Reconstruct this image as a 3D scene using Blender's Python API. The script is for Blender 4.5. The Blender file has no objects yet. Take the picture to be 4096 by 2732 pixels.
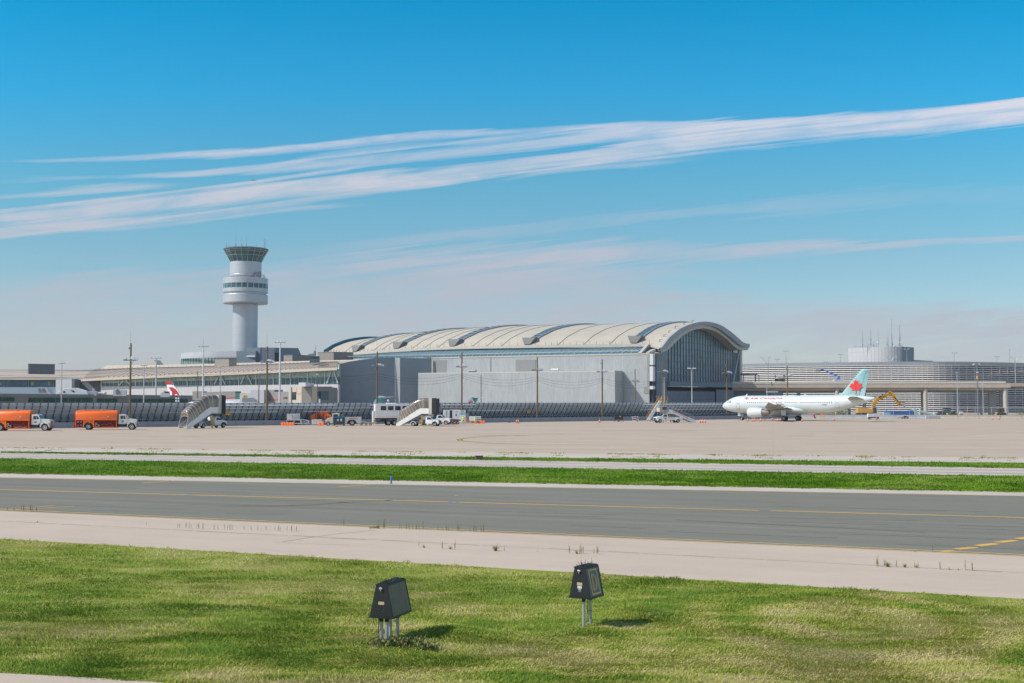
import bpy, bmesh, math, random
import numpy as np
from mathutils import Vector, Matrix
R = math.radians
random.seed(7)
sc = bpy.context.scene
# ---------------------------------------------------------------- camera
F = 4900.0                       # focal length in photo pixels (4096 wide)
PITCH = math.atan(240 / F)
CAMH = 4.8
cam = bpy.data.cameras.new('camera'); cam.sensor_width = 36; cam.lens = F / 4096 * 36
cam.clip_start = 0.5; cam.clip_end = 20000
camo = bpy.data.objects.new('camera', cam); sc.collection.objects.link(camo)
camo.location = (0, 0, CAMH); camo.rotation_euler = (R(90) + PITCH, 0, 0); sc.camera = camo
# ---------------------------------------------------------------- sun, exposure
SUN_EL, SUN_DIR = R(44), Vector((-0.955, -0.30, 0)).normalized()
EXPO = 0.10
sl = bpy.data.lights.new('sun', 'SUN'); sl.energy = 3.9; sl.angle = R(0.53); sl.color = (1.0, 0.945, 0.87)
so = bpy.data.objects.new('sun', sl); sc.collection.objects.link(so); so.location = (-60, -20, 60)
sv = SUN_DIR * math.cos(SUN_EL) + Vector((0, 0, math.sin(SUN_EL)))
so.rotation_euler = sv.to_track_quat('Z', 'Y').to_euler()
sc.view_settings.view_transform = 'Standard'; sc.view_settings.look = 'None'
sc.view_settings.exposure = EXPO; sc.view_settings.gamma = 1
# ---------------------------------------------------------------- pixel <-> world helpers (photo pixels of the 4096 x 2732 frame)
cP, sP = math.cos(PITCH), math.sin(PITCH)
def ray(px, py):
    u = (px - 2048) / F; v = (1366 - py) / F
    return Vector((u, cP - v * sP, sP + v * cP))
def at(px, py, Y):
    r = ray(px, py); return Vector((0, 0, CAMH)) + r * (Y / r.y)
def gnd(px, py, z=0.0):
    r = ray(px, py); return Vector((0, 0, CAMH)) + r * ((z - CAMH) / r.z)
def base(px, Y):
    p = at(px, 1606, Y); return Vector((p.x, p.y, 0))
# ---------------------------------------------------------------- world: sky texture with cirrus
SKY_S = 0.14
def build_world():
    w = bpy.data.worlds.new('World'); sc.world = w; w.use_nodes = True
    nt = w.node_tree; N = nt.nodes; L = nt.links; N.clear()
    def n(t, **k):
        x = N.new(t)
        for a, b in k.items(): setattr(x, a, b)
        return x
    def math_(op, a, b=None, c=None, clamp=False):
        m = n('ShaderNodeMath', operation=op, use_clamp=clamp)
        for i, s in enumerate((a, b, c)):
            if s is None: continue
            if isinstance(s, (int, float)): m.inputs[i].default_value = s
            else: L.new(s, m.inputs[i])
        return m.outputs[0]
    tc = n('ShaderNodeTexCoord'); sp = n('ShaderNodeSeparateXYZ'); L.new(tc.outputs['Generated'], sp.inputs[0])
    yy = math_('MAXIMUM', sp.outputs[1], 0.12)
    az = math_('DIVIDE', sp.outputs[0], yy); el = math_('DIVIDE', sp.outputs[2], yy)
    sky = n('ShaderNodeTexSky'); sky.sky_type = 'NISHITA'; sky.sun_disc = False
    sky.sun_elevation = SUN_EL; sky.sun_rotation = math.atan2(SUN_DIR.x, SUN_DIR.y)
    sky.altitude = 100; sky.air_density = 1.0; sky.dust_density = 0.6; sky.ozone_density = 1.6
    # tint of the clear sky with elevation
    elz = math_('MULTIPLY', el, 2.5, clamp=True)
    cr = n('ShaderNodeValToRGB'); L.new(elz, cr.inputs[0]); e = cr.color_ramp.elements
    SKY_T = [(0.0, (.72, .70, .78)), (0.18, (.60, .70, .78)), (0.30, (.50, .70, .75)), (0.44, (.36, .76, .80)), (0.64, (.12, .82, 1.0)), (0.82, (.025, .80, 1.0))]
    while len(e) < len(SKY_T): e.new(0.5)
    for i, (p, c) in enumerate(SKY_T): e[i].position = p; e[i].color = (*c, 1)
    mul = n('ShaderNodeMix', data_type='RGBA', blend_type='MULTIPLY'); mul.inputs[0].default_value = 1
    L.new(sky.outputs[0], mul.inputs[6]); L.new(cr.outputs[0], mul.inputs[7])
    # streaky noise, sheared along the band direction
    sh = math_('SUBTRACT', el, math_('MULTIPLY', az, 0.12))
    cb = n('ShaderNodeCombineXYZ'); L.new(math_('MULTIPLY', az, 3.0), cb.inputs[0]); L.new(math_('MULTIPLY', sh, 42.0), cb.inputs[1])
    ns = n('ShaderNodeTexNoise'); ns.inputs['Scale'].default_value = 1.6; ns.inputs['Detail'].default_value = 9; ns.inputs['Roughness'].default_value = 0.62
    ns.inputs['Distortion'].default_value = 0.35
    L.new(cb.outputs[0], ns.inputs['Vector'])
    cb2 = n('ShaderNodeCombineXYZ'); L.new(math_('MULTIPLY', az, 5.0), cb2.inputs[0]); L.new(math_('MULTIPLY', sh, 16.0), cb2.inputs[1]); cb2.inputs[2].default_value = 4
    n2 = n('ShaderNodeTexNoise'); n2.inputs['Scale'].default_value = 1.3; n2.inputs['Detail'].default_value = 5; L.new(cb2.outputs[0], n2.inputs['Vector'])
    cb3 = n('ShaderNodeCombineXYZ'); L.new(math_('MULTIPLY', az, 4.0), cb3.inputs[0]); L.new(math_('MULTIPLY', sh, 190.0), cb3.inputs[1]); cb3.inputs[2].default_value = 9
    n3 = n('ShaderNodeTexNoise'); n3.inputs['Scale'].default_value = 1.0; n3.inputs['Detail'].default_value = 5; n3.inputs['Distortion'].default_value = .6; L.new(cb3.outputs[0], n3.inputs['Vector'])
    nf = math_('SUBTRACT', math_('MULTIPLY_ADD', n3.outputs[0], 1.1, math_('MULTIPLY', ns.outputs[0], .9)), 1.0); nc = math_('SUBTRACT', n2.outputs[0], 0.5)
    cb4 = n('ShaderNodeCombineXYZ'); L.new(math_('MULTIPLY', az, 9.0), cb4.inputs[0]); L.new(math_('MULTIPLY', sh, 45.0), cb4.inputs[1]); cb4.inputs[2].default_value = 17
    n4 = n('ShaderNodeTexNoise'); n4.inputs['Scale'].default_value = 1.0; n4.inputs['Detail'].default_value = 6; n4.inputs['Roughness'].default_value = .6; n4.inputs['Distortion'].default_value = .8; L.new(cb4.outputs[0], n4.inputs['Vector']); nl = math_('SUBTRACT', n4.outputs[0], .5)
    azn = math_('MULTIPLY_ADD', az, 0.9, 0.5, clamp=True)      # -0.55..0.55 -> 0..1
    def curve(pts):                                              # pts in v-coords (2351 wide view): x, value
        c = n('ShaderNodeFloatCurve'); cv = c.mapping.curves[0]; c.mapping.use_clip = False
        P = []
        for x, v in pts:
            P.append((x, v))
        cv.points[0].location = P[0]; cv.points[1].location = P[-1]
        for p in P[1:-1]: cv.points.new(*p)
        c.mapping.update(); L.new(azn, c.inputs['Value']); return c.outputs[0]
    K = 4096 / 2351
    def band(pts, soft, amt, warp=0.010, thr=0.0):
        # pts: (x, y_centre, half width, density)
        C, Wd, Dn = [], [], []
        for x, y, hw, d in pts:
            r = ray(x * K, y * K); a = r.x / r.y; ee = r.z / r.y
            t = 0.5 + a * 0.9
            C.append((t, ee)); Wd.append((t, hw * 1.35 * K / F * 8)); Dn.append((t, d))
        c = curve(C); wd = math_('DIVIDE', curve(Wd), 8.0); dn = curve(Dn)
        dlt = math_('SUBTRACT', el, c)
        dlt = math_('ADD', dlt, math_('MULTIPLY', nc, warp))
        q = math_('DIVIDE', math_('ABSOLUTE', dlt), math_('MAXIMUM', wd, 0.0005))
        q = math_('SUBTRACT', 1.0, q)                              # 1 in the middle, 0 at edge
        q = math_('ADD', q, math_('MULTIPLY', nf, soft))
        q = math_('MULTIPLY', q, 1.05, clamp=True); q = math_('MULTIPLY', q, math_('SUBTRACT', 1.75, math_('MULTIPLY', q, .75)))
        q = math_('MULTIPLY', q, math_('MULTIPLY_ADD', nl, 2.2, .86, clamp=True))
        return math_('MULTIPLY', math_('MULTIPLY', q, dn, clamp=True), amt)
    bands = [
        band([(-60, 500, 26, 1), (200, 485, 24, 1), (500, 458, 26, 1), (800, 425, 26, 1), (1100, 390, 17, 1), (1350, 362, 16, .9), (1700, 318, 22, .85), (2050, 284, 24, .9), (2420, 250, 26, 1)], 2.3, .95, .008),
        band([(-60, 540, 9, 1), (200, 520, 12, 1), (450, 500, 11, .95), (700, 476, 8, .8), (900, 466, 3, 0), (2420, 240, 4, 0)], 2.3, .85, .006),
        band([(-60, 372, 3, 0), (180, 366, 4, .5), (400, 357, 8, .9), (700, 338, 9, 1), (950, 316, 8, .95), (1250, 297, 6, .7), (1480, 284, 5, .7), (1700, 282, 3, 0), (2420, 250, 4, 0)], 1.6, .85, .004),
        band([(-60, 455, 3, 0), (70, 446, 6, .7), (200, 436, 10, 1), (350, 427, 9, .8), (480, 421, 4, 0), (2420, 240, 4, 0)], 1.6, .9, .005),
        band([(-60, 420, 3, 0), (280, 402, 4, .4), (450, 397, 6, .8), (650, 383, 13, .75), (900, 360, 14, .7), (1200, 330, 17, .75), (1500, 305, 16, .9), (1900, 276, 14, .9), (2420, 238, 14, 1)], 2.4, .8, .006),
        band([(-60, 400, 3, 0), (500, 395, 4, .3), (800, 350, 8, .5), (1100, 322, 8, .6), (1350, 300, 8, .7), (1700, 285, 10, .7), (2100, 255, 9, .9), (2420, 226, 9, 1)], 2.2, .8, .004),
        band([(-60, 420, 2, 0), (1100, 420, 3, 0), (1300, 390, 7, .7), (1500, 372, 7, .5), (1700, 350, 6, 0), (2420, 300, 3, 0)], 2.0, .7, .006),
        band([(-60, 590, 3, 0), (700, 575, 10, .2), (1000, 545, 14, .6), (1400, 505, 14, .5), (1600, 488, 12, .6), (1900, 470, 20, .35), (2420, 440, 18, .15)], 3.2, .5),
        band([(-60, 640, 4, 0), (650, 625, 20, .5), (1000, 598, 26, .9), (1350, 585, 24, .95), (1700, 578, 18, .8), (2000, 562, 11, .75), (2420, 542, 6, .5)], 2.0, .9, .005),
        band([(-60, 700, 4, 0), (900, 690, 20, .3), (1200, 640, 22, .8), (1500, 625, 14, .5), (1800, 640, 8, 0), (2420, 560, 6, 0)], 2.2, .8, .01),
    ]
    # pale veil low over the horizon
    vt = curve([(0.5 + (ray(x * K, y * K).x / ray(x * K, y * K).y) * .9, ray(x * K, y * K).z / ray(x * K, y * K).y) for x, y in ((-60, 632), (400, 618), (800, 606), (1200, 598), (1600, 650), (2000, 690), (2420, 700))])
    vq = math_('MULTIPLY', math_('ADD', math_('SUBTRACT', vt, el), math_('MULTIPLY', nc, .022)), 80.0)
    vq = math_('ADD', vq, math_('MULTIPLY', nf, 2.0), clamp=True)
    vq = math_('MULTIPLY', vq, math_('MULTIPLY_ADD', nc, .9, .74, clamp=True))
    tot = bands[0]
    for b in bands[1:]: tot = math_('SUBTRACT', math_('ADD', tot, b), math_('MULTIPLY', tot, b))
    vq2 = math_('MULTIPLY', math_('MULTIPLY', vq, math_('MULTIPLY_ADD', nl, 2.6, .82, clamp=True)), .95)
    lowm = math_('MULTIPLY', math_('SUBTRACT', .30, el), 8.0, clamp=True)
    # general faint cirrus elsewhere
    mixv = n('ShaderNodeMix', data_type='RGBA'); L.new(vq2, mixv.inputs[0]); L.new(mul.outputs[2], mixv.inputs[6]); mixv.inputs[7].default_value = (3.2, 3.4, 3.85, 1)
    mixc = n('ShaderNodeMix', data_type='RGBA'); L.new(tot, mixc.inputs[0]); L.new(mixv.outputs[2], mixc.inputs[6])
    cc = n('ShaderNodeValToRGB'); L.new(elz, cc.inputs[0]); ce = cc.color_ramp.elements
    ce[0].position = .25; ce[0].color = (.345, .36, .415, 1); ce[1].position = .62; ce[1].color = (.48, .495, .56, 1)
    sc10 = n('ShaderNodeMix', data_type='RGBA', blend_type='MULTIPLY'); sc10.inputs[0].default_value = 1; L.new(cc.outputs[0], sc10.inputs[6]); sc10.inputs[7].default_value = (9.6, 9.6, 9.6, 1)
    L.new(sc10.outputs[2], mixc.inputs[7])
    # the clouds are only worked out in the half of the sky in front; behind it is plain sky
    fr = math_('MULTIPLY', math_('SUBTRACT', sp.outputs[1], 0.25), 6.0, clamp=True)
    mixf = n('ShaderNodeMix', data_type='RGBA'); L.new(fr, mixf.inputs[0]); L.new(sky.outputs[0], mixf.inputs[6]); L.new(mixc.outputs[2], mixf.inputs[7])
    bg = n('ShaderNodeBackground'); bg.inputs[1].default_value = SKY_S; L.new(mixf.outputs[2], bg.inputs[0])
    out = n('ShaderNodeOutputWorld'); L.new(bg.outputs[0], out.inputs[0])
build_world()
# ---------------------------------------------------------------- object helpers
COL = sc.collection
def tag(o, label=None, cat=None, group=None, kind=None):
    if label: o['label'] = label
    if cat: o['category'] = cat
    if group: o['group'] = group
    if kind: o['kind'] = kind
    return o
def empty(name, loc=(0, 0, 0), rz=0.0, label=None, cat=None, group=None):
    o = bpy.data.objects.new(name, None); COL.objects.link(o); o.location = loc; o.rotation_euler = (0, 0, rz)
    o.empty_display_size = .3
    return tag(o, label, cat, group)
def copy_tree(o, parent=None):
    c = o.copy(); COL.objects.link(c); c.parent = parent
    for ch in list(o.children): copy_tree(ch, c)
    return c
def dup(o, loc, rz=0.0, label=None, group=None, scale=None):
    c = copy_tree(o); c.location = loc; c.rotation_euler = (0, 0, rz)
    if scale: c.scale = (scale,) * 3
    if label: c['label'] = label
    if group: c['group'] = group
    return c
class MB:
    def __init__(s): s.v = []; s.f = []; s.mi = []; s.cur = 0; s.M = Matrix()
    def m(s, i): s.cur = i; return s
    def add(s, vs, fs):
        n = len(s.v); s.v += [tuple(s.M @ Vector(q)) for q in vs]
        for f in fs: s.f.append(tuple(i + n for i in f)); s.mi.append(s.cur)
        return s
    def b(s, x0, x1, y0, y1, z0, z1):
        return s.add([(x0, y0, z0), (x1, y0, z0), (x1, y1, z0), (x0, y1, z0), (x0, y0, z1), (x1, y0, z1), (x1, y1, z1), (x0, y1, z1)],
                     [(0, 3, 2, 1), (4, 5, 6, 7), (0, 1, 5, 4), (1, 2, 6, 5), (2, 3, 7, 6), (3, 0, 4, 7)])
    def bar(s, p, q, w, h=None, up=(0, 0, 1)):
        p, q, h = Vector(p), Vector(q), h or w
        d = (q - p).normalized(); a = d.cross(Vector(up))
        if a.length < 1e-4: a = d.cross(Vector((1, 0, 0)))
        a.normalize(); c = a.cross(d); a *= w / 2; c *= h / 2
        return s.add([p - a - c, p + a - c, p + a + c, p - a + c, q - a - c, q + a - c, q + a + c, q - a + c],
                     [(0, 3, 2, 1), (4, 5, 6, 7), (0, 1, 5, 4), (1, 2, 6, 5), (2, 3, 7, 6), (3, 0, 4, 7)])
    def cyl(s, p, q, r0, r1=None, n=14, caps=True):
        p, q = Vector(p), Vector(q); r1 = r0 if r1 is None else r1
        d = (q - p).normalized(); a = d.cross(Vector((0, 0, 1)))
        if a.length < 1e-4: a = Vector((1, 0, 0))
        a.normalize(); c = d.cross(a); vs = []
        for o_, r in ((p, r0), (q, r1)):
            vs += [o_ + (a * math.cos(2 * math.pi * i / n) + c * math.sin(2 * math.pi * i / n)) * r for i in range(n)]
        fs = [(i, (i + 1) % n, n + (i + 1) % n, n + i) for i in range(n)]
        if caps: fs += [tuple(range(n - 1, -1, -1)), tuple(range(n, 2 * n))]
        return s.add(vs, fs)
    def tube(s, pts, r, n=6):
        pts = [Vector(p) for p in pts]; vs = []
        for i, p in enumerate(pts):
            d = (pts[min(i + 1, len(pts) - 1)] - pts[max(i - 1, 0)]).normalized(); a = d.cross(Vector((0, 0, 1)))
            if a.length < 1e-3: a = d.cross(Vector((0, 1, 0)))
            a.normalize(); c = d.cross(a)
            vs += [p + (a * math.cos(2 * math.pi * k / n) + c * math.sin(2 * math.pi * k / n)) * r for k in range(n)]
        fs = [(i * n + k, i * n + (k + 1) % n, (i + 1) * n + (k + 1) % n, (i + 1) * n + k) for i in range(len(pts) - 1) for k in range(n)]
        fs += [tuple(range(n - 1, -1, -1)), tuple((len(pts) - 1) * n + k for k in range(n))]
        return s.add(vs, fs)
    def lathe(s, prof, c=(0, 0, 0), n=32, ax='z', a0=0, a1=2 * math.pi):
        full = abs(a1 - a0 - 2 * math.pi) < 1e-6; m = n if full else n + 1; vs = []
        for r, z in prof:
            for i in range(m):
                a = a0 + (a1 - a0) * i / n
                q = (r * math.cos(a), r * math.sin(a), z)
                if ax == 'x': q = (z, q[0], q[1])
                if ax == 'y': q = (q[0], z, q[1])
                vs.append((q[0] + c[0], q[1] + c[1], q[2] + c[2]))
        fs = []
        for j in range(len(prof) - 1):
            for i in range(n):
                k = (i + 1) % m
                fs.append((j * m + i, j * m + k, (j + 1) * m + k, (j + 1) * m + i))
        if full:
            if prof[0][0] > 1e-4: fs.append(tuple(range(m - 1, -1, -1)))
            if prof[-1][0] > 1e-4: fs.append(tuple((len(prof) - 1) * m + i for i in range(m)))
        return s.add(vs, fs)
    def xz(s, poly, y0, y1):           # polygon in x,z extruded along y
        n = len(poly); vs = [(x, y0, z) for x, z in poly] + [(x, y1, z) for x, z in poly]
        return s.add(vs, [tuple(range(n)), tuple(range(2 * n - 1, n - 1, -1))] + [(i, n + i, n + (i + 1) % n, (i + 1) % n) for i in range(n)])
    def xy(s, poly, z0, z1):
        n = len(poly); vs = [(x, y, z0) for x, y in poly] + [(x, y, z1) for x, y in poly]
        return s.add(vs, [tuple(range(n - 1, -1, -1)), tuple(range(n, 2 * n))] + [(i, (i + 1) % n, n + (i + 1) % n, n + i) for i in range(n)])
    def ext(s, pts, d):                # 3-D polygon extruded by vector d
        n = len(pts); d = Vector(d); vs = [Vector(p) for p in pts] + [Vector(p) + d for p in pts]
        return s.add(vs, [tuple(range(n)), tuple(range(2 * n - 1, n - 1, -1))] + [(i, n + i, n + (i + 1) % n, (i + 1) % n) for i in range(n)])
    def loft(s, rings, closed=True, caps=True):
        n = len(rings[0]); vs = [p for r in rings for p in r]; fs = []
        for j in range(len(rings) - 1):
            for i in range(n if closed else n - 1):
                k = (i + 1) % n; fs.append((j * n + i, j * n + k, (j + 1) * n + k, (j + 1) * n + i))
        if caps and closed: fs += [tuple(range(n - 1, -1, -1)), tuple((len(rings) - 1) * n + i for i in range(n))]
        return s.add(vs, fs)
    def ball(s, c, r, n=12, k=8, sq=(1, 1, 1)):
        pr = [(r * math.sin(math.pi * j / k), -r * math.cos(math.pi * j / k)) for j in range(k + 1)]
        M0 = s.M; s.M = s.M @ Matrix.Translation(Vector(c)) @ Matrix.Diagonal((*sq, 1)); s.lathe([(max(a, 1e-5), b) for a, b in pr], n=n); s.M = M0; return s
    def mesh(s, name):
        me = bpy.data.meshes.new(name); me.from_pydata([tuple(q) for q in s.v], [], s.f); me.update(); return me
    def build(s, name, mats, parent=None, smooth=None, bevel=0, fix=True, loc=None):
        me = s.mesh(name)
        if not isinstance(mats, (list, tuple)): mats = [mats]
        for q in mats: me.materials.append(q)
        if len(mats) > 1: me.polygons.foreach_set('material_index', s.mi)
        if fix:
            bm = bmesh.new(); bm.from_mesh(me); bmesh.ops.recalc_face_normals(bm, faces=bm.faces); bm.to_mesh(me); bm.free()
        if smooth:
            me.polygons.foreach_set('use_smooth', [True] * len(me.polygons)); me.set_sharp_from_angle(angle=R(smooth if smooth > 1 else 35))
        o = bpy.data.objects.new(name, me); COL.objects.link(o)
        if parent: o.parent = parent
        if loc is not None: o.location = loc
        if bevel:
            b = o.modifiers.new('bevel', 'BEVEL'); b.width = bevel; b.segments = 2; b.limit_method = 'ANGLE'; b.angle_limit = R(40)
        return o
class Plane:                            # vertical plane through two ground points; P = photo pixel -> point on it
    def __init__(s, a, b):
        s.a = Vector((a[0], a[1], 0)); s.u = (Vector((b[0], b[1], 0)) - s.a).normalized()
        n = Vector((s.u.y, -s.u.x, 0)); 
        if n.y > 0: n = -n
        s.n = n
    def P(s, px, py, off=0.0):          # off > 0 = proud of the plane, towards the camera side
        r = ray(px, py); c = Vector((0, 0, CAMH)); a = s.a + s.n * off
        return c + r * ((a - c).dot(s.n) / r.dot(s.n))
    def Z(s, px, z, off=0.0):
        p = s.P(px, 1606, off); return Vector((p.x, p.y, z))
    def poly(s, mb, pts, depth, off=0.0):
        q = [(s.P(x, y, off) if y is not None else s.Z(x, 0, off)) for x, y in pts]
        return mb.ext(q, -s.n * depth)
    def quad(s, mb, x0, x1, y0, y1, depth, off=0.0):
        return s.poly(mb, [(x0, y0), (x1, y0), (x1, y1), (x0, y1)], depth, off)
# ---------------------------------------------------------------- materials
MATS = {}
def M(name, col, rough=.6, metal=0.0, var=.12, scale=1.5, bump=0.0, bscale=20.0, stretch=(1, 1, 1), dirt=None, dirt_amt=.0, dirt_scale=.4, spec=.5, coat=0.0):
    if name in MATS: return MATS[name]
    m = bpy.data.materials.new(name); m.use_nodes = True; nt = m.node_tree; N = nt.nodes; L = nt.links
    b = N['Principled BSDF']; b.inputs['Roughness'].default_value = rough; b.inputs['Metallic'].default_value = metal
    b.inputs['Specular IOR Level'].default_value = spec; b.inputs['Coat Weight'].default_value = coat
    tc = N.new('ShaderNodeTexCoord'); mp = N.new('ShaderNodeMapping'); mp.inputs['Scale'].default_value = stretch
    L.new(tc.outputs['Object'], mp.inputs[0])
    nz = N.new('ShaderNodeTexNoise'); nz.inputs['Scale'].default_value = scale; nz.inputs['Detail'].default_value = 6; nz.inputs['Roughness'].default_value = .6
    L.new(mp.outputs[0], nz.inputs['Vector'])
    rm = N.new('ShaderNodeMapRange'); rm.inputs[1].default_value = .3; rm.inputs[2].default_value = .7; L.new(nz.outputs[0], rm.inputs[0])
    mx = N.new('ShaderNodeMix'); mx.data_type = 'RGBA'; L.new(rm.outputs[0], mx.inputs[0])
    mx.inputs[6].default_value = (*[c * (1 - var) for c in col], 1); mx.inputs[7].default_value = (*[min(1, c * (1 + var)) for c in col], 1)
    out = mx.outputs[2]
    if dirt:
        n3 = N.new('ShaderNodeTexNoise'); n3.inputs['Scale'].default_value = dirt_scale; n3.inputs['Detail'].default_value = 8; n3.inputs['Roughness'].default_value = .7
        L.new(mp.outputs[0], n3.inputs['Vector'])
        r3 = N.new('ShaderNodeMapRange'); r3.inputs[1].default_value = .45; r3.inputs[2].default_value = .75; r3.inputs[4].default_value = dirt_amt; L.new(n3.outputs[0], r3.inputs[0])
        m3 = N.new('ShaderNodeMix'); m3.data_type = 'RGBA'; L.new(r3.outputs[0], m3.inputs[0]); L.new(out, m3.inputs[6]); m3.inputs[7].default_value = (*dirt, 1); out = m3.outputs[2]
    L.new(out, b.inputs['Base Color'])
    if bump:
        n4 = N.new('ShaderNodeTexNoise'); n4.inputs['Scale'].default_value = bscale; n4.inputs['Detail'].default_value = 4; L.new(mp.outputs[0], n4.inputs['Vector'])
        bp = N.new('ShaderNodeBump'); bp.inputs['Strength'].default_value = bump; bp.inputs['Distance'].default_value = .05; L.new(n4.outputs[0], bp.inputs['Height']); L.new(bp.outputs[0], b.inputs['Normal'])
    MATS[name] = m; return m
def stripes(m, axis, period, duty, col, amt=.6, coord='Object', shift=0.0):
    """thin repeated panel joints in the material: axis 0/1/2, period metres, duty = joint share"""
    nt = m.node_tree; N = nt.nodes; L = nt.links; b = N['Principled BSDF']; src = b.inputs['Base Color'].links[0].from_socket
    tc = N.new('ShaderNodeTexCoord'); sp = N.new('ShaderNodeSeparateXYZ'); L.new(tc.outputs[coord], sp.inputs[0])
    a = N.new('ShaderNodeMath'); a.operation = 'MULTIPLY_ADD'; a.inputs[1].default_value = 1 / period; a.inputs[2].default_value = shift + 1000; L.new(sp.outputs[axis], a.inputs[0])
    fr = N.new('ShaderNodeMath'); fr.operation = 'FRACT'; L.new(a.outputs[0], fr.inputs[0])
    lt = N.new('ShaderNodeMath'); lt.operation = 'LESS_THAN'; lt.inputs[1].default_value = duty; L.new(fr.outputs[0], lt.inputs[0])
    ml = N.new('ShaderNodeMath'); ml.operation = 'MULTIPLY'; ml.inputs[1].default_value = amt; L.new(lt.outputs[0], ml.inputs[0])
    mx = N.new('ShaderNodeMix'); mx.data_type = 'RGBA'; L.new(ml.outputs[0], mx.inputs[0]); L.new(src, mx.inputs[6]); mx.inputs[7].default_value = (*col, 1)
    L.new(mx.outputs[2], b.inputs['Base Color']); return m
def text(body, size, mat, parent, M4, name='lettering', shear=0.0, depth=.004, label=None, sx=1.0, space=1.0, bold=0.0):
    cu = bpy.data.curves.new('txt', 'FONT'); cu.body = body; cu.size = size; cu.shear = shear; cu.extrude = depth; cu.align_x = 'CENTER'; cu.align_y = 'CENTER'; cu.resolution_u = 3; cu.space_character = space; cu.offset = bold
    t = bpy.data.objects.new('txt', cu); COL.objects.link(t); dg = bpy.context.evaluated_depsgraph_get()
    me = bpy.data.meshes.new_from_object(t.evaluated_get(dg)); bpy.data.objects.remove(t)
    me.transform(M4 @ Matrix.Diagonal((sx, 1, 1, 1))); me.materials.clear(); me.materials.append(mat)
    o = bpy.data.objects.new(name, me); COL.objects.link(o); o.parent = parent
    if label: o['label'] = label
    return o
# matrices that lay lettering (x right, y up, facing +z) on a face
def face(o, right, up=(0, 0, 1)):
    r = Vector(right).normalized(); u = Vector(up).normalized(); n = r.cross(u)
    return Matrix(((r.x, u.x, n.x, o[0]), (r.y, u.y, n.y, o[1]), (r.z, u.z, n.z, o[2]), (0, 0, 0, 1)))

m_white = M('white_paint', (.78, .79, .78), .42, var=.05, dirt=(.45, .44, .42), dirt_amt=.25, dirt_scale=1.2)
m_white2 = M('weathered_white', (.62, .63, .63), .55, var=.08, dirt=(.33, .33, .32), dirt_amt=.4, dirt_scale=.9)
m_galv = M('galvanised_metal', (.50, .52, .54), .45, .55, var=.12, scale=2)
m_galvd = M('dull_steel', (.22, .24, .27), .5, .5, var=.15, scale=2)
m_dark = M('dark_rubber', (.022, .022, .024), .75, var=.3, scale=6)
m_black = M('black_paint', (.02, .021, .023), .5, var=.2)
m_glassd = M('dark_glass', (.015, .022, .03), .08, 0, var=.3, scale=1.2, spec=.8)
m_rim = M('painted_rim', (.55, .56, .56), .4, .3, var=.1)
m_orange = M('orange_paint', (.95, .165, .008), .35, var=.07, dirt=(.45, .06, .01), dirt_amt=.3, dirt_scale=.8, coat=.2)
m_orplast = M('orange_plastic', (.93, .20, .04), .55, var=.08, dirt=(.6, .2, .08), dirt_amt=.3, dirt_scale=4)
m_yellow = M('yellow_paint', (.80, .42, .015), .45, var=.08, dirt=(.4, .22, .05), dirt_amt=.35, dirt_scale=2)
m_wood = M('pole_wood', (.16, .115, .07), .85, var=.25, scale=3, stretch=(6, 6, .6), bump=.3)
m_conc = M('barrier_concrete', (.40, .42, .43), .85, var=.1, dirt=(.25, .26, .27), dirt_amt=.5, dirt_scale=.7, bump=.1)
m_red = M('red_paint', (.62, .025, .02), .5, var=.1)
m_blue = M('blue_paint', (.03, .18, .55), .5, var=.1)
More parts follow.
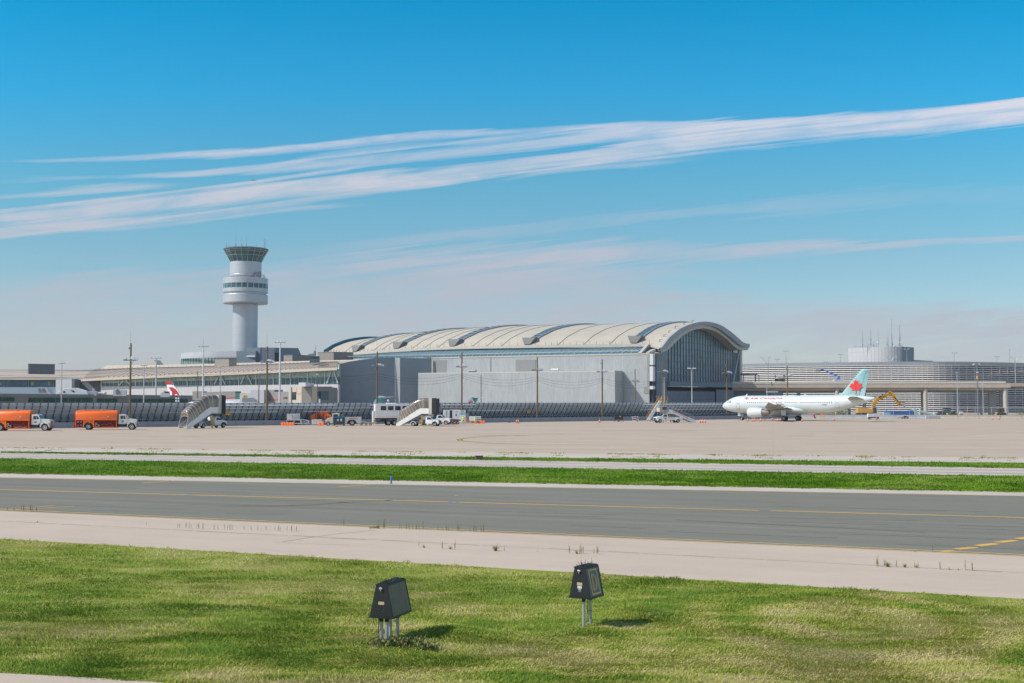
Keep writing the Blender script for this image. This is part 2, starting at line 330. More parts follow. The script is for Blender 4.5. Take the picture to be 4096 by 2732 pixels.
# ================================================================ ground, pavements, grass
TAXI_A = R(22.6)
def pave(name, col, fine=.10, fscale=18, streak=.14, sscale=(.012, .9), rot=TAXI_A, joint=None, joint_col=(.2, .19, .18), patch=.08, rough=.9, bump=.15):
    m = bpy.data.materials.new(name); m.use_nodes = True; nt = m.node_tree; N = nt.nodes; L = nt.links; b = N['Principled BSDF']
    b.inputs['Roughness'].default_value = rough; b.inputs['Specular IOR Level'].default_value = .08
    tc = N.new('ShaderNodeTexCoord'); r = N.new('ShaderNodeMapping'); r.inputs['Rotation'].default_value = (0, 0, rot); L.new(tc.outputs['Object'], r.inputs[0])
    def noise(scale, vecscale, det=6, src=r.outputs[0], rough_=.6):
        mp = N.new('ShaderNodeMapping'); mp.inputs['Scale'].default_value = vecscale; L.new(src, mp.inputs[0])
        z = N.new('ShaderNodeTexNoise'); z.inputs['Scale'].default_value = scale; z.inputs['Detail'].default_value = det; z.inputs['Roughness'].default_value = rough_; L.new(mp.outputs[0], z.inputs['Vector'])
        c = N.new('ShaderNodeMath'); c.operation = 'SUBTRACT'; c.inputs[1].default_value = .5; L.new(z.outputs[0], c.inputs[0]); return c.outputs[0]
    def mad(a, k, c):
        x = N.new('ShaderNodeMath'); x.operation = 'MULTIPLY_ADD'; L.new(a, x.inputs[0]); x.inputs[1].default_value = k
        if isinstance(c, (int, float)): x.inputs[2].default_value = c
        else: L.new(c, x.inputs[2])
        return x.outputs[0]
    f = mad(noise(fscale, (1, 1, 1), 4), fine * 4, 1.0)
    f = mad(noise(1, (sscale[0], sscale[1], 1), 5), streak * 3, f)
    f = mad(noise(.12, (1, 1, 1), 6, rough_=.7), patch * 3, f)
    mx = N.new('ShaderNodeVectorMath'); mx.operation = 'SCALE'; mx.inputs[0].default_value = col; L.new(f, mx.inputs['Scale']); out = mx.outputs[0]
    if joint:
        br = N.new('ShaderNodeTexBrick'); br.offset = 0; br.inputs['Scale'].default_value = 1; br.inputs['Brick Width'].default_value = joint[0]; br.inputs['Row Height'].default_value = joint[1]
        br.inputs['Mortar Size'].default_value = joint[2]; br.inputs['Mortar Smooth'].default_value = .3; L.new(r.outputs[0], br.inputs['Vector'])
        mj = N.new('ShaderNodeMix'); mj.data_type = 'RGBA'; q = N.new('ShaderNodeMath'); q.operation = 'MULTIPLY'; q.inputs[1].default_value = joint[3]; L.new(br.outputs['Fac'], q.inputs[0])
        L.new(q.outputs[0], mj.inputs[0]); L.new(out, mj.inputs[6]); mj.inputs[7].default_value = (*joint_col, 1); out = mj.outputs[2]
    L.new(out, b.inputs['Base Color'])
    n4 = N.new('ShaderNodeTexNoise'); n4.inputs['Scale'].default_value = 30; L.new(tc.outputs['Object'], n4.inputs['Vector'])
    bp = N.new('ShaderNodeBump'); bp.inputs['Strength'].default_value = bump; bp.inputs['Distance'].default_value = .01; L.new(n4.outputs[0], bp.inputs['Height']); L.new(bp.outputs[0], b.inputs['Normal'])
    return m
m_asph = pave('taxiway_asphalt', (.205, .196, .156), fine=.2, fscale=14, streak=.20, patch=.09)
m_should = pave('pale_shoulder', (.53, .43, .335), fine=.07, streak=.07, patch=.12)
m_lane = pave('service_lane_concrete', (.53, .455, .385), streak=.22, sscale=(.004, 1.4), patch=.05)
m_apron = pave('apron_concrete', (.475, .38, .29), fine=.04, streak=.16, sscale=(.012, .25), rot=R(12), joint=(7.5, 7.5, .05, .12), patch=.11)
m_apron2 = pave('apron_edge_concrete', (.53, .46, .38), streak=.08, patch=.1)
m_soil = pave('dry_ground', (.12, .13, .06), patch=.2)
def line_quad(near, far, z, x0=-2600, x1=6700):
    q = []
    for (ya, yb), xs in ((near, (x0, x1)), (far, (x1, x0))):
        for x in xs:
            q.append(gnd(x, ya + (yb - ya) * x / 4096, z))
    return q
def sheet(name, pts, mat, kind='structure'):
    me = bpy.data.meshes.new(name); me.from_pydata([tuple(p) for p in pts], [], [tuple(range(len(pts)))]); me.materials.append(mat)
    o = bpy.data.objects.new(name, me); COL.objects.link(o); tag(o, kind=kind); return o
def multi(name, quads, mat):
    v, f = [], []
    for q in quads: f.append(tuple(range(len(v), len(v) + len(q)))); v += [tuple(p) for p in q]
    me = bpy.data.meshes.new(name); me.from_pydata(v, [], f); me.materials.append(mat)
    o = bpy.data.objects.new(name, me); COL.objects.link(o); tag(o, kind='structure'); return o
G1 = (2155, 2396); E1 = (2042, 2223.5); E2 = (1909.5, 1983); S2 = (1892, 1966.5); G2 = (1833, 1905); LN = (1809, 1872); G3f = (1803, 1851); WB = (1789, 1831.5)
sheet('ground', [(-9000, -200, -.4), (9000, -200, -.4), (9000, 14000, -.4), (-9000, 14000, -.4)], m_soil)
sheet('shoulder_near', line_quad(G1, E1, 0), m_should)
sheet('taxiway', line_quad(E1, E2, 0), m_asph)
sheet('shoulder_far', line_quad(E2, S2, 0), m_apron2)
sheet('service_lane', line_quad(G2, LN, 0), m_lane)
# thin third grass strip starts at a point on the left
g3 = lambda x: 1806 + (1851 - 1806) * x / 4096
sheet('apron_edge_band', [gnd(6700, g3(6700)), gnd(6700, 1789 + 42.5 * 6700 / 4096), gnd(-2600, 1789 - 42.5 * 2600 / 4096), gnd(-2600, 1809 - 63 * 2600 / 4096), gnd(18, 1807.8)], m_apron2)
p1, p2 = gnd(-2600, 1789 - 42.5 * 2600 / 4096), gnd(6700, 1789 + 42.5 * 6700 / 4096)
sheet('apron', [p1, p2, (460, 700, 0), (-420, 700, 0)], m_apron)
# ---- painted markings
m_yline = M('yellow_marking', (.72, .40, .06), .7, var=.15, scale=6, dirt=(.35, .27, .15), dirt_amt=.5, dirt_scale=2)
m_yfaint = M('worn_yellow_marking', (.72, .47, .17), .8, var=.15, scale=3, dirt=(.46, .38, .28), dirt_amt=.6, dirt_scale=.6)
m_wfaint = M('worn_white_marking', (.62, .59, .55), .8, var=.1, scale=3, dirt=(.48, .42, .37), dirt_amt=.9, dirt_scale=.4)
m_bline = M('black_outline', (.05, .05, .05), .8)
m_tyre = M('tyre_mark', (.175, .16, .118), .8, var=.1)
m_seam = M('open_joint', (.17, .15, .11), .9, var=.3, scale=8)
def stripe(pts, w, z=.006):             # pts photo pixels -> ribbon on the ground of true width w
    P = [gnd(x, y, z) for x, y in pts]; q = []
    for i in range(len(P) - 1):
        qs = []
        for j, s_ in ((i, 1), (i, -1), (i + 1, -1), (i + 1, 1)):
            a, b_ = P[max(j - 1, 0)], P[min(j + 1, len(P) - 1)]; d = (b_ - a); d.z = 0; d.normalize()
            qs.append(P[j] + Vector((-d.y, d.x, 0)) * (w / 2) * s_)
        q.append(qs)
    return q
def lin(a, b, x0, x1, n=1, dy=0):        # along the line y = a..b across the frame
    return [(x, a + (b - a) * x / 4096 + dy) for x in [x0 + (x1 - x0) * i / n for i in range(n + 1)]]
multi('centre_line', stripe(lin(1958.5, 2070.5, -2600, 740), .24) + stripe(lin(1958.5, 2070.5, 765, 1795), .24) + stripe(lin(1958.5, 2070.5, 1835, 3035), .24) + stripe(lin(1958.5, 2070.5, 3085, 6500), .24), m_yline)
q = []
for dy in (-5.5, .5): q += stripe(lin(E1[0], E1[1], -2600, 6500, 1, dy), .12)
multi('taxiway_edge_lines', q, m_yfaint)
multi('far_edge_line', stripe(lin(E2[0], E2[1], -2600, 6500, 1, 1.5), .14), m_yfaint)
multi('turn_lines', stripe([(571, 1932), (697, 1922)], .22) + stripe([(1355, 1947.5), (1500, 1937)], .22) + stripe([(-300, 2043), (100, 2031), (220, 2022)], .15) + stripe([(40, 2040), (297, 2025.5)], .15) + stripe([(1818, 1982), (1832, 1982.5)], .2), m_yline)
dash = []
for (x0, y0), (x1, y1) in (((3762, 2206), (3817, 2203)), ((3825, 2196), (3903, 2189)), ((3908, 2183), (3986, 2174)), ((3990, 2169), (4062, 2161)), ((4068, 2155), (4140, 2147))):
    dash += stripe([(x0, y0), (x1, y1)], .36)
multi('dashed_yellow_line', dash, m_yline)
multi('apron_boundary_line', stripe(lin(1789, 1831.5, -2600, 6500, 1, -2), .2), m_yfaint)
# lead-in curve on the apron with dark outline
curve = [(2750, 1782), (2400, 1780.5), (2120, 1777.5), (1960, 1772.5), (1880, 1767), (1843, 1762.5), (1836, 1758.5), (1848, 1754.5), (1885, 1750), (1950, 1746), (2080, 1741), (2260, 1737), (2480, 1731), (2750, 1725.5)]
multi('lead_in_line_outline', stripe(curve[2:11], .62, .004), m_bline)
multi('lead_in_line', stripe(curve[1:12], .26, .010), m_yline)
multi('apron_yellow_lines', stripe([(760, 1743), (880, 1728), (1000, 1715), (1080, 1706)], .3) + stripe([(1080, 1706), (1150, 1703)], .3) + stripe([(1350, 1757), (1850, 1749)], .15) + stripe([(2480, 1722), (2780, 1721)], .5), m_yfaint)
multi('apron_white_lines', stripe([(-300, 1738), (80, 1737), (240, 1724)], .25) + stripe([(-200, 1762), (500, 1764), (640, 1756), (490, 1757), (530, 1752), (700, 1750)], .18) + stripe([(1400, 1766), (1280, 1757), (1330, 1750), (1600, 1742), (2000, 1729), (2300, 1722)], .2) + stripe([(1700, 1775), (1250, 1762)], .15) + stripe([(2200, 1722), (2600, 1708), (3000, 1703)], .2) + stripe([(2700, 1743), (3600, 1738)], .2) + stripe([(3100, 1731), (4200, 1726)], .2) + stripe([(3900, 1744), (3960, 1740), (4100, 1737)], .3), m_wfaint)
multi('apron_dark_marks', stripe([(1880, 1743.5), (2110, 1742)], .8, .008) + stripe([(2410, 1723), (2780, 1722.5)], .8, .008) + stripe([(730, 1745), (800, 1744)], .5) + stripe([(3150, 1742), (3260, 1742.5)], .4) + stripe([(3350, 1729), (3460, 1729.5)], .4) + stripe([(2700, 1722.5), (2790, 1723)], .5, .009) + stripe([(3700, 1720), (3790, 1721)], .35), m_seam)
q = []
jl = lambda x: 2083 + (2291 - 2083) * x / 4096
rr = random.Random(3)
x = -300
while x < 4400:
    x2 = x + rr.uniform(40, 160)
    q += stripe([(x, jl(x) + rr.uniform(-1, 1)), (x2, jl(x2) + rr.uniform(-1, 1))], rr.uniform(.012, .045)); x = x2 + rr.uniform(-2, 14)
q += stripe([(1130, 2167), (1250, 2148), (1350, 2135), (1500, 2120)], .03) + stripe([(1100, 2170), (1400, 2180)], .02) + stripe([(3050, 2110), (3115, 2107)], .02)
multi('shoulder_joint', q, m_seam)
multi('tyre_marks', stripe([(880, 2024), (1100, 2025), (1400, 2008), (1620, 1998)], .22) + stripe([(960, 2022), (1250, 2021), (1420, 2005)], .12) + stripe([(2700, 2078), (3200, 2102), (3700, 2128)], .3), m_tyre)
rr = random.Random(21); q = []
for k in range(26):
    x = rr.uniform(-100, 4000); t = rr.uniform(.1, .9); f = lambda xx, o=0: (E1[0] * t + E2[0] * (1 - t)) + ((E1[1] - E1[0]) * t + (E2[1] - E2[0]) * (1 - t)) * xx / 4096 + o
    L_ = rr.uniform(120, 700); o_ = rr.uniform(-6, 6); q += stripe([(x, f(x)), (x + L_ / 2, f(x + L_ / 2, o_ * .3)), (x + L_, f(x + L_, o_))], rr.uniform(.08, .45), .004 + .0001 * k)
multi('rubber_streaks', q, M('rubber_streak', (.192, .184, .147), .8, var=.08))
q = []
for t, w_ in ((.28, .9), (.36, .4), (.64, .9), (.72, .5)): q += stripe([(x, (G2[0] * t + LN[0] * (1 - t)) + ((G2[1] - G2[0]) * t + (LN[1] - LN[0]) * (1 - t)) * x / 4096) for x in (-2600, 1000, 6500)], w_)
multi('lane_wheel_tracks', q, M('wheel_track', (.44, .38, .325), .9, var=.12, scale=.3))
m_patch = M('bright_patch', (.45, .47, .5), .6)
multi('centre_fixtures', stripe([(728, 1979), (760, 1979.8)], .16, .008) + stripe([(1802, 2008.4), (1826, 2009)], .16, .008), m_patch)
# ---- grass
def vnoise(x, y, s, seed):
    r_ = np.random.RandomState(seed).rand(128, 128); x = x / s; y = y / s
    xi = np.floor(x).astype(int); yi = np.floor(y).astype(int); fx = x - xi; fy = y - yi
    fx = fx * fx * (3 - 2 * fx); fy = fy * fy * (3 - 2 * fy); g = lambda a, b: r_[a % 128, b % 128]
    return (g(xi, yi) * (1 - fx) + g(xi + 1, yi) * fx) * (1 - fy) + (g(xi, yi + 1) * (1 - fx) + g(xi + 1, yi + 1) * fx) * fy
def fbm(x, y, s, seed, o=4):
    t = 0; a = .5
    for i in range(o): t = t + a * vnoise(x, y, s / 2 ** i, seed + i); a *= .5
    return t / (1 - .5 ** o)
def hfield(x, y):                       # lumpy verge with small mounds round the signs
    h = .10 * (fbm(x, y, 5, 11) - .5) + .10 * (fbm(x, y, 1.3, 21, 3) - .5)
    for cx, cy, a, r_ in ((-2.35, 24.2, .10, .7), (-1.25, 25.6, .15, .55), (1.55, 26.3, .06, .6), (2.75, 28.0, .15, .6)):
        h = h + a * np.exp(-((x - cx) ** 2 + (y - cy) ** 2) / (2 * r_ * r_))
    return h
def attr_mat(name, trans=.14, rough=.7):
    m = bpy.data.materials.new(name); m.use_nodes = True; nt = m.node_tree; N = nt.nodes; L = nt.links; b = N['Principled BSDF']
    a = N.new('ShaderNodeAttribute'); a.attribute_name = 'tint'; L.new(a.outputs['Color'], b.inputs['Base Color']); b.inputs['Roughness'].default_value = rough; b.inputs['Specular IOR Level'].default_value = .1
    t = N.new('ShaderNodeBsdfTranslucent'); L.new(a.outputs['Color'], t.inputs['Color']); mx = N.new('ShaderNodeMixShader'); mx.inputs[0].default_value = trans
    L.new(b.outputs[0], mx.inputs[1]); L.new(t.outputs[0], mx.inputs[2]); L.new(mx.outputs[0], N['Material Output'].inputs[0]); return m
m_blade = attr_mat('grass_blade')
def grass(name, label, near, far, density_fn, n, size, width, pal, seed, height=None, lay=.75, rag=2.0, x0=-140, x1=4236, left_point=None):
    rs = np.random.RandomState(seed); u = rs.rand(n * 3); px = x0 + (x1 - x0) * u
    rg = rag * (2 * (vnoise(px, px * 0 + seed, 38, seed) + vnoise(px, px * 0 + seed, 11, seed + 1)) / 2 - .6)
    ya = near[0] + (near[1] - near[0]) * px / 4096 + (rg if not height else 0); yb = far[0] + (far[1] - far[0]) * px / 4096 - rg
    # uniform on the ground: sample 1/(y-horizon)
    da = 1 / (np.maximum(ya, 1) - 1606); db = 1 / (yb - 1606); t = rs.rand(n * 3)
    # weight by pixel depth so that far and near read alike, still random
    d = 1 / ((1 / da) + ((1 / db) - (1 / da)) * t ** 1.25)
    Y = CAMH * F * d * .9988; X = (px - 2048) / F * Y
    keep = rs.rand(n * 3) < density_fn(X, Y); X = X[keep][:n]; Y = Y[keep][:n]; n = len(X)
    z = height(X, Y) if height else np.zeros(n)
    patch = fbm(X, Y, 2.6, seed + 50, 4); patch2 = fbm(X * .6 + Y * .3, Y * 2.2, .8, seed + 60, 3); rnd = rs.rand(n)
    k = np.clip((patch - .5) * 2.6 + (patch2 - .5) * 1.5 + .5 + (rnd - .5) * .7, 0, .999)
    if height: r_ = np.hypot(X - 7.3, (Y - 27.2) * .8); k = np.clip(k - .34 * np.cos(6.283 * (r_ - 2.4) / 1.7) * np.exp(-((r_ - 2.6) / 2.2) ** 2), 0, .999)
    pal = np.array(pal); idx = k * (len(pal) - 1); i0 = idx.astype(int); fr = (idx - i0)[:, None]
    col = pal[i0] * (1 - fr) + pal[np.minimum(i0 + 1, len(pal) - 1)] * fr; col *= (.75 + .5 * rs.rand(n))[:, None]
    L = size * (.55 + .9 * rs.rand(n)) * (.7 + .8 * vnoise(X, Y, .7, seed + 9)); flow = 6.28 * (fbm(X, Y, 3.0, seed + 70, 2)) * 1.6 + rs.randn(n) * .8
    lean = np.clip(lay * (.5 + .8 * patch2) + rs.randn(n) * .22, 0.05, 1.35)
    dx = np.cos(flow) * np.sin(lean); dy = np.sin(flow) * np.sin(lean); dz = np.cos(lean)
    w = width * (.6 + .8 * rs.rand(n)); wa = rs.rand(n) * 3.14
    wx = np.cos(wa) * w / 2; wy = np.sin(wa) * w / 2
    V = np.zeros((n, 5, 3)); V[:, 0] = np.stack([X - wx, Y - wy, z - .01], 1); V[:, 1] = np.stack([X + wx, Y + wy, z - .01], 1)
    mx_ = X + dx * L * .45; my_ = Y + dy * L * .45; mz = z + (dz * .55 + .12) * L
    V[:, 2] = np.stack([mx_ + wx * .8, my_ + wy * .8, mz], 1); V[:, 3] = np.stack([mx_ - wx * .8, my_ - wy * .8, mz], 1)
    V[:, 4] = np.stack([X + dx * L * 1.05, Y + dy * L * 1.05, z + dz * L * .85], 1)
    me = bpy.data.meshes.new(name); me.vertices.add(n * 5); me.vertices.foreach_set('co', V.reshape(-1))
    b0 = np.arange(n) * 5; T = np.stack([b0, b0 + 1, b0 + 2, b0, b0 + 2, b0 + 3, b0 + 3, b0 + 2, b0 + 4], 1).reshape(-1)
    me.loops.add(len(T)); me.loops.foreach_set('vertex_index', T); me.polygons.add(len(T) // 3); me.polygons.foreach_set('loop_start', np.arange(0, len(T), 3)); me.polygons.foreach_set('loop_total', np.full(len(T) // 3, 3)); me.update()
    a = me.color_attributes.new('tint', 'FLOAT_COLOR', 'POINT'); C = np.ones((n, 5, 4)); C[:, :, :3] = col[:, None, :]; a.data.foreach_set('color', C.reshape(-1))
    me.materials.append(m_blade); o = bpy.data.objects.new(name, me); COL.objects.link(o); return tag(o, label, 'grass', kind='stuff')
def grass_mat(name, c0, c1, c2, s=1.0):
    m = bpy.data.materials.new(name); m.use_nodes = True; nt = m.node_tree; N = nt.nodes; L = nt.links; b = N['Principled BSDF']; b.inputs['Roughness'].default_value = .9; b.inputs['Specular IOR Level'].default_value = .15
    tc = N.new('ShaderNodeTexCoord'); mp = N.new('ShaderNodeMapping'); mp.inputs['Scale'].default_value = (.5, 1.2, 1); L.new(tc.outputs['Object'], mp.inputs[0])
    a = N.new('ShaderNodeTexNoise'); a.inputs['Scale'].default_value = .5 * s; a.inputs['Detail'].default_value = 10; a.inputs['Roughness'].default_value = .72; L.new(mp.outputs[0], a.inputs['Vector'])
    r = N.new('ShaderNodeValToRGB'); e = r.color_ramp.elements; e[0].position = .33; e[0].color = (*c0, 1); e[1].position = .68; e[1].color = (*c2, 1); x_ = e.new(.5); x_.color = (*c1, 1)
    L.new(a.outputs[0], r.inputs[0]); L.new(r.outputs[0], b.inputs['Base Color'])
    bp = N.new('ShaderNodeBump'); bp.inputs['Strength'].default_value = .7; bp.inputs['Distance'].default_value = .08; n2 = N.new('ShaderNodeTexNoise'); n2.inputs['Scale'].default_value = 12; n2.inputs['Detail'].default_value = 6; L.new(tc.outputs['Object'], n2.inputs['Vector']); L.new(n2.outputs[0], bp.inputs['Height']); L.new(bp.outputs[0], b.inputs['Normal'])
    return m
m_g1 = grass_mat('verge_turf', (.14, .21, .02), (.24, .28, .04), (.38, .35, .12)); m_g2 = grass_mat('strip_turf', (.075, .17, .007), (.10, .21, .010), (.13, .23, .02), .6)
# near verge: a displaced grid (the far edge follows the shoulder)
nx, ny = 150, 120; VV = []; FF = []
for j in range(ny + 1):
    for i in range(nx + 1):
        px = -600 + 5300 * i / nx; yt = G1[0] + (G1[1] - G1[0]) * px / 4096; p0 = gnd(px, yt); p1_ = Vector((p0.x * .42, 13.5, 0)); t = j / ny; p = p0.lerp(p1_, t)
        VV.append((p.x, p.y, t))
VA = np.array(VV); hz = hfield(VA[:, 0], VA[:, 1]) * np.clip(VA[:, 2] * 12, 0, 1) + .004; VA[:, 2] = hz
for j in range(ny):
    for i in range(nx): a = j * (nx + 1) + i; FF.append((a, a + nx + 1, a + nx + 2, a + 1))
me = bpy.data.meshes.new('grass_verge'); me.from_pydata([tuple(v) for v in VA], [], FF); me.materials.append(m_g1); me.polygons.foreach_set('use_smooth', [True] * len(FF))
o = bpy.data.objects.new('grass_verge', me); COL.objects.link(o); tag(o, kind='structure')
sheet('grass_strip', line_quad(S2, G2, .0), m_g2)
sheet('thin_grass_strip', [gnd(18, 1807.8), gnd(6700, 1809 + 63 * 6700 / 4096), gnd(6700, g3(6700))], m_g2)
pth = lambda x: 2692 + x * .0515
def hf2(x, y):
    return hfield(x, y) * np.clip((46 - y) / 4, 0.15, 1)
pal1 = [(.14, .235, .028), (.25, .315, .045), (.34, .37, .07), (.43, .41, .12), (.54, .47, .21)]
BG = globals().get('BLADES', 1.0)
def no_path(X, Y):
    px = 2048 + X / Y * F; py = 1606 + CAMH * F / Y; return np.where(py > pth(px) - 3, 0.0, 1.0)
grass('verge_grass', 'long mown olive green grass with straw patches round the two black signs', (2790, 2790), (G1[0] - 2, G1[1] - 2), no_path, int(560000 * BG), .075, .012, pal1, 5, height=hf2, lay=1.2, rag=8.0)
pal2 = [(.085, .18, .006), (.105, .215, .008), (.13, .24, .012), (.16, .26, .02), (.22, .28, .05)]
one = lambda X, Y: np.ones_like(X)
grass('strip_grass', 'bright green mown grass of the wide strip beyond the taxiway', S2, (G2[0] - 1, G2[1] - 1), one, int(120000 * BG), .09, .03, pal2, 6, lay=.6)
grass('thin_strip_grass', 'green grass of the thin strip beside the pale apron edge', (1810, 1872), (1806, 1851), one, int(30000 * BG), .09, .035, pal2, 8, x0=10, lay=.6)
# concrete path in the bottom left corner
sheet('path', [gnd(-500, pth(-500), .03), gnd(1400, pth(1400), .03), gnd(1400, 3200, .03), gnd(-500, 3200, .03)], m_should)
# ---- weeds
m_weed = M('weed_green', (.19, .23, .06), .7, var=.3, scale=9); m_straw = M('weed_straw', (.60, .45, .20), .8, var=.3, scale=9); m_weedd = M('weed_dark', (.11, .17, .035), .7, var=.3, scale=9)
def weed(kind, rs):
    b = MB(); r_ = rs.uniform
    if kind == 'tall':
        for k in range(rs.randint(2, 3)):
            x, y = r_(-.05, .05), r_(-.04, .04); lx, ly, h = r_(-.09, .09), r_(-.05, .05), r_(.7, 1.0)
            pts = [(x + lx * t * t, y + ly * t * t, h * t) for t in (0, .3, .6, .85, 1)]; b.m(0).tube(pts, .011, 4)
            for q_ in range(22):
                t = r_(.1, 1); a = r_(0, 6.28); l = r_(.03, .085) * (1.35 - t); c = Vector((x + lx * t * t, y + ly * t * t, h * t)); d = Vector((math.cos(a), math.sin(a), r_(.4, 1.4))) * l * 1.4
                s_ = Vector((-d.y, d.x, 0)).normalized() * l * .28; b.m(q_ % 2).add([c, c + d * .5 + s_, c + d, c + d * .5 - s_], [(0, 1, 2, 3)])
    else:
        nn = {'tuft': 90, 'bush': 120, 'dry': 220}[kind]; w = {'tuft': .5, 'bush': .42, 'dry': 1.6}[kind]
        for q_ in range(nn):
            a = r_(0, 6.28); rr_ = r_(0, w) ** 1.0; x, y = (r_(-w, w) * .6, r_(-.12, .12)) if kind == 'dry' else (math.cos(a) * rr_ * .3, math.sin(a) * rr_ * .2)
            h = r_(.4, 1.0) * (1 - .45 * rr_ / w); d = Vector((math.cos(a) * r_(.1, .6), math.sin(a) * r_(.1, .4), h)); c = Vector((x, y, 0)); s_ = Vector((-math.sin(a), math.cos(a), 0)) * .018
            b.m(q_ % 2).add([c - s_, c + s_, c + d], [(0, 1, 2)])
            if kind == 'bush' and q_ % 2:
                e = c + d * r_(.5, 1); l = .07; b.m(0).add([e, e + Vector((l, 0, l * .4)), e + Vector((l, l, l)), e + Vector((0, l, l * .5))], [(0, 1, 2, 3)])
    return b
rs = random.Random(12)
WL = {'tall': 'thin upright weed stem growing from the joint of the pale shoulder', 'tuft': 'low grassy weed tuft in the joint of the pale shoulder', 'bush': 'bushy green weed growing in the joint of the pale shoulder', 'dry': 'wide straw coloured grass clump on the near taxiway edge line'}
protos = {}
def place_weed(kind, px, py, hpx, lab, grp):
    g = gnd(px, py); s = hpx / (F / g.y)
    key = (kind, rs.randint(0, 3))
    if key not in protos:
        o = weed(kind, random.Random(hash(key[1]) + len(kind))).build({'tall': 'upright_weed', 'tuft': 'weed_tuft', 'bush': 'weed_bush', 'dry': 'dry_grass_clump'}[kind], [m_straw, m_weed] if kind in ('dry', 'tuft') else [m_weed, m_weedd], fix=False); protos[key] = o
    else:
        o = protos[key].copy(); COL.objects.link(o)
    o.location = g; o.rotation_euler = (0, 0, rs.uniform(0, 6.28) if kind != 'dry' else .1); o.scale = (s, s, s); tag(o, lab, 'weed', grp)
A = 'thin upright weed stem beside the near yellow edge lines at the far left'; gA = 'weeds on the taxiway edge at the far left'
for x, y, h in ((48, 575, 38), (95, 575, 48), (145, 575, 55), (158, 577, 60), (205, 578, 58), (215, 578, 50), (245, 580, 45)): place_weed('tall', x * .5955, 1700 + y * .5955, h * .5955, A, gA)
B = 'thin upright weed stem in the shoulder joint, long row left of the left black sign'; gB = 'row of weeds in the left shoulder joint'
for x, y, h in ((1195, 693, 40), (1207, 690, 35), (1250, 695, 50), (1270, 695, 50), (1285, 695, 40), (1322, 698, 50), (1335, 697, 50), (1362, 700, 55), (1408, 702, 20), (1438, 702, 40), (1463, 702, 30), (1508, 702, 50), (1528, 702, 45), (1545, 702, 45), (1560, 703, 45), (1640, 705, 35), (1688, 708, 42), (1730, 710, 45), (1760, 711, 30), (1788, 712, 45), (1815, 712, 30), (1845, 713, 40), (1870, 714, 50), (1880, 714, 40), (1930, 717, 50), (1957, 717, 60), (1990, 717, 50)):
    place_weed('tall', x * .5955, 1700 + y * .5955, h * .5955, B, gB)
C_ = 'thin upright weed stem on the near taxiway edge behind the left black sign'; gC = 'weeds on the taxiway edge behind the left sign'
for x, y, h in ((2290, 677, 55), (2310, 677, 55), (2630, 695, 70), (2662, 697, 85), (2655, 697, 75), (2765, 700, 45), (2778, 698, 40), (2812, 702, 55), (2830, 702, 45), (2855, 703, 45), (2880, 704, 50), (2898, 704, 45), (2925, 704, 70), (3022, 708, 45), (3082, 710, 45), (3095, 710, 40), (3158, 715, 65), (3170, 712, 60), (3240, 716, 45), (3265, 718, 60), (3282, 718, 50), (3312, 720, 60), (3330, 720, 75)):
    place_weed('tall', x * .5955 - (0 if x < 2320 else .0) + (0 if x < 2320 else (1350 - 2350 * .5955)), 1700 + y * .5955, h * .5955, C_, gC)
place_weed('dry', 1350 + 245 * .5955, 1700 + 694 * .5955, 20, WL['dry'], None)
place_weed('tuft', 1350 + 270 * .5955, 1700 + 695 * .5955, 24, 'green tuft touching the straw coloured clump on the taxiway edge', None)
D_ = 'thin upright weed stem in the shoulder joint between the two black signs'; gD = 'weeds in the joint between the signs'
for x, y, h in ((547, 823, 55), (705, 832, 65), (788, 834, 65), (1122, 848, 45), (1342, 855, 25), (1557, 862, 65), (1625, 864, 60), (1637, 864, 70), (1648, 862, 60), (1725, 868, 50), (1745, 868, 66), (1752, 868, 70)): place_weed('tall', 1350 + x * .5955, 1700 + y * .5955, h * .5955, D_, gD)
place_weed('tuft', 1350 + 580 * .5955, 2191, 20, 'fine pale weed tuft in the joint, leftmost between the signs', None); place_weed('bush', 1350 + 758 * .5955, 2197, 17, 'small dark leafy weed beside a tall stem between the signs', None)
place_weed('bush', 1350 + 1062 * .5955, 2204, 31, 'largest bushy weed in the joint, midway between the signs', None); place_weed('tuft', 1350 + 1607 * .5955, 2215, 27, 'green weed tuft in the joint just behind the lettered sign', None)
E_ = 'thin upright weed stem in the right shoulder joint below the yellow dashes'; gE = 'weeds in the right shoulder joint'
for x, y, h in ((1228, 860, 72), (1237, 858, 50), (1276, 860, 55), (1345, 865, 58), (1455, 868, 45), (1480, 868, 48), (1612, 877, 60), (1765, 882, 80), (1808, 886, 68)): place_weed('tall', 2700 + x * .6582, 1700 + y * .6582, h * .6582, E_, gE)
place_weed('bush', 2700 + 1294 * .6582, 2268, 30, 'leafy green weed second from the left below the yellow dashes', None); place_weed('bush', 2700 + 1396 * .6582, 2269.5, 20, 'short dark leafy weed below the yellow dashes', None)
place_weed('tuft', 2700 + 1468 * .6582, 2271, 22, 'spreading green weed tuft below the yellow dashes', None); place_weed('tuft', 2700 + 1722 * .6582, 2280, 11, 'low straw coloured tuft below the yellow dashes', None)
place_weed('tuft', 2700 + 1667 * .6582, 2279, 14, 'small dark brown weed tuft below the yellow dashes', None); place_weed('tall', 2700 + 1568 * .6582, 2208, 42, 'single tall weed stem on the taxiway edge by the first yellow dash', None)
place_weed('tuft', 2700 + 1457 * .6582, 2207, 13, 'reddish low weed on the taxiway edge left of the yellow dashes', None); place_weed('tuft', 150, 2089, 10, 'small weed tuft in the joint at the far left', None); place_weed('tall', 585, 2104, 20, 'short lone weed stem in the left shoulder joint', None)
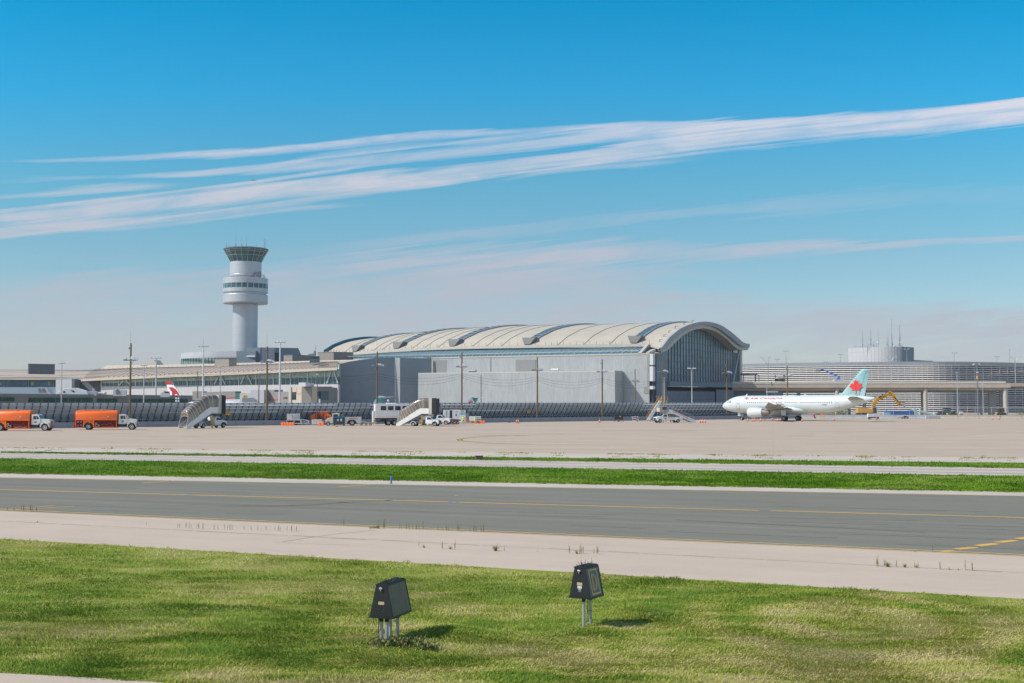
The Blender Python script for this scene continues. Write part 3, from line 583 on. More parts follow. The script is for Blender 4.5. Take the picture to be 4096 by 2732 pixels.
# tiny far weeds along the apron edge: nobody could count them
b = MB(); rs2 = random.Random(5)
for i in range(900):
    px = rs2.uniform(0, 4096); t = rs2.random(); y = 1789 + 42.5 * px / 4096 + (2 if t < .6 else rs2.uniform(2, 15)); 
    if math.sin(px * .013) + math.sin(px * .031 + 1) + rs2.uniform(-1, 1) < .4: continue
    if y > g3(px) - 2: continue
    g = gnd(px, y); h = rs2.uniform(.04, .16) * (2.4 if rs2.random() < .05 else 1)
    for k in range(rs2.randint(3, 9)):
        a = rs2.uniform(0, 6.28); c = g + Vector((rs2.uniform(-.35, .35), rs2.uniform(-.1, .1), 0)); s_ = Vector((.03, 0, 0)); d = Vector((math.cos(a) * h * .7, math.sin(a) * h * .3, h * rs2.uniform(.5, 1.2)))
        b.m(k % 3).add([c - s_, c + s_, c + d], [(0, 1, 2)])
tag(b.build('apron_edge_weeds', [m_weed, m_straw, m_weedd], fix=False), 'sparse low weeds along the pale apron edge', 'weeds', kind='stuff')
# leafy weeds round the foot of the left sign
b = MB()
for i in range(1500):
    cx, cy = rs2.gauss(-2.2, .30), rs2.gauss(23.95, .13)
    if i > 1250: cx, cy = rs2.gauss(-1.6, .14), rs2.gauss(23.7, .07)
    z0 = float(hfield(np.array([cx]), np.array([cy]))[0]); a = rs2.uniform(0, 6.28); h = rs2.uniform(.04, .17); c = Vector((cx, cy, z0 + h * .4)); d = Vector((math.cos(a) * .05, math.sin(a) * .05, h * .5)); s_ = Vector((-math.sin(a), math.cos(a), .3)) * .014
    b.m(i % 3).add([c, c + d * .5 + s_, c + d, c + d * .5 - s_], [(0, 1, 2, 3)])
tag(b.build('leafy_weeds', [m_weedd, m_weed, M('weed_brown', (.16, .12, .05), .9)], fix=False), 'leafy green and brown weeds round the foot of the blank sign', 'weeds', kind='stuff')
# ================================================================ taxiway signs and edge light
m_house = M('black_enamel', (.016, .019, .022), .45, var=.25, scale=4, bump=.05)
m_back = M('worn_brown_panel', (.25, .215, .155), .6, spec=.1, var=.2, scale=3, dirt=(.08, .10, .075), dirt_amt=.95, dirt_scale=3.2, stretch=(1, 1, .5))
m_post = M('aluminium_post', (.42, .44, .46), .45, .4, var=.1)
m_dpan = M('slate_blue_panel', (.08, .125, .17), .4, var=.1)
m_dyel = M('sign_yellow', (.75, .42, .08), .5, var=.12)
m_tape = M('beige_tape', (.50, .40, .24), .6); m_lab = M('printed_label', (.55, .6, .66), .5)
def guidance_sign(p0, dirv, L, w, wt, h0, h1, posts, lettered, label):
    d = Vector((dirv[0], dirv[1], 0)).normalized(); rz = math.atan2(d.y, d.x)
    zb = float(hfield(np.array([p0[0]]), np.array([p0[1]]))[0])
    t = empty('taxiway_sign', (p0[0], p0[1], zb), rz, label, 'airfield sign'); h0 -= zb; h1 -= zb
    # local x along the panel (away from the camera), +y to the left (towards the camera-left end)
    b = MB(); c = w / 2; ct = wt / 2
    b.loft([[(0, 0, h0), (0, w, h0), (0, c + ct, h1), (0, c - ct, h1)], [(L, 0, h0), (L, w, h0), (L, c + ct, h1), (L, c - ct, h1)]])
    b.build('housing', m_house, t, bevel=.008)
    b = MB()                                         # rim round the top and the bottom edge
    b.b(-.008, L + .008, c - ct - .01, c + ct + .01, h1 - .004, h1 + .02); b.build('top_rim', m_house, t); b = MB(); b.b(-.01, L + .01, -.012, w + .012, h0 - .022, h0 + .002); b.build('bottom_rim', m_house, t)
    # face panel on the -y slope
    n = Vector((0, -(h1 - h0), -(c - ct))).normalized(); n.z = abs(n.z); up = Vector((0, c - ct, h1 - h0)); ul = up.length; up.normalize()
    def on(x, s, o=0): return Vector((x, 0, h0)) + up * s + n * o
    def pq(b, x0, x1, s0, s1, o0, o1): return b.add([on(x0, s0, o0), on(x1, s0, o0), on(x1, s1, o0), on(x0, s1, o0), on(x0, s0, o1), on(x1, s0, o1), on(x1, s1, o1), on(x0, s1, o1)], [(0, 3, 2, 1), (4, 5, 6, 7), (0, 1, 5, 4), (1, 2, 6, 5), (2, 3, 7, 6), (3, 0, 4, 7)])
    pf = pq(MB(), .025, L - .025, .02, ul - .02, .002, .007).build('face_panel', m_dpan if lettered else m_back, t)
    b = MB(); pq(b, .0, L, 0, .022, .0, .016); pq(b, 0, L, ul - .022, ul, 0, .016); pq(b, 0, .022, .022, ul - .022, 0, .016); pq(b, L - .022, L, .022, ul - .022, 0, .016); b.build('panel_frame', m_house, t)
    if lettered:
        b = MB(); x0, x1, s0, s1 = .11, L - .11, .05, ul - .05; k = .032
        for q in ((x0, x1, s0, s0 + k), (x0, x1, s1 - k, s1), (x0, x0 + k, s0 + k, s1 - k), (x1 - k, x1, s0 + k, s1 - k)): pq(b, *q, .008, .012)
        b.build('yellow_border', m_dyel, pf)
        # the letter D made of short louvre strips
        b = MB(); cx = .20; H0, H1 = .14, ul - .14; W = .21; nn = 17; hh = (H1 - H0) / 2; cs = (H0 + H1) / 2
        for i in range(nn):
            s = H0 + (H1 - H0) * (i + .5) / nn; v = (s - cs) / hh; e = (H1 - H0) / nn * .33
            outer = W * math.sqrt(max(0, 1 - abs(v) ** 3.0)) + .012; inner = outer - .07
            if abs(v) > .86: pq(b, cx, cx + outer, s - e, s + e, .008, .012)
            else:
                pq(b, cx, cx + .062, s - e, s + e, .008, .012); pq(b, cx + max(inner, .07), cx + outer, s - e, s + e, .008, .012)
        pq(b, cx, cx + .02, H0, H1, .0075, .0105)
        b.build('letter', m_dyel, pf)
    # end plate details (face x = 0)
    b = MB(); b.b(-.03, -.002, c - .03, c + .03, h1 - .075, h1 - .055); b.cyl((-.028, c, h1 - .11), (-.028, c, h1 - .02), .009, n=8); b.cyl((-.03, c - .035, h1 - .05), (-.03, c + .035, h1 - .05), .008, n=8)
    b.build('latch', m_galv, t)
    zt = h0 + (h1 - h0) * (.46 if lettered else .44)
    MB().b(-.004, -.001, c - .065, c + .06, zt - .03, zt + .03).build('tape', m_tape, t)
    if lettered:
        b = MB(); b.b(-.004, -.001, c - .055, c + .05, zt - .095, zt - .04); b.m(1).b(-.004, -.001, c - .035, c + .03, zt - .125, zt - .1); b.m(2).b(-.004, -.001, c - .035, c + .03, zt - .17, zt - .13); b.build('data_plate', [m_lab, M('pink_label', (.55, .32, .32), .6), m_galvd], t)
    else:
        for q in ((-.05, .15), (.03, .15), (-.02, .11), (.05, .09)): b = MB(); b.cyl((-.006, c + q[0], h0 + q[1]), (0, c + q[0], h0 + q[1]), .005, n=6); b.build('rivet', m_galvd, t)
    # bird spikes
    b = MB(); r_ = random.Random(4 if lettered else 9)
    for i in range(26):
        x, y = r_.uniform(.03, L - .03), c + r_.uniform(-ct * .8, ct * .8); b.cyl((x, y, h1 + .01), (x + r_.uniform(-.09, .09), y + r_.uniform(-.09, .09), h1 + r_.uniform(.06, .12)), .0065, .003, n=4)
    for i in range(int(L / .06)): b.b(.03 + i * .06, .055 + i * .06, c - ct * .9, c + ct * .9, h1 + .02, h1 + .034)
    if lettered:
        for x in (.08, L - .05): b.cyl((x, c, h1), (x + .01, c, h1 + .17), .005, .002, n=5)
    b.build('bird_spikes', m_black, t)
    for (x, y) in posts:
        b = MB(); b.m(0).cyl((x, y, -.12), (x, y, h0 - .10), .034, n=14); b.m(1).cyl((x, y, h0 - .10), (x, y, h0 - .0), .042, n=14); b.build('post', [m_post, m_house], t, smooth=40)
    x, y = posts[1 if lettered else 0]
    b = MB(); b.tube([(x - .05, y + .03, h0), (x - .06, y + .03, h0 - .15), (x - .045, y + .045, h0 - .33), (x - .04, y + .03, .1), (x - .1, y + .1, .06), (x - .14, y + .2, .0)], .009, 6); b.build('cable', m_black, t, smooth=40)
    if not lettered:
        b = MB(); b.tube([(.02, w - .06, h0), (-.02, w - .1, h0 - .12), (0, w - .22, h0 - .25), (.02, w - .3, .25), (0.03, w - .28, .05)], .0035, 4); b.build('thin_wire', m_black, t)
    else:
        b = MB()
        for z in (.16, .32): b.lathe([(.036, z), (.038, z), (.038, z + .01), (.036, z + .01)], c=(x, y, 0), n=12)
        b.build('strap', m_black, t)
    return t
guidance_sign((-2.331, 24.2), (.317, .948), .90, .503, .23, .57, 1.19, [(.12, .30), (.10, .17), (.55, .30), (.60, .16)], False, 'blank black trapezoid sign on four grey posts, left one in the grass')
guidance_sign((1.645, 26.0), (.52, .855), .60, .505, .25, .66, 1.28, [(.12, .22), (.42, .22)], True, 'black sign with a yellow letter D on two posts in the grass')
g = gnd(1565, 1934); t = empty('edge_light', g, 0, 'small blue post light at the far edge of the taxiway', 'taxiway light')
b = MB(); b.lathe([(.055, .12), (.065, .15), (.065, .38), (.05, .42), (.0001, .43)], n=16); b.build('lens', m_blue, t, smooth=40)
b = MB(); b.lathe([(.075, 0), (.075, .03), (.035, .05), (.035, .12), (.06, .125)], n=12); b.build('base', m_black, t, smooth=40)
# small junction box in the thin strip of grass
g = gnd(1916, 1838); t = empty('cable_box', g, .2, 'small brown box standing in the thin grass strip', 'utility box')
b = MB(); b.b(-.3, .3, -.2, .2, 0, .28); b.build('box', M('rusty_metal', (.13, .09, .08), .8, var=.3), t, bevel=.02); b = MB(); b.b(-.33, .33, -.23, .23, .282, .32); b.build('lid', M('rusty_metal', (.13, .09, .08)), t)
# ================================================================ materials of the buildings
m_roof = M('cream_roof_membrane', (.50, .45, .36), .75, var=.05, scale=.3, dirt=(.36, .31, .25), dirt_amt=.5, dirt_scale=.08)
m_seamr = M('roof_seam', (.17, .15, .13), .8)
m_fascia = M('pale_fascia', (.52, .49, .43), .6, var=.06, scale=.5)
m_fasciag = M('grey_soffit', (.33, .35, .37), .6, var=.06, scale=.5)
m_gwall = M('corrugated_grey_wall', (.365, .395, .40), .62, var=.05, scale=.5, dirt=(.25, .28, .29), dirt_amt=.3, dirt_scale=.15, stretch=(1, 1, .3))
m_gwallb = M('louvred_grey_panel', (.25, .255, .25), .7, var=.12, scale=4)
m_dkwall = M('shade_toned_wall', (.20, .25, .285), .6, var=.05, scale=.5)  # wall grey darkened and blued so the colour carries the shade
m_wwall = M('white_metal_wall', (.49, .50, .52), .5, var=.04, scale=.6, dirt=(.40, .42, .44), dirt_amt=.3, dirt_scale=.2)
m_bluegl = M('blue_canopy_glass', (.10, .20, .25), .22, .0, var=.12, scale=.15, spec=.8)
m_facgl = M('hall_glazing', (.12, .19, .24), .3, 0, var=.45, scale=.12, spec=.9)
m_piergl = M('pier_glazing', (.045, .12, .15), .25, 0, var=.5, scale=.25, spec=.4, stretch=(.6, .6, 2.4))
m_piergu = M('pier_upper_glazing', (.20, .33, .34), .3, 0, var=.3, scale=.3, spec=.8)
m_green = M('green_window', (.008, .055, .035), .3, 0, var=.8, scale=.5, spec=.35)
m_mint = M('mint_glazing', (.20, .34, .30), .2, 0, var=.25, scale=.3, spec=.7)
m_mull = M('mullion_metal', (.13, .17, .20), .5, .3, var=.1)
m_mullp = M('pale_mullion', (.50, .56, .56), .5, .1, var=.1)
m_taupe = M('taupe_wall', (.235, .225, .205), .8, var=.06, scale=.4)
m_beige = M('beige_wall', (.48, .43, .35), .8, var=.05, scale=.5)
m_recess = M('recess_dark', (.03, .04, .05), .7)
m_scup = M('scupper_shade_grey', (.17, .17, .16), .7, var=.08)  # grey darkened to stand for shade on the scuppers' leaning faces
m_ribd = M('skylight_glass', (.03, .09, .12), .35, 0, var=.3, scale=.3, spec=.9)
m_block = M('penthouse_grey', (.13, .15, .17), .8, var=.12, scale=3)
m_blockl = M('penthouse_beige', (.33, .30, .26), .85, var=.15, scale=3)
m_ccol = M('column_concrete', (.46, .43, .38), .85, var=.08, dirt=(.33, .31, .28), dirt_amt=.4, dirt_scale=.4, stretch=(1, 1, .3))
m_deck = M('deck_concrete', (.43, .38, .325), .85, var=.08, dirt=(.28, .25, .22), dirt_amt=.5, dirt_scale=.25)
m_slat = M('white_louvre_blade', (.67, .655, .63), .5, var=.04)
m_drum = M('silver_cladding', (.50, .53, .56), .42, .35, var=.05, scale=.4)
# ================================================================ great arched hall
hall = empty('terminal_hall', base(2640, 405), 0, 'large arched terminal hall with cream ribbed roof and glazed end wall', 'terminal building')
HL = Matrix.Translation(-hall.location)
def hb(b, name, mat, parent=None, **k):
    b.v = [tuple(Vector(p) - hall.location) for p in b.v]; return b.build(name, mat, parent or hall, **k)
# end section: axis u across the hall, going back-right
O = Vector((49.5, 405, 0)); U = Vector((.454, .891, 0)); AX = Vector((-.891, .454, 0))      # AX: along the hall to the left/back
class RP:                                            # any vertical plane O + s*U
    def __init__(s, o, u): s.o = o; s.u = u.normalized(); s.n = Vector((s.u.y, -s.u.x, 0))
    def P(s, px, py):
        r = ray(px, py); c = Vector((0, 0, CAMH)); return c + r * ((s.o - c).dot(s.n) / r.dot(s.n))
    def th(s, px, py): p = s.P(px, py); return ((p - s.o).dot(s.u), p.z)
    def at(s, t, z): return Vector((s.o.x + s.u.x * t, s.o.y + s.u.y * t, z))
EP = RP(O, U)
outer = [(2647, 1393), (2662, 1374), (2678, 1353), (2698, 1336), (2723, 1317), (2758, 1301), (2790, 1292), (2822, 1289), (2854, 1293), (2886, 1304), (2918, 1325), (2945, 1347), (2965, 1365), (2978, 1374), (2999, 1378.5)]
prof = [EP.th(*p) for p in outer]                    # (t, h) end profile of the roof's top surface
# stations along the eave: (x, y) of eave and ridge, height
ST = [((49.5, 405), None), ((46, 411), (2775, 1289.5)), ((8, 425), (2370, 1298)), ((-19.5, 438.4), (2085, 1303)), ((-43.6, 453.5), (1840, 1316)), ((-60.5, 466.6), (1640, 1336)), ((-73, 478), (1490, 1356))]
eav_y = [1393, 1377, 1383, 1388.5, 1399, 1411, 1409]
eav_px = [2647, 2597, 2140, 1830, 1577, 1413, 1300]
def cat(p0, p1, p2, p3, t): return .5 * ((2 * p1) + (-p0 + p2) * t + (2 * p0 - 5 * p1 + 4 * p2 - p3) * t * t + (-p0 + 3 * p1 - 3 * p2 + p3) * t ** 3)
sect = []
tr = prof[7][0]; hr0 = prof[7][1]; he0 = prof[0][1]
for i, (e, rg) in enumerate(ST):
    Ez = at(eav_px[i], eav_y[i], e[1]).z; E = Vector((e[0], e[1], Ez))
    if rg is None: sect.append([EP.at(*p) for p in prof]); continue
    RY = E.y + (41, 41, 40, 39.5, 38.5, 38, 37)[i] if i else 0
    Rg = at(rg[0], rg[1], RY); D = (Rg - E); D.z = 0; tl = D.length; D.normalize(); row = []
    for k, (t, h) in enumerate(prof):
        if k <= 7:
            s = (t / tr); hh = (h - he0) / (hr0 - he0); row.append(Vector((E.x, E.y, 0)) + D * (s * tl) + Vector((0, 0, Ez + hh * (Rg.z - Ez))))
        else:
            row.append(Vector((Rg.x, Rg.y, 0)) + D * (t - tr) + Vector((0, 0, Rg.z - (hr0 - h) * .95)))
    sect.append(row)
# smooth resample along the hall
NS = 10; rows = []; par = []
for i in range(len(sect) - 1):
    for k in range(NS if i < len(sect) - 2 else NS + 1):
        t = k / NS
        if i == 0: rows.append([sect[0][j].lerp(sect[1][j], t) for j in range(len(prof))]); par.append(t); continue
        a, b_, c, d = sect[max(i - 1, 1)], sect[i], sect[i + 1], sect[min(i + 2, len(sect) - 1)]
        rows.append([cat(a[j], b_[j], c[j], d[j], t) for j in range(len(prof))]); par.append(i + t)
def rfine(row, m=4):                                  # refine a profile across
    out = []
    for j in range(len(row) - 1):
        for k in range(m): out.append(cat(row[max(j - 1, 0)], row[j], row[j + 1], row[min(j + 2, len(row) - 1)], k / m))
    return out + [row[-1]]
fine = [rfine(r) for r in rows]
b = MB(); b.loft(fine, closed=False, caps=False); low = [[p - Vector((0, 0, .7)) for p in r] for r in fine]
b.loft(low, closed=False, caps=False)
for r, l in ((fine[-1], low[-1]),): b.loft([r, l], closed=False, caps=False)
b.loft([[r[0] for r in fine], [l[0] for l in low]], closed=False, caps=False); b.loft([[r[-1] for r in fine], [l[-1] for l in low]], closed=False, caps=False)
hb(b, 'roof', m_roof, smooth=50)
def rowat(s):                                         # profile at parameter s along the hall
    for i in range(len(par) - 1):
        if par[i] <= s <= par[i + 1]:
            t = (s - par[i]) / (par[i + 1] - par[i]); return [fine[i][j].lerp(fine[i + 1][j], t) for j in range(len(fine[i]))]
    return fine[-1]
def axis_dir(s): a, c = rowat(max(s - .05, 0)), rowat(s + .05); d = c[0] - a[0]; d.z = 0; return d.normalized()
# thin dark seams across the roof
eave_s = lambda px: min(par, key=lambda s: abs(2048 + rowat(s)[0].x / rowat(s)[0].y * F - px))
for px in (2425, 2323, 2231, 2005, 1932, 1880, 1755, 1705, 1655, 1525, 1480, 1375, 2700):
    if px == 2700: continue
    s = eave_s(px); r = rowat(s); ax = axis_dir(s); b = MB()
    top = [p + Vector((0, 0, .10)) for p in r[:44]]; b.loft([[p + ax * .11 for p in top], [p - ax * .11 for p in top], [p - ax * .11 - Vector((0, 0, .2)) for p in top], [p + ax * .11 - Vector((0, 0, .2)) for p in top]], closed=False, caps=False)
    hb(b, 'roof_seam', m_seamr)
# raised skylight ribs with a scupper at the foot
for px, w in ((2545, 2.6), (2135, 2.6), (1815, 2.4), (1585, 2.3), (1430, 2.2)):
    s = eave_s(px - 14); r = rowat(s); ax = axis_dir(s); up = Vector((0, 0, 1)); seg = r[5:46]
    b = MB(); A = [p + ax * w / 2 + up * .4 for p in seg]; Bq = [p - ax * w / 2 + up * .4 for p in seg]
    b.loft([A, Bq], closed=False, caps=False); rb = hb(b, 'skylight', m_ribd)
    b = MB()
    for k in range(1, len(seg) - 1, 2): b.bar(A[k] + up * .06, Bq[k] + up * .06, .22, .1)
    hb(b, 'glazing_bar', m_galv, rb).parent = hall
    b = MB()
    for sg in (1, -1):
        P_ = [p + ax * sg * w / 2 for p in seg]; b.loft([[p + ax * .3 * sg + up * .5 for p in P_], [p + up * .5 for p in P_], [p - up * .1 for p in P_], [p + ax * .3 * sg - up * .1 for p in P_], [p + ax * .3 * sg + up * .5 for p in P_]], closed=False, caps=False)
    hb(b, 'skylight_kerb', m_fasciag)
    q0, q1 = r[1], r[6]; out = (r[0] - r[3]); out.z = 0; out.normalize(); b = MB()
    topz = q1.z + .7; c = Vector((q1.x, q1.y, topz)) + out * 2.2
    b.loft([[c + ax * 2.9 + out * .6, c - ax * 2.1 + out * .6, c - ax * 1.6 - out * 3.0, c + ax * 1.6 - out * 3.0], [Vector((q0.x, q0.y, q0.z + .3)) + ax * 1.1, Vector((q0.x, q0.y, q0.z + .3)) - ax * 1.1, Vector((q0.x, q0.y, q0.z)) - ax * 1.1 - out * 3, Vector((q0.x, q0.y, q0.z)) + ax * 1.1 - out * 3]])
    hb(b, 'scupper', m_scup)
b = MB(); b.tube([p + Vector((0, 0, .35)) for p in fine[-1][:46]], .8, 6); hb(b, 'end_rim', m_ribd)
# eave gutter with brackets
s0 = eave_s(2597); ev = [rowat(s) for s in par if s >= s0]
b = MB(); up = Vector((0, 0, 1))
ep = [r[0] + Vector((.0, -.25, .0)) for r in ev]; b.loft([[p + up * .15 for p in ep], [p + Vector((0, -.5, .15)) for p in ep], [p + Vector((0, -.5, -.75)) for p in ep], [p - up * .75 for p in ep], [p + up * .15 for p in ep]], closed=False, caps=False)
hb(b, 'gutter', m_fascia)
b = MB(); dist = 0; last = ev[0][0]
for r0_, r1_ in zip(ev[:-1], ev[1:]):
    n = max(1, int((r1_[0] - r0_[0]).length / 2.1))
    for k in range(n):
        p = r0_[0].lerp(r1_[0], k / n) + Vector((0, -.6, .1)); b = MB(); b.bar(p, p + up * .75, .16, .12); b.bar(p + up * .75, p + Vector((.1, .9, 1.15)), .1); hb(b, 'gutter_bracket', m_galvd)
# snow guards along the front rim
b = MB()
for k in range(4, 27, 4):
    p = rowat(.45)[k]; b = MB(); b.bar(p, p + up * .9, .2); b.bar(p + up * .7, p + Vector((.9, 0, 1.0)), .15); hb(b, 'roof_anchor', m_galvd)
# the thick rim of the end arch: outer fascia and inner soffit band
inner = [(2640, 1404), (2668, 1392), (2690, 1366), (2712, 1346), (2738, 1327), (2768, 1312), (2797, 1303), (2824, 1300), (2853, 1305), (2882, 1318), (2912, 1341), (2938, 1362), (2957, 1377), (2973, 1386), (2999, 1389)]
inner2 = [(2645, 1412), (2676, 1396), (2700, 1372), (2722, 1352), (2748, 1333), (2775, 1320), (2800, 1315), (2822, 1314), (2850, 1320), (2876, 1333), (2906, 1356), (2930, 1379), (2948, 1393), (2964, 1401), (2990, 1401)]
op = rfine([EP.P(*p) for p in outer]); ip = rfine([EP.P(*p) for p in inner]); back = AX * 1.0
b = MB(); b.loft([[p + up * .25 for p in op], ip, [p + back for p in ip], [p + back for p in op], [p + up * .25 for p in op]], closed=False, caps=False)
hb(b, 'arch_fascia', m_fasciag, smooth=50)
EP2 = RP(O + AX * 1.1, U); i1 = rfine([EP2.P(*p) for p in inner]); i2 = rfine([EP2.P(*p) for p in inner2])
b = MB(); b.loft([[p + up * .3 for p in i1], i2, [p + AX * 5 for p in i2], [p + AX * 5 + up * 1 for p in i1]], closed=False, caps=False); hb(b, 'arch_soffit', m_fascia, smooth=50)
# glazed end wall
FO = Vector((45, 407.3, 0)); FP = RP(FO, U)
topc = [(2640, 1412), (2668, 1398), (2690, 1374), (2712, 1353), (2738, 1334), (2765, 1320), (2795, 1312), (2822, 1311), (2852, 1317), (2880, 1331), (2908, 1354), (2930, 1375), (2948, 1390), (2962, 1399)]
tc_ = sorted(FP.th(*p) for p in topc)
def hall_top(t):
    for (t0, h0), (t1, h1) in zip(tc_[:-1], tc_[1:]):
        if t0 <= t <= t1: return h0 + (h1 - h0) * (t - t0) / (t1 - t0)
    return tc_[0][1] if t < tc_[0][0] else tc_[-1][1]
tL, tR = FP.th(2636, 1500)[0], FP.th(2930, 1500)[0]; tR2 = FP.th(2958, 1500)[0]; zB = FP.th(2700, 1527)[1]
b = MB(); n = 40
pts = [FP.at(tL + (tR - tL) * i / n, hall_top(tL + (tR - tL) * i / n) + .6) for i in range(n + 1)]; b.ext([FP.at(tL, zB)] + pts + [FP.at(tR, zB)], AX * .4)
gl = hb(b, 'end_glazing', m_facgl)
nm = 27
for i in range(nm + 1):
    b = MB(); t = tL + (tR - tL) * i / nm; h = hall_top(t) + .4; p = FP.at(t, zB) - AX * .35; b.bar(p + AX * .2, FP.at(t, h) - AX * .15, .2, .22, up=U); hb(b, 'mullion', m_mull).parent = gl
b = MB(); z = zB + 2.2
while z < 32:
    ts = [tL + (tR - tL) * i / 200 for i in range(201) if hall_top(tL + (tR - tL) * i / 200) > z]
    if len(ts) > 2: b.bar(FP.at(ts[0], z) - AX * .16, FP.at(ts[-1], z) - AX * .16, .2, .16)
    z += 2.45
hb(b, 'transoms', m_mull, gl)
# green side glazing at the far corner with diagonal brace
SPn = RP(FO + AX * 3, U); tS0, tS1 = SPn.th(2928, 1500)[0], SPn.th(2955, 1500)[0]
b = MB(); b.ext([SPn.at(tS0, zB), SPn.at(tS0, SPn.th(2930, 1385)[1]), SPn.at(tS1, SPn.th(2955, 1402)[1]), SPn.at(tS1, zB)], AX * .3); sg_ = hb(b, 'corner_glazing', m_mint)
b = MB()
for i in range(5): t = tS0 + (tS1 - tS0) * i / 4; b.bar(SPn.at(t, zB) - AX * .2, SPn.at(t, 25) - AX * .2, .22)
z = zB
while z < 25: b.bar(SPn.at(tS0, z) - AX * .2, SPn.at(tS1, z) - AX * .2, .16); z += 1.25
hb(b, 'corner_grid', m_mull, sg_)
b = MB(); b.cyl(FP.P(2932, 1527), FP.P(2955, 1404), .45); hb(b, 'brace', m_galv, smooth=40)
b = MB(); c0 = FP.P(2960, 1590); c0.z = 0; c1 = FP.P(2960, 1402); b.cyl(c0, c1, .95, n=20); hb(b, 'column', m_galv, smooth=40)
b = MB(); tc0 = FP.P(2930, 1385); b.cyl(FP.P(2929, 1527), tc0, .35); hb(b, 'corner_post', m_mull)
# concrete base of the end wall: grey side wall, sill band, recess, doors
def fpoly(b, pts, d, off=0):
    q = [(FP.P(x, y) if y is not None else Vector((*FP.P(x, 1606).xy, 0))) - AX * off for x, y in pts]; return b.ext(q, AX * d)
b = MB(); fpoly(b, [(2612, 1418), (2640, 1402), (2662, 1400), (2662, None), (2612, None)], .5, .5); hb(b, 'side_wall', m_dkwall)
b = MB(); fpoly(b, [(2662, 1525), (2968, 1532), (2968, 1551), (2662, 1545)], 2.0, 1.6); hb(b, 'sill_band', m_dkwall)
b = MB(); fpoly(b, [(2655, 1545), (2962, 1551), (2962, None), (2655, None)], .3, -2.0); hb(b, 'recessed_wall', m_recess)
b = MB(); fpoly(b, [(2655, 1563), (2858, 1566), (2858, None), (2655, None)], .3, .1); fpoly(b, [(2864, 1558), (2958, 1561), (2958, None), (2864, None)], .3, .1); m_door = M('door_panels', (.22, .25, .28), .6, var=.08, scale=.5); stripes(m_door, 2, 1.4, .05, (.1, .12, .14), .7); hb(b, 'door', m_door)
# ---- front block of the hall: canopy glass, light corrugated wall, projecting box, two shade-toned walls
WP = Plane((44.7, 400), (44.7 - .891 * 40, 400 + .454 * 40))
m_cw = m_gwall; 
def corr(m, period=.55, amt=.25):                     # vertical corrugation as a real ripple in the shading normal
    nt = m.node_tree; N = nt.nodes; L = nt.links; tc = N.new('ShaderNodeTexCoord'); mp = N.new('ShaderNodeMapping'); mp.inputs['Rotation'].default_value = (0, 0, R(27)); L.new(tc.outputs['Object'], mp.inputs[0])
    w = N.new('ShaderNodeTexWave'); w.bands_direction = 'X'; w.inputs['Scale'].default_value = 1 / period * .32; w.inputs['Distortion'].default_value = .25; w.inputs['Detail Scale'].default_value = .3; L.new(mp.outputs[0], w.inputs['Vector'])
    bp = N.new('ShaderNodeBump'); bp.inputs['Strength'].default_value = amt; bp.inputs['Distance'].default_value = .12; L.new(w.outputs[0], bp.inputs['Height']); L.new(bp.outputs[0], N['Principled BSDF'].inputs['Normal'])
    b_ = N['Principled BSDF']; src = b_.inputs['Base Color'].links[0].from_socket; n = N.new('ShaderNodeTexNoise'); n.inputs['Scale'].default_value = 1; n.inputs['Detail'].default_value = 4; mp2 = N.new('ShaderNodeMapping'); mp2.inputs['Rotation'].default_value = (0, 0, R(27)); mp2.inputs['Scale'].default_value = (2.6, 1, .35); L.new(tc.outputs['Object'], mp2.inputs[0]); L.new(mp2.outputs[0], n.inputs['Vector'])
    r = N.new('ShaderNodeMapRange'); r.inputs[1].default_value = .35; r.inputs[2].default_value = .65; r.inputs[3].default_value = .93; r.inputs[4].default_value = 1.06; L.new(n.outputs[0], r.inputs[0])
    v = N.new('ShaderNodeVectorMath'); v.operation = 'SCALE'; L.new(src, v.inputs[0]); L.new(r.outputs[0], v.inputs['Scale']); L.new(v.outputs[0], b_.inputs['Base Color'])
corr(m_gwall)
hz = 20.2
pr, pl = WP.Z(2597, hz), WP.Z(1725, hz)
b = MB(); b.ext([pr, pl, Vector((pl.x, pl.y, 0)), Vector((pr.x, pr.y, 0))], -WP.n * .6); hb(b, 'front_wall', m_gwall)
b = MB(); b.ext([pr + up * .35 + WP.n * .15, pl + up * .35 + WP.n * .15, pl + WP.n * .15, pr + WP.n * .15], -WP.n * .9); hb(b, 'parapet', m_fascia)
for x0, x1, y0, y1 in ((1733, 1784, 1440, 1496), (2063, 2142, 1439, 1492)):
    b = MB(); WP.quad(b, x0, x1, y0, y1, .2, .12); hb(b, 'louvre_panel', m_gwallb)
b = MB(); WP.quad(b, 2576, 2597, 1547, 1574, .2, .12); hb(b, 'louvre_panel', m_gwallb)
b = MB(); WP.quad(b, 1961.5, 1963.5, 1430, 1497, .1, .1); hb(b, 'wall_joint', m_galvd)
b = MB(); WP.quad(b, 2590, 2592, 1425, 1546, .1, .1); hb(b, 'wall_joint', m_galvd)
for y0, y1 in ((1415, 1460), (1465, 1525), (1544, 1557)):
    b = MB(); WP.quad(b, 2598.5, 2612, y0, y1, 2.0, .6); hb(b, 'white_panel', m_white2)
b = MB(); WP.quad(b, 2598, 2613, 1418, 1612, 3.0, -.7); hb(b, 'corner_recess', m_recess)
# sloping canopy glass from the wall top up to the eave
cv = []; et = []
for s in [q for q in par if q >= s0]:
    p = rowat(s)[0] + Vector((0, .3, -.9)); t = (Vector((p.x, p.y, 0)) - WP.a).dot(WP.u); et.append(p); w = WP.a + WP.u * t; cv.append(Vector((w.x, w.y, hz + .45)) - WP.n * .8)
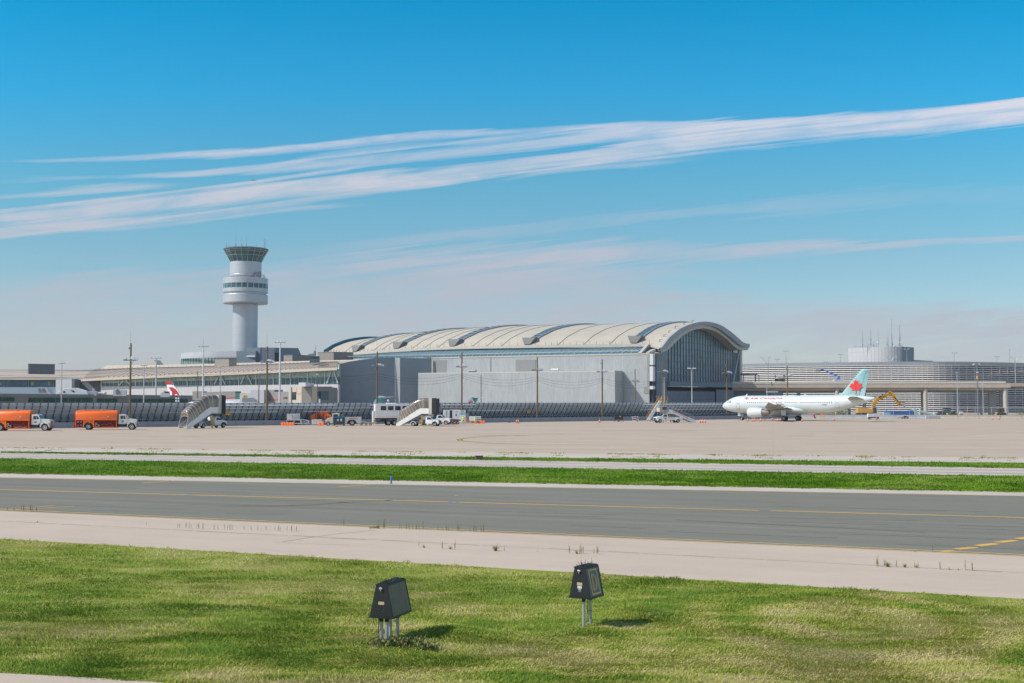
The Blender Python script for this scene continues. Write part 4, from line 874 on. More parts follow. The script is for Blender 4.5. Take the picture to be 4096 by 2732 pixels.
# keep the low edge at least in front of the high edge
b = MB(); b.loft([et, cv], closed=False, caps=False); cg = hb(b, 'canopy_glass', m_bluegl)
b = MB(); L_ = len(et)
for k in range(0, L_ - 1):
    for f in (0, .5): a, c = et[k].lerp(et[k + 1], f), cv[k].lerp(cv[k + 1], f); b.bar(a + up * .08, c + up * .08, .10)
for f in (.25, .5, .75):
    for k in range(L_ - 1): b.bar(et[k].lerp(cv[k], f) + up * .08, et[k + 1].lerp(cv[k + 1], f) + up * .08, .08)
hb(b, 'canopy_bars', M('canopy_bar', (.22, .33, .36), .5, var=.1), cg)
b = MB()
for k in range(L_ - 1): b.bar(cv[k] + Vector((0, -.2, .9)), cv[k + 1] + Vector((0, -.2, .9)), .16)
for k in range(0, L_ - 1): b.bar(cv[k] + Vector((0, -.2, 0)), cv[k] + Vector((0, -.2, .9)), .12)
hb(b, 'roof_rail', m_fascia)
b = MB(); b.bar(WP.P(2560, 1416, .2), rowat(s0)[0] + Vector((-.5, 0, -.3)), 1.0, .8); hb(b, 'canopy_edge_beam', m_fascia)
b = MB(); b.bar(WP.P(2590, 1414, .2), rowat(0)[0] + Vector((-2.5, 0, -.6)), 1.1, .8); hb(b, 'canopy_edge_beam', m_fascia)
b = MB(); b.ext([WP.P(2560, 1417, -.8), rowat(s0)[0] + Vector((0, 0, -1.2)), rowat(0)[0] + Vector((-2.5, 0, -1.2)), WP.P(2598, 1417, -.8)], Vector((0, .5, -.6))); hb(b, 'canopy_end', m_dkwall)
# projecting box
BPn = Plane((33.4, 397.6), (33.4 - .891 * 40, 397.6 + .454 * 40)); bz = 14.5
q0, q1 = BPn.Z(2460, 0), BPn.Z(1672, 0); dpt = -BPn.n * 7.0
b = MB(); b.add([q0, q1, q1 + dpt, q0 + dpt, q0 + up * bz, q1 + up * bz, q1 + dpt + up * bz, q0 + dpt + up * bz], [(0, 3, 2, 1), (4, 5, 6, 7), (0, 1, 5, 4), (1, 2, 6, 5), (2, 3, 7, 6), (3, 0, 4, 7)]); hb(b, 'projecting_block', m_gwall)
b = MB(); b.ext([q0 + up * (bz + .01), q1 + up * (bz + .01), q1 + up * (bz + .35), q0 + up * (bz + .35)], dpt); [None]; b2 = b; hb(b2, 'block_coping', m_fascia)
b = MB(); BPn.quad(b, 1922.5, 1925, 1499, 1610, .1, .1); hb(b, 'wall_joint', m_galvd)
for px, w in ((1890, 1), (2220, 1), (2233, 0)):
    b = MB(); c = BPn.Z(px, bz + .9, -2); b.cyl(c - BPn.u * 1.4, c + BPn.u * 1.4, .42, n=14); hb(b, 'roof_duct', m_white2 if px == 2220 else m_galvd, smooth=40) if px != 2233 else None
# walls A and B, shade put into their colour, and the lit return between
A0, A1 = Vector((-59.8, 425.4, 0)), Vector((-41.25, 432.8, 0)); B0, B1 = Vector((-39.4, 431.9, 0)), Vector((-28.7, 436, 0))
tops = [(1360, 1456), (1400, 1446), (1450, 1438), (1500, 1433), (1545, 1431), (1580, 1431)]
PA = Plane(A0.xy, A1.xy)
b = MB(); PA.poly(b, tops + [(1580, None), (1360, None)], .8); hb(b, 'shade_toned_wall', m_dkwall)
PC = Plane(A1.xy, B0.xy); b = MB(); PC.poly(b, [(1581, 1431), (1600, 1431), (1600, None), (1581, None)], .6); hb(b, 'return_wall', m_gwall)
PB = Plane(B0.xy, B1.xy); b = MB(); PB.poly(b, [(1601, 1431), (1726, 1433), (1726, None), (1601, None)], .8); hb(b, 'shade_toned_wall', m_dkwall)
b = MB(); b.cyl(PA.Z(1358.5, 0, .2), PA.Z(1358.5, 17.6, .2), .2, n=10); hb(b, 'corner_trim', m_fascia)
# ================================================================ control tower
TY = 505.0; tc0 = at(979.7, 1400, TY)
tower = empty('control_tower', (tc0.x, tc0.y, 0), 0, 'tall silver cylindrical control tower with flared glass cab', 'control tower')
def tz(y): return at(979.7, 920 + y / 2.903, TY).z
S = TY / F / 2.903 / math.cos(math.atan(1068 / F)) * 1.0
S = TY / F / 2.903 * .985
m_tower = M('tower_cladding', (.47, .50, .53), .42, .25, var=.06, scale=.3, stretch=(1, 1, .3)); stripes(m_tower, 2, 3.2, .03, (.3, .33, .36), .5)
b = MB(); b.lathe([(145 * S, 0), (145 * S, tz(858))], n=64); b.build('shaft', m_tower, tower, smooth=40)
b = MB(); b.lathe([(142 * S, tz(862)), (215 * S, tz(862)), (256 * S, tz(858)), (260 * S, tz(846)), (260 * S, tz(762)), (258 * S, tz(758)), (245 * S, tz(752)), (245 * S, tz(738)), (258 * S, tz(732)), (260 * S, tz(728)), (260 * S, tz(686)), (256 * S, tz(685))], n=72); b.build('lower_drum', m_tower, tower, smooth=14)
b = MB(); b.lathe([(257 * S, tz(686)), (257 * S, tz(632))], n=36); w = b.build('window_band', m_piergl, tower)
b = MB()
for i in range(24): a = i * math.pi / 12 + .05; b.cyl((258 * S * math.cos(a), 258 * S * math.sin(a), tz(686)), (258 * S * math.cos(a), 258 * S * math.sin(a), tz(632)), .12, n=5)
b.build('window_bars', m_mullp, w)
b = MB(); b.lathe([(255 * S, tz(633)), (260 * S, tz(632)), (260 * S, tz(566)), (250 * S, tz(563)), (175 * S, tz(560))], n=72); b.build('upper_drum', m_tower, tower, smooth=14)
b = MB(); b.lathe([(160 * S, tz(570)), (160 * S, tz(540)), (182 * S, tz(545)), (183 * S, tz(540)), (183 * S, tz(525)), (181 * S, tz(520)), (183 * S, tz(516)), (183 * S, tz(378)), (170 * S, tz(374))], n=64); b.build('neck', m_tower, tower, smooth=14)
NG = 20
b = MB(); b.lathe([(178 * S, tz(378)), (214 * S, tz(306)), (262 * S, tz(228))], n=NG); m_cab = M('cab_glass', (.06, .13, .14), .25, 0, var=.35, scale=.2, spec=.4); cb_ = b.build('cab_glazing', m_cab, tower)
b = MB()
for i in range(NG):
    a = 2 * math.pi * i / NG; b.cyl((179 * S * math.cos(a), 179 * S * math.sin(a), tz(378)), (263 * S * math.cos(a), 263 * S * math.sin(a), tz(228)), .07, n=4)
for r_, y in ((214, 306), (239, 262), (252, 245)):
    for i in range(NG): a, a2 = 2 * math.pi * i / NG, 2 * math.pi * (i + 1) / NG; b.cyl((r_ * 1.006 * S * math.cos(a), r_ * 1.006 * S * math.sin(a), tz(y)), (r_ * 1.006 * S * math.cos(a2), r_ * 1.006 * S * math.sin(a2), tz(y)), .08, n=4)
b.build('cab_bars', m_mullp, cb_)
b = MB(); b.lathe([(264 * S, tz(234)), (266 * S, tz(226)), (250 * S, tz(218)), (.01, tz(211))], n=NG); b.build('cab_roof', m_galvd, tower)
for x, y, r_ in ((-231, 158, .12), (-112, 50, .08), (-42, 85, .06), (12, 72, .06), (132, 140, .05), (215, 100, .13), (230, 108, .08), (-205, 165, .05), (-165, 205, .05), (70, 202, .05), (178, 205, .05)):
    b = MB(); yy_ = -40 * S if abs(x) < 200 else 0; b.cyl((x * S, yy_, tz(228)), (x * S, yy_, tz(y)), r_, r_ * .6, n=5)
    if y < 120 and abs(x) < 150: b.cyl((x * S, yy_, tz(215)), (x * S, yy_, tz(165)), r_ * 2, n=6)
    b.build('antenna', m_galvd, tower)
b = MB(); b.b(150 * S, 205 * S, -150 * S, -100 * S, tz(560), tz(505)); b.b(215 * S, 240 * S, -60 * S, -30 * S, tz(552), tz(545)); b.cyl((195 * S, -120 * S, tz(560)), (195 * S, -120 * S, tz(495)), .3); b.b(146 * S, 165 * S, -190 * S, -170 * S, tz(560), tz(530)); b.bar((160 * S, -170 * S, tz(540)), (246 * S, -120 * S, tz(536)), .25); b.build('roof_equipment', m_galvd, tower)
# ================================================================ curved office wing at the tower's foot
CY = 492.0
cw = empty('tower_base_wing', base(880, CY), 0, 'curved white wing with green glazed storey at the foot of the tower', 'building')
def rel(b, t, name, mat, **k): b.v = [tuple(Vector(p) - t.location) for p in b.v]; return b.build(name, mat, t, **k)
def zat(px, py, Y): return at(px, py, Y).z
cx0, cx1 = at(723, 1500, CY + 14), at(1022, 1500, CY - 6); arc = []
for i in range(25):
    t = i / 24; p = cx0.lerp(cx1, t); bulge = math.sin(math.pi * min(1, t * 1.0)) * 5 + (0 if t > .12 else -0); arc.append(Vector((p.x, p.y - bulge * (1 - t) * 2, 0)))
def cwall(b, arc, z0, z1, off=0.0, th=.6):
    P0 = [p + Vector((0, -off, 0)) for p in arc]
    b.loft([[p + up * z0 for p in P0], [p + up * z1 for p in P0], [p + up * z1 + Vector((0, th, 0)) for p in P0], [p + up * z0 + Vector((0, th, 0)) for p in P0], [p + up * z0 for p in P0]], closed=False, caps=False)
    for e in (0, -1): p = P0[e]; b.add([p + up * z0, p + up * z1, p + up * z1 + Vector((0, th, 0)), p + up * z0 + Vector((0, th, 0))], [(0, 1, 2, 3)])
zt_, zc, zg, zb_ = zat(880, 1406, CY), zat(880, 1423, CY), zat(880, 1430.5, CY), zat(880, 1455, CY)
stripes(m_wwall, 0, 3.0, .03, (.33, .35, .37), .5)
b = MB(); cwall(b, arc, zc, zt_); rel(b, cw, 'parapet_wall', m_wwall)
b = MB(); cwall(b, arc, zg, zc - .05, 1.3); rel(b, cw, 'cornice', m_wwall)
b = MB(); cwall(b, arc, zb_ - 4, zg - .05, -.6); gm = rel(b, cw, 'glazing', m_mint)
for i in range(25): b = MB(); p = arc[i] + Vector((0, .55, 0)); b.bar(p + up * (zb_ - 4), p + up * zg, .22); rel(b, cw, 'mullion', m_mull)
b = MB(); cwall(b, arc, 0, zb_ - 4, -.2); rel(b, cw, 'lower_wall', m_wwall)
b = MB(); e = arc[-1]; e2 = at(1205, 1420, CY + 22); zz = zat(1100, 1405, CY)
PQ = Plane(e.xy, at(1093, 1400, CY + 14).xy); PQ.poly(b, [(1022.5, 1404), (1060, 1406), (1093, 1409), (1093, None), (1022.5, None)], 8); rel(b, cw, 'end_wall', m_dkwall)
# slanted plant block right of it
bk = empty('plant_block', base(1120, 500), 0, 'slate blue block with a slanted right edge right of the tower foot', 'building')
P1 = Plane(base(1010, 496).xy, base(1041, 488).xy); b = MB(); P1.poly(b, [(1009, 1397), (1041, 1389.5), (1041, None), (1009, None)], 6); rel(b, bk, 'lit_end', m_wwall)
P2 = Plane(base(1041.3, 488).xy, base(1206, 540).xy); b = MB(); P2.poly(b, [(1041.5, 1390), (1193, 1392), (1206, 1423), (1206, None), (1041.5, None)], 6); rel(b, bk, 'wall', m_dkwall)
b = MB(); P2.poly(b, [(1093, 1411), (1115, 1411), (1115, None), (1093, None)], .2, .5); rel(b, bk, 'doorway', m_recess)
# ================================================================ long pier (left)
pier = empty('terminal_pier', base(900, 445), 0, 'long low terminal pier with ribbed tan roof and glazed storey', 'terminal building')
PP = Plane(base(400, 476).xy, base(1357, 415).xy)
def pp(b, name, mat, **k): return rel(b, pier, name, mat, **k)
stripes(m_wwall, 0, 3.0, .02, (.35, .37, .38), .3, shift=.4)
b = MB(); PP.poly(b, [(403, 1546), (1352, 1537), (1352, None), (403, None)], .4, .3); pp(b, 'base_wall', m_wwall)
b = MB(); PP.poly(b, [(403, 1519), (700, 1507), (1357, 1477), (1357, 1507), (700, 1525), (403, 1533)], .4); pp(b, 'upper_glazing', m_piergu)
b = MB(); PP.poly(b, [(403, 1533), (700, 1525), (1357, 1507), (1357, 1538), (403, 1547)], .4); pp(b, 'lower_glazing', m_piergl)
gk = MB(); xs = [403 + i * 17.2 for i in range(56)]
def eavey(x): return 1519 - (x - 403) * (1519 - 1477) / 954 - 3 * math.sin((x - 403) / 954 * math.pi) * -1
for i, x in enumerate(xs):
    gk = MB()
    if i % 4 == 0: PP.quad(gk, x, x + 2.6, eavey(x) - 1, 1546 - (x - 403) * 9 / 954, .5, .25)
    else: PP.quad(gk, x, x + .9, eavey(x) - 1, 1546 - (x - 403) * 9 / 954, .3, .1)
    pp(gk, 'mullion', m_mullp)
for xx in (985, 500, 880, 1330):
    for d in (-1, 1):
        b = MB(); b.bar(PP.P(xx - d * 22, 1542 - (xx - 403) * 9 / 954, .3), PP.P(xx - d * 6, eavey(xx) + 6, .3), .38); pp(b, 'brace', m_mullp)
# roof: front eave fascia, curved ribbed slope, rear upstand
ec = [(330, 1517), (403, 1513), (560, 1506), (700, 1500), (850, 1494), (1000, 1487), (1150, 1480), (1280, 1474), (1352, 1471)]
eo = [PP.P(x, y, 2.2) for x, y in ec]
rc = [(330, 1484), (403, 1478.5), (560, 1472.5), (700, 1470), (850, 1465.5), (1000, 1461), (1150, 1456.5), (1280, 1452), (1352, 1450)]
PPb = Plane((PP.a - PP.n * 16).xy, (PP.a - PP.n * 16 + PP.u * 50).xy); ro = [PPb.P(x, y) for x, y in rc]
sl_ = []
for k in range(9):
    t = k / 8; sl_.append([a.lerp(c, t) + up * (math.sin(math.pi * t) * .9) for a, c in zip(eo, ro)])
b = MB(); b.loft(sl_, closed=False, caps=False); pp(b, 'roof_slope', M('tan_roof', (.40, .33, .27), .8, var=.06, scale=.2, dirt=(.33, .28, .24), dirt_amt=.4, dirt_scale=.1), smooth=50)
b = MB(); nn = 64
for i in range(nn):
    f = (i + .5) / nn * (len(eo) - 1); j = int(f); t = f - j; g = min(j + 2, len(eo) - 1); pr_ = []
    for k in range(9):
        f2 = min(f + k * .16 * .55, len(eo) - 1.001); j2 = int(f2); t2 = f2 - j2; pr_.append(sl_[k][j2].lerp(sl_[k][j2 + 1], t2) + up * .14)
    b.tube(pr_, .065, 4)
pp(b, 'roof_ribs', m_seamr)
b = MB()
for i in range(nn):
    f = (i + .5) / nn * (len(eo) - 1); j = int(f); p = eo[j].lerp(eo[j + 1], f - j); b.bar(p + Vector((0, .6, 0)), p + Vector((0, .6, .8)), .14)
    p = ro[j].lerp(ro[j + 1], f - j); b.bar(p, p + up * .6, .14)
pp(b, 'snow_guards', m_seamr)
b = MB(); b.loft([[p + up * .1 for p in eo], [p + Vector((-.3, -.9, -.1)) for p in eo], [p + Vector((-.3, -.9, -.85)) for p in eo], [p - up * .75 for p in eo], [p + Vector((0, 2, -.6)) for p in eo]], closed=False, caps=False); pp(b, 'eave_fascia', M('cream_fascia', (.52, .45, .36), .6, var=.05))
up2 = [(403, 1461), (560, 1459.5), (700, 1457), (850, 1453.5), (1000, 1449), (1150, 1444), (1280, 1440), (1440, 1437)]
PPc = Plane((PP.a - PP.n * 17).xy, (PP.a - PP.n * 17 + PP.u * 50).xy); b = MB()
lo2 = [(x, y + 16) for x, y in up2]; b.loft([[PPc.P(*p) - PP.n * 3 for p in up2], [PPc.P(*p) for p in lo2]], closed=False, caps=False); m_cream = M('cream_upstand', (.50, .43, .34), .7, var=.05); stripes(m_cream, 0, 5, .03, (.35, .3, .25), .5); pp(b, 'rear_upstand', m_cream)
b = MB(); b.bar(PPc.P(1280, 1452, .5), PPc.P(1440, 1449, .5), .9); pp(b, 'rear_rail', m_fascia)
def block(name, label, x0, xm, x1, yt, Y, h_extra=0, mats=None, ybot=None, sl=0):
    """roof penthouse: lit left face x0..xm, shaded right face xm..x1"""
    t = empty(name, base(xm, Y), 0, label, 'roof penthouse'); zt = zat(xm, yt, Y); z0 = zat(xm, ybot, Y) - .8
    pm = base(xm, Y); p0 = base(x0, Y + (xm - x0) * Y / F * .55); p1_ = base(x1, Y + (x1 - xm) * Y / F * .55); p2_ = p0 + (p1_ - pm)
    b = MB(); b.add([q + up * z0 for q in (pm, p0, p2_, p1_)] + [q + up * zt for q in (pm, p0, p2_, p1_)], [(0, 3, 2, 1), (4, 5, 6, 7), (0, 1, 5, 4), (1, 2, 6, 5), (2, 3, 7, 6), (3, 0, 4, 7)]); rel(b, t, 'walls', mats or m_blockl)
    c = (pm + p2_) / 2; e = [c + (q - c) * 1.015 for q in (pm, p0, p2_, p1_)]
    b = MB(); b.add([q + up * (zt + .004) for q in e] + [q + up * (zt + .25) for q in e], [(0, 3, 2, 1), (4, 5, 6, 7), (0, 1, 5, 4), (1, 2, 6, 5), (2, 3, 7, 6), (3, 0, 4, 7)]); rel(b, t, 'coping', m_galvd); return t
block('roof_penthouse', 'beige penthouse box on the pier roof below the tower', 858, 914, 945, 1437.5, 452, ybot=1467)
block('roof_penthouse', 'low grey penthouse box right of the slanted blue block', 1133, 1168, 1248, 1422, 458, ybot=1447)
block('roof_penthouse', 'grey penthouse box at the left foot of the arched hall roof', 1270, 1333, 1412, 1410, 452, ybot=1443)
t = block('roof_penthouse', 'dark grey penthouse box on the roof at the far left', 109, 113, 217, 1457, 470, ybot=1488, mats=m_block)
# little roof hut, dark cooling rack
t = empty('roof_hut', base(1250, 420), 0, 'tiny grey roof hut with a mast between two penthouse boxes', 'roof unit'); b = MB(); z0, z1 = zat(1250, 1424, 420), zat(1250, 1414, 420)
b.xz([(-1.4, z0), (-1.4, z1 - .3), (.4, z1), (.6, z1 + .9), (.9, z1 + .9), (.9, z0)], -1, 1); b.build('hut', m_galvd, t); b = MB(); b.cyl((.9, 0, z0), (.9, 0, z1 + 3), .08, n=5); b.build('mast', m_galvd, t)
t = empty('cooling_rack', base(1258, 425), 0, 'dark finned rack on the roof left of the arched hall', 'roof unit'); b = MB(); z0, z1 = zat(1258, 1438, 425), zat(1258, 1425, 425); b.b(-1.6, 1.6, -1, 1, z0 - 1, z0 + .3); b.build('base', m_ribd, t); b = MB()
for i in range(9): b.b(-1.5 + i * .36, -1.38 + i * .36, -1, 1, z0 + .3, z1)
b.build('fins', m_ribd, t)
# dome-like roof wedge at v(340,830)
t = empty('roof_monitor', base(590, 515), 0, 'pale wedge shaped roof monitor rising behind the left pier roof', 'roof monitor'); PM = Plane(base(530, 518).xy, base(640, 512).xy); b = MB(); PM.poly(b, [(545, 1457), (570, 1449), (600, 1441), (615, 1440), (628, 1456), (628, 1465), (545, 1465)], 4); rel(b, t, 'wedge', m_fascia)
# ================================================================ left end of the terminal
le = empty('terminal_end_building', base(200, 490), 0, 'low building with panelled tan roof and dark glazing at the far left', 'terminal building')
PL = Plane(base(-200, 500).xy, base(403, 482).xy)
b = MB(); PLb = Plane((PL.a - PL.n * 14).xy, (PL.a - PL.n * 14 + PL.u * 9).xy)
b.loft([[PL.P(x, 1510, 1.5) for x in (-300, 0, 200, 400)], [PLb.P(x, y) for x, y in ((-300, 1480), (0, 1480), (200, 1482), (400, 1483))]], closed=False, caps=False); m_tanp = M('panelled_tan_roof', (.43, .36, .29), .8, var=.06, scale=.2, dirt=(.36, .31, .27), dirt_amt=.4, dirt_scale=.1); stripes(m_tanp, 0, 2.75, .035, (.22, .18, .15), .7); rel(b, le, 'roof', m_tanp)
b = MB(); PLb.poly(b, [(-300, 1478), (402, 1480), (402, 1484), (-300, 1482)], 1, .5); rel(b, le, 'ridge', m_galvd)
b = MB(); PL.poly(b, [(-300, 1512), (225, 1512), (403, 1516), (403, 1519), (225, 1519), (-300, 1519)], 2, 1.6); rel(b, le, 'eave', m_cream)
b = MB(); PL.poly(b, [(-300, 1509), (225, 1509), (330, 1511), (330, 1512), (-300, 1511.8)], 1, 1.7); rel(b, le, 'gutter', m_galvd)
b = MB(); PL.poly(b, [(-300, 1518), (224, 1518), (224, 1549), (-300, 1549)], .5, .0); gg = rel(b, le, 'glazing', M('dark_blue_glazing', (.025, .09, .14), .3, var=.5, scale=.2, spec=.4))
for x in (17, 115, 214, -80): b = MB(); PL.quad(b, x - 1.5, x + 1.5, 1518, 1549, .3, .2); rel(b, le, 'pilaster', m_mull)
b = MB(); PL.quad(b, 124, 137, 1526, 1541, .1, .1); PL.quad(b, 191, 202, 1526, 1541, .1, .1); PL.quad(b, -2, 6, 1529, 1540, .1, .1); rel(b, le, 'pale_blind', M('blind', (.22, .22, .17), .8))  # paler panels set on the dark glazing
b = MB(); PL.poly(b, [(-300, 1549), (224, 1549), (224, None), (-300, None)], 1, .1); rel(b, le, 'lower_wall', M('blue_grey_wall', (.20, .27, .34), .6, var=.05))
b = MB(); PL.poly(b, [(223, 1517), (287, 1516), (287, None), (223, None)], 3, 2.2); rel(b, le, 'white_bay', m_wwall)
PR_ = Plane(base(287.2, 476).xy, base(318, 492).xy); b = MB(); PR_.poly(b, [(287.3, 1516), (318, 1517), (318, None), (287.3, None)], 1); rel(b, le, 'grey_return', m_dkwall)
b = MB(); PL.poly(b, [(318, 1518), (401, 1518), (404, 1548), (426, 1580), (426, None), (318, None)], 2, 1.0); rel(b, le, 'slate_bay', M('slate_bay_wall', (.14, .17, .20), .7, var=.06))
# ================================================================ low taupe building with green windows, close behind the blast fence
tb = empty('taupe_building', base(380, 330), 0, 'low taupe flat roofed building with long green strip windows', 'building')
PT = Plane(base(-60, 305).xy, base(752, 375).xy)
b = MB(); PT.poly(b, [(-400, 1569), (0, 1574), (500, 1579), (790, 1582), (790, None), (-400, None)], 9); rel(b, tb, 'walls', m_taupe)
for x0, x1, y0, y1 in ((-200, 58, 1589, 1606), (118, 372, 1591, 1609), (392, 469, 1594, 1609.5), (523, 751, 1595.5, 1610)):
    b = MB(); PT.quad(b, x0, x1, y0, y1, .4, -.0001 + .25); w = rel(b, tb, 'window', m_green); b = MB(); PT.quad(b, x0 - 1, x1 + 1, y1, y1 + .9, .5, .35); PT.quad(b, x0 - 1, x1 + 1, y0 - .9, y0, .5, .35)
    for k in range(1, int((x1 - x0) / 26)): xx = x0 + k * 26; PT.quad(b, xx, xx + .7, y0, y1, .3, .3)
    o = rel(b, tb, 'frame', M('window_frame_grey', (.25, .27, .25), .6)); o.parent = w
def roofunit(px, py, w, h, Y, label, kind='box', cat='roof unit'):
    p = at(px, py, Y); t = empty('roof_unit', (p.x, p.y, p.z), .15, label, cat); s = Y / F
    return t, s
t, s = roofunit(172, 1574, 36, 24, 338, 'white air intake with a slanted double grille on the taupe roof'); b = MB(); b.loft([[(-3 * s, -1, -.5), (36 * s, -1, -.5), (36 * s, 1.5, -.5), (-3 * s, 1.5, -.5)], [(-19 * s, -1, 24 * s), (14 * s, -1, 24 * s), (30 * s, 1.5, 19 * s), (-19 * s, 1.5, 24 * s)]]); b.build('housing', m_white2, t); 
b = MB(); b.add([(-12 * s, -1.06, 3 * s), (0 * s, -1.06, 3 * s), (-5 * s, -1.06, 21 * s), (-17 * s, -1.06, 21 * s), (3 * s, -1.06, 3 * s), (16 * s, -1.06, 3 * s), (10 * s, -1.06, 21 * s), (-2 * s, -1.06, 21 * s)], [(0, 1, 2, 3), (4, 5, 6, 7)]); b.build('grille', m_galvd, t, fix=False)
t, s = roofunit(292, 1576, 118, 24, 338, 'wide white humped air handling unit on the taupe roof'); b = MB(); b.xz([(-58 * s, -.5), (-58 * s, 5 * s), (-38 * s, 16 * s), (-34 * s, 22 * s), (14 * s, 24 * s), (32 * s, 19 * s), (54 * s, 12 * s), (61 * s, 0), (61 * s, -.5)], -1.2, 1.4); b.build('hood', m_white, t, bevel=.08); b = MB(); b.add([(-8 * s, -1.25, 15 * s), (8 * s, -1.25, 13 * s), (10 * s, -1.25, 6 * s), (2 * s, -1.25, 8 * s)], [(0, 1, 2, 3)]); b.build('vent', m_black, t, fix=False); b = MB(); b.b(-34 * s, -27 * s, -1.26, -1.2, 5 * s, 11 * s); b.build('hatch', m_black, t, fix=False)
t, s = roofunit(382, 1577, 60, 24, 340, 'metal ducts with two thin flues on the taupe roof'); b = MB(); b.b(-30 * s, 6 * s, -1, 1, -.5, 12 * s); b.build('duct', m_galv, t, bevel=.05); b = MB(); b.cyl((6 * s, 0, 4 * s), (42 * s, 0, 4 * s), 5 * s, n=14); b.ball((36 * s, -.3, 5 * s), 6 * s); b.build('round_duct', m_white2, t, smooth=40)
for x in (-11, -6): b = MB(); b.cyl((x * s, 0, 12 * s), (x * s, 0, 24 * s), .1); b.build('flue', m_galv, t)
t, s = roofunit(478, 1577, 48, 22, 345, 'grey cabin with a tilted dark grille on the taupe roof'); b = MB(); b.b(-22 * s, 26 * s, -1, 1.4, -.5, 17 * s); b.build('cabin', m_white2, t); b = MB(); b.add([(-10 * s, -1.06, 0), (8 * s, -1.06, 0), (2 * s, -1.06, 17 * s), (-14 * s, -1.06, 17 * s)], [(0, 1, 2, 3)]); b.build('grille', m_galvd, t, fix=False); b = MB(); b.ball((-10 * s, 0, 17 * s), 7 * s, sq=(1, .7, .7)); b.build('cap', m_galvd, t, smooth=40)
t, s = roofunit(668, 1581, 30, 22, 350, 'beige and grey roof unit left of the red and white tail fin'); b = MB(); b.xz([(-24 * s, -.5), (-24 * s, 6 * s), (-12 * s, 16 * s), (-8 * s, 17 * s), (-8 * s, -.5)], -1, 1); b.build('hood', m_white2, t); b = MB(); b.b(-7.9 * s, 10 * s, -1, 1, -.5, 9 * s); b.m(1).b(-7 * s, 8 * s, -1.01, 1, 9.1 * s, 15 * s); b.build('unit', [m_white2, m_black], t)
# ================================================================ parking garage (right)
GPl = [(76, 556), (100, 539), (120, 525), (142, 514), (163, 508.5), (182, 507), (214, 521), (246, 545), (270, 570)]
zs = lambda z: max(0, (z - 4.8) * 1.075 + 4.8)
gpts = []
for i in range(len(GPl) - 1):
    a = [Vector((*GPl[max(0, min(len(GPl) - 1, i + k))], 0)) for k in (-1, 0, 1, 2)]
    for k in range(8): gpts.append(cat(*a, k / 8))
gpts.append(Vector((*GPl[-1], 0)))
def gn(i):
    d = (gpts[min(i + 1, len(gpts) - 1)] - gpts[max(i - 1, 0)]).normalized(); n = Vector((d.y, -d.x, 0)); return n if n.y < 0 else -n
gar = empty('parking_garage', (150, 475, 0), 0, 'curved multi storey parking garage clad in white horizontal louvres', 'parking garage')
def gsurf(b, sec):                                    # sec: list of (out, z) closed
    b.loft([[gpts[i] + gn(i) * o + up * zs(z) for i in range(len(gpts))] for o, z in sec + [sec[0]]], closed=False, caps=False); return b
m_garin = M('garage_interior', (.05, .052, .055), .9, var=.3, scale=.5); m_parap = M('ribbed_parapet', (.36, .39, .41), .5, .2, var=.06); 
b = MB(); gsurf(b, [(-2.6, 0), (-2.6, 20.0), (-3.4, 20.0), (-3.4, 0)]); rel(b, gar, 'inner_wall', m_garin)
b = MB()
for z in (3.4, 6.6, 9.6, 12.4, 15.4, 18.3): gsurf(b, [(-.6, z), (-.6, z + .35), (-3, z + .35), (-3, z)])
rel(b, gar, 'floor_slabs', M('slab_edge', (.15, .15, .15), .9))
b = MB(); gsurf(b, [(.1, 18.65), (.1, 20.15), (-.3, 20.15), (-.3, 18.65)])
for i in range(len(gpts) - 1):
    for f in (0, .25, .5, .75): p = gpts[i].lerp(gpts[i + 1], f) + gn(i) * .12; b.bar(p + up * zs(18.7), p + up * zs(20.1), .07, .12)
rel(b, gar, 'parapet', m_parap)
b = MB()
for z in [12.7 + .735 * k for k in range(9)]: gsurf(b, [(.14, z - .02), (.22, z + .06), (-.02, z + .34), (-.08, z + .30)])
rel(b, gar, 'upper_louvres', m_slat)
b = MB()
for z in [.5 + .735 * k for k in range(15)]: gsurf(b, [(.14, z - .02), (.22, z + .06), (-.02, z + .31), (-.08, z + .27)])
rel(b, gar, 'lower_louvres', m_slat)
b = MB()
for i in range(0, len(gpts)):
    p = gpts[i] - gn(i) * .15; b.bar(p, p + up * zs(18.7), .14, .14)
rel(b, gar, 'louvre_posts', m_mullp)
# drum with antennas behind the garage
dr = empty('rooftop_drum', base(3520, 525), 0, 'pale faceted drum with dark side wall and many antennas above the garage', 'building')
dl, dc = at(3392, 1400, 566), at(3607, 1400, 552); z1 = zat(3500, 1386.5, 549); z0 = 14
PD = []
for i in range(17): t = i / 16; p = dl.lerp(dc, t); PD.append(Vector((p.x, p.y - 4 * 5.5 * t * (1 - t), 0)))
m_dpanel = M('drum_panels', (.52, .53, .54), .5, .1, var=.03, scale=.5); stripes(m_dpanel, 2, 3.4, .03, (.35, .36, .38), .5)
b = MB(); b.loft([[p + up * z0 for p in PD], [p + up * z1 for p in PD]], closed=False, caps=False); bk_ = [p + Vector((6, 22, 0)) for p in PD]; b.add([p + up * z1 for p in PD] + [p + up * z1 for p in reversed(bk_)], [tuple(range(2 * len(PD)))]); rel(b, dr, 'curved_wall', m_dpanel)
b = MB()
for p in PD: b.bar(p + up * z0, p + up * z1, .1)
rel(b, dr, 'panel_joints', M('joint_grey', (.45, .46, .47), .6))
PS_ = Plane(PD[-1].xy, base(3656, 575).xy); b = MB(); PS_.poly(b, [(3607.5, 1387), (3656, 1389.5), (3656, 1460), (3607.5, 1460)], 6); rel(b, dr, 'side_wall', m_dkwall)
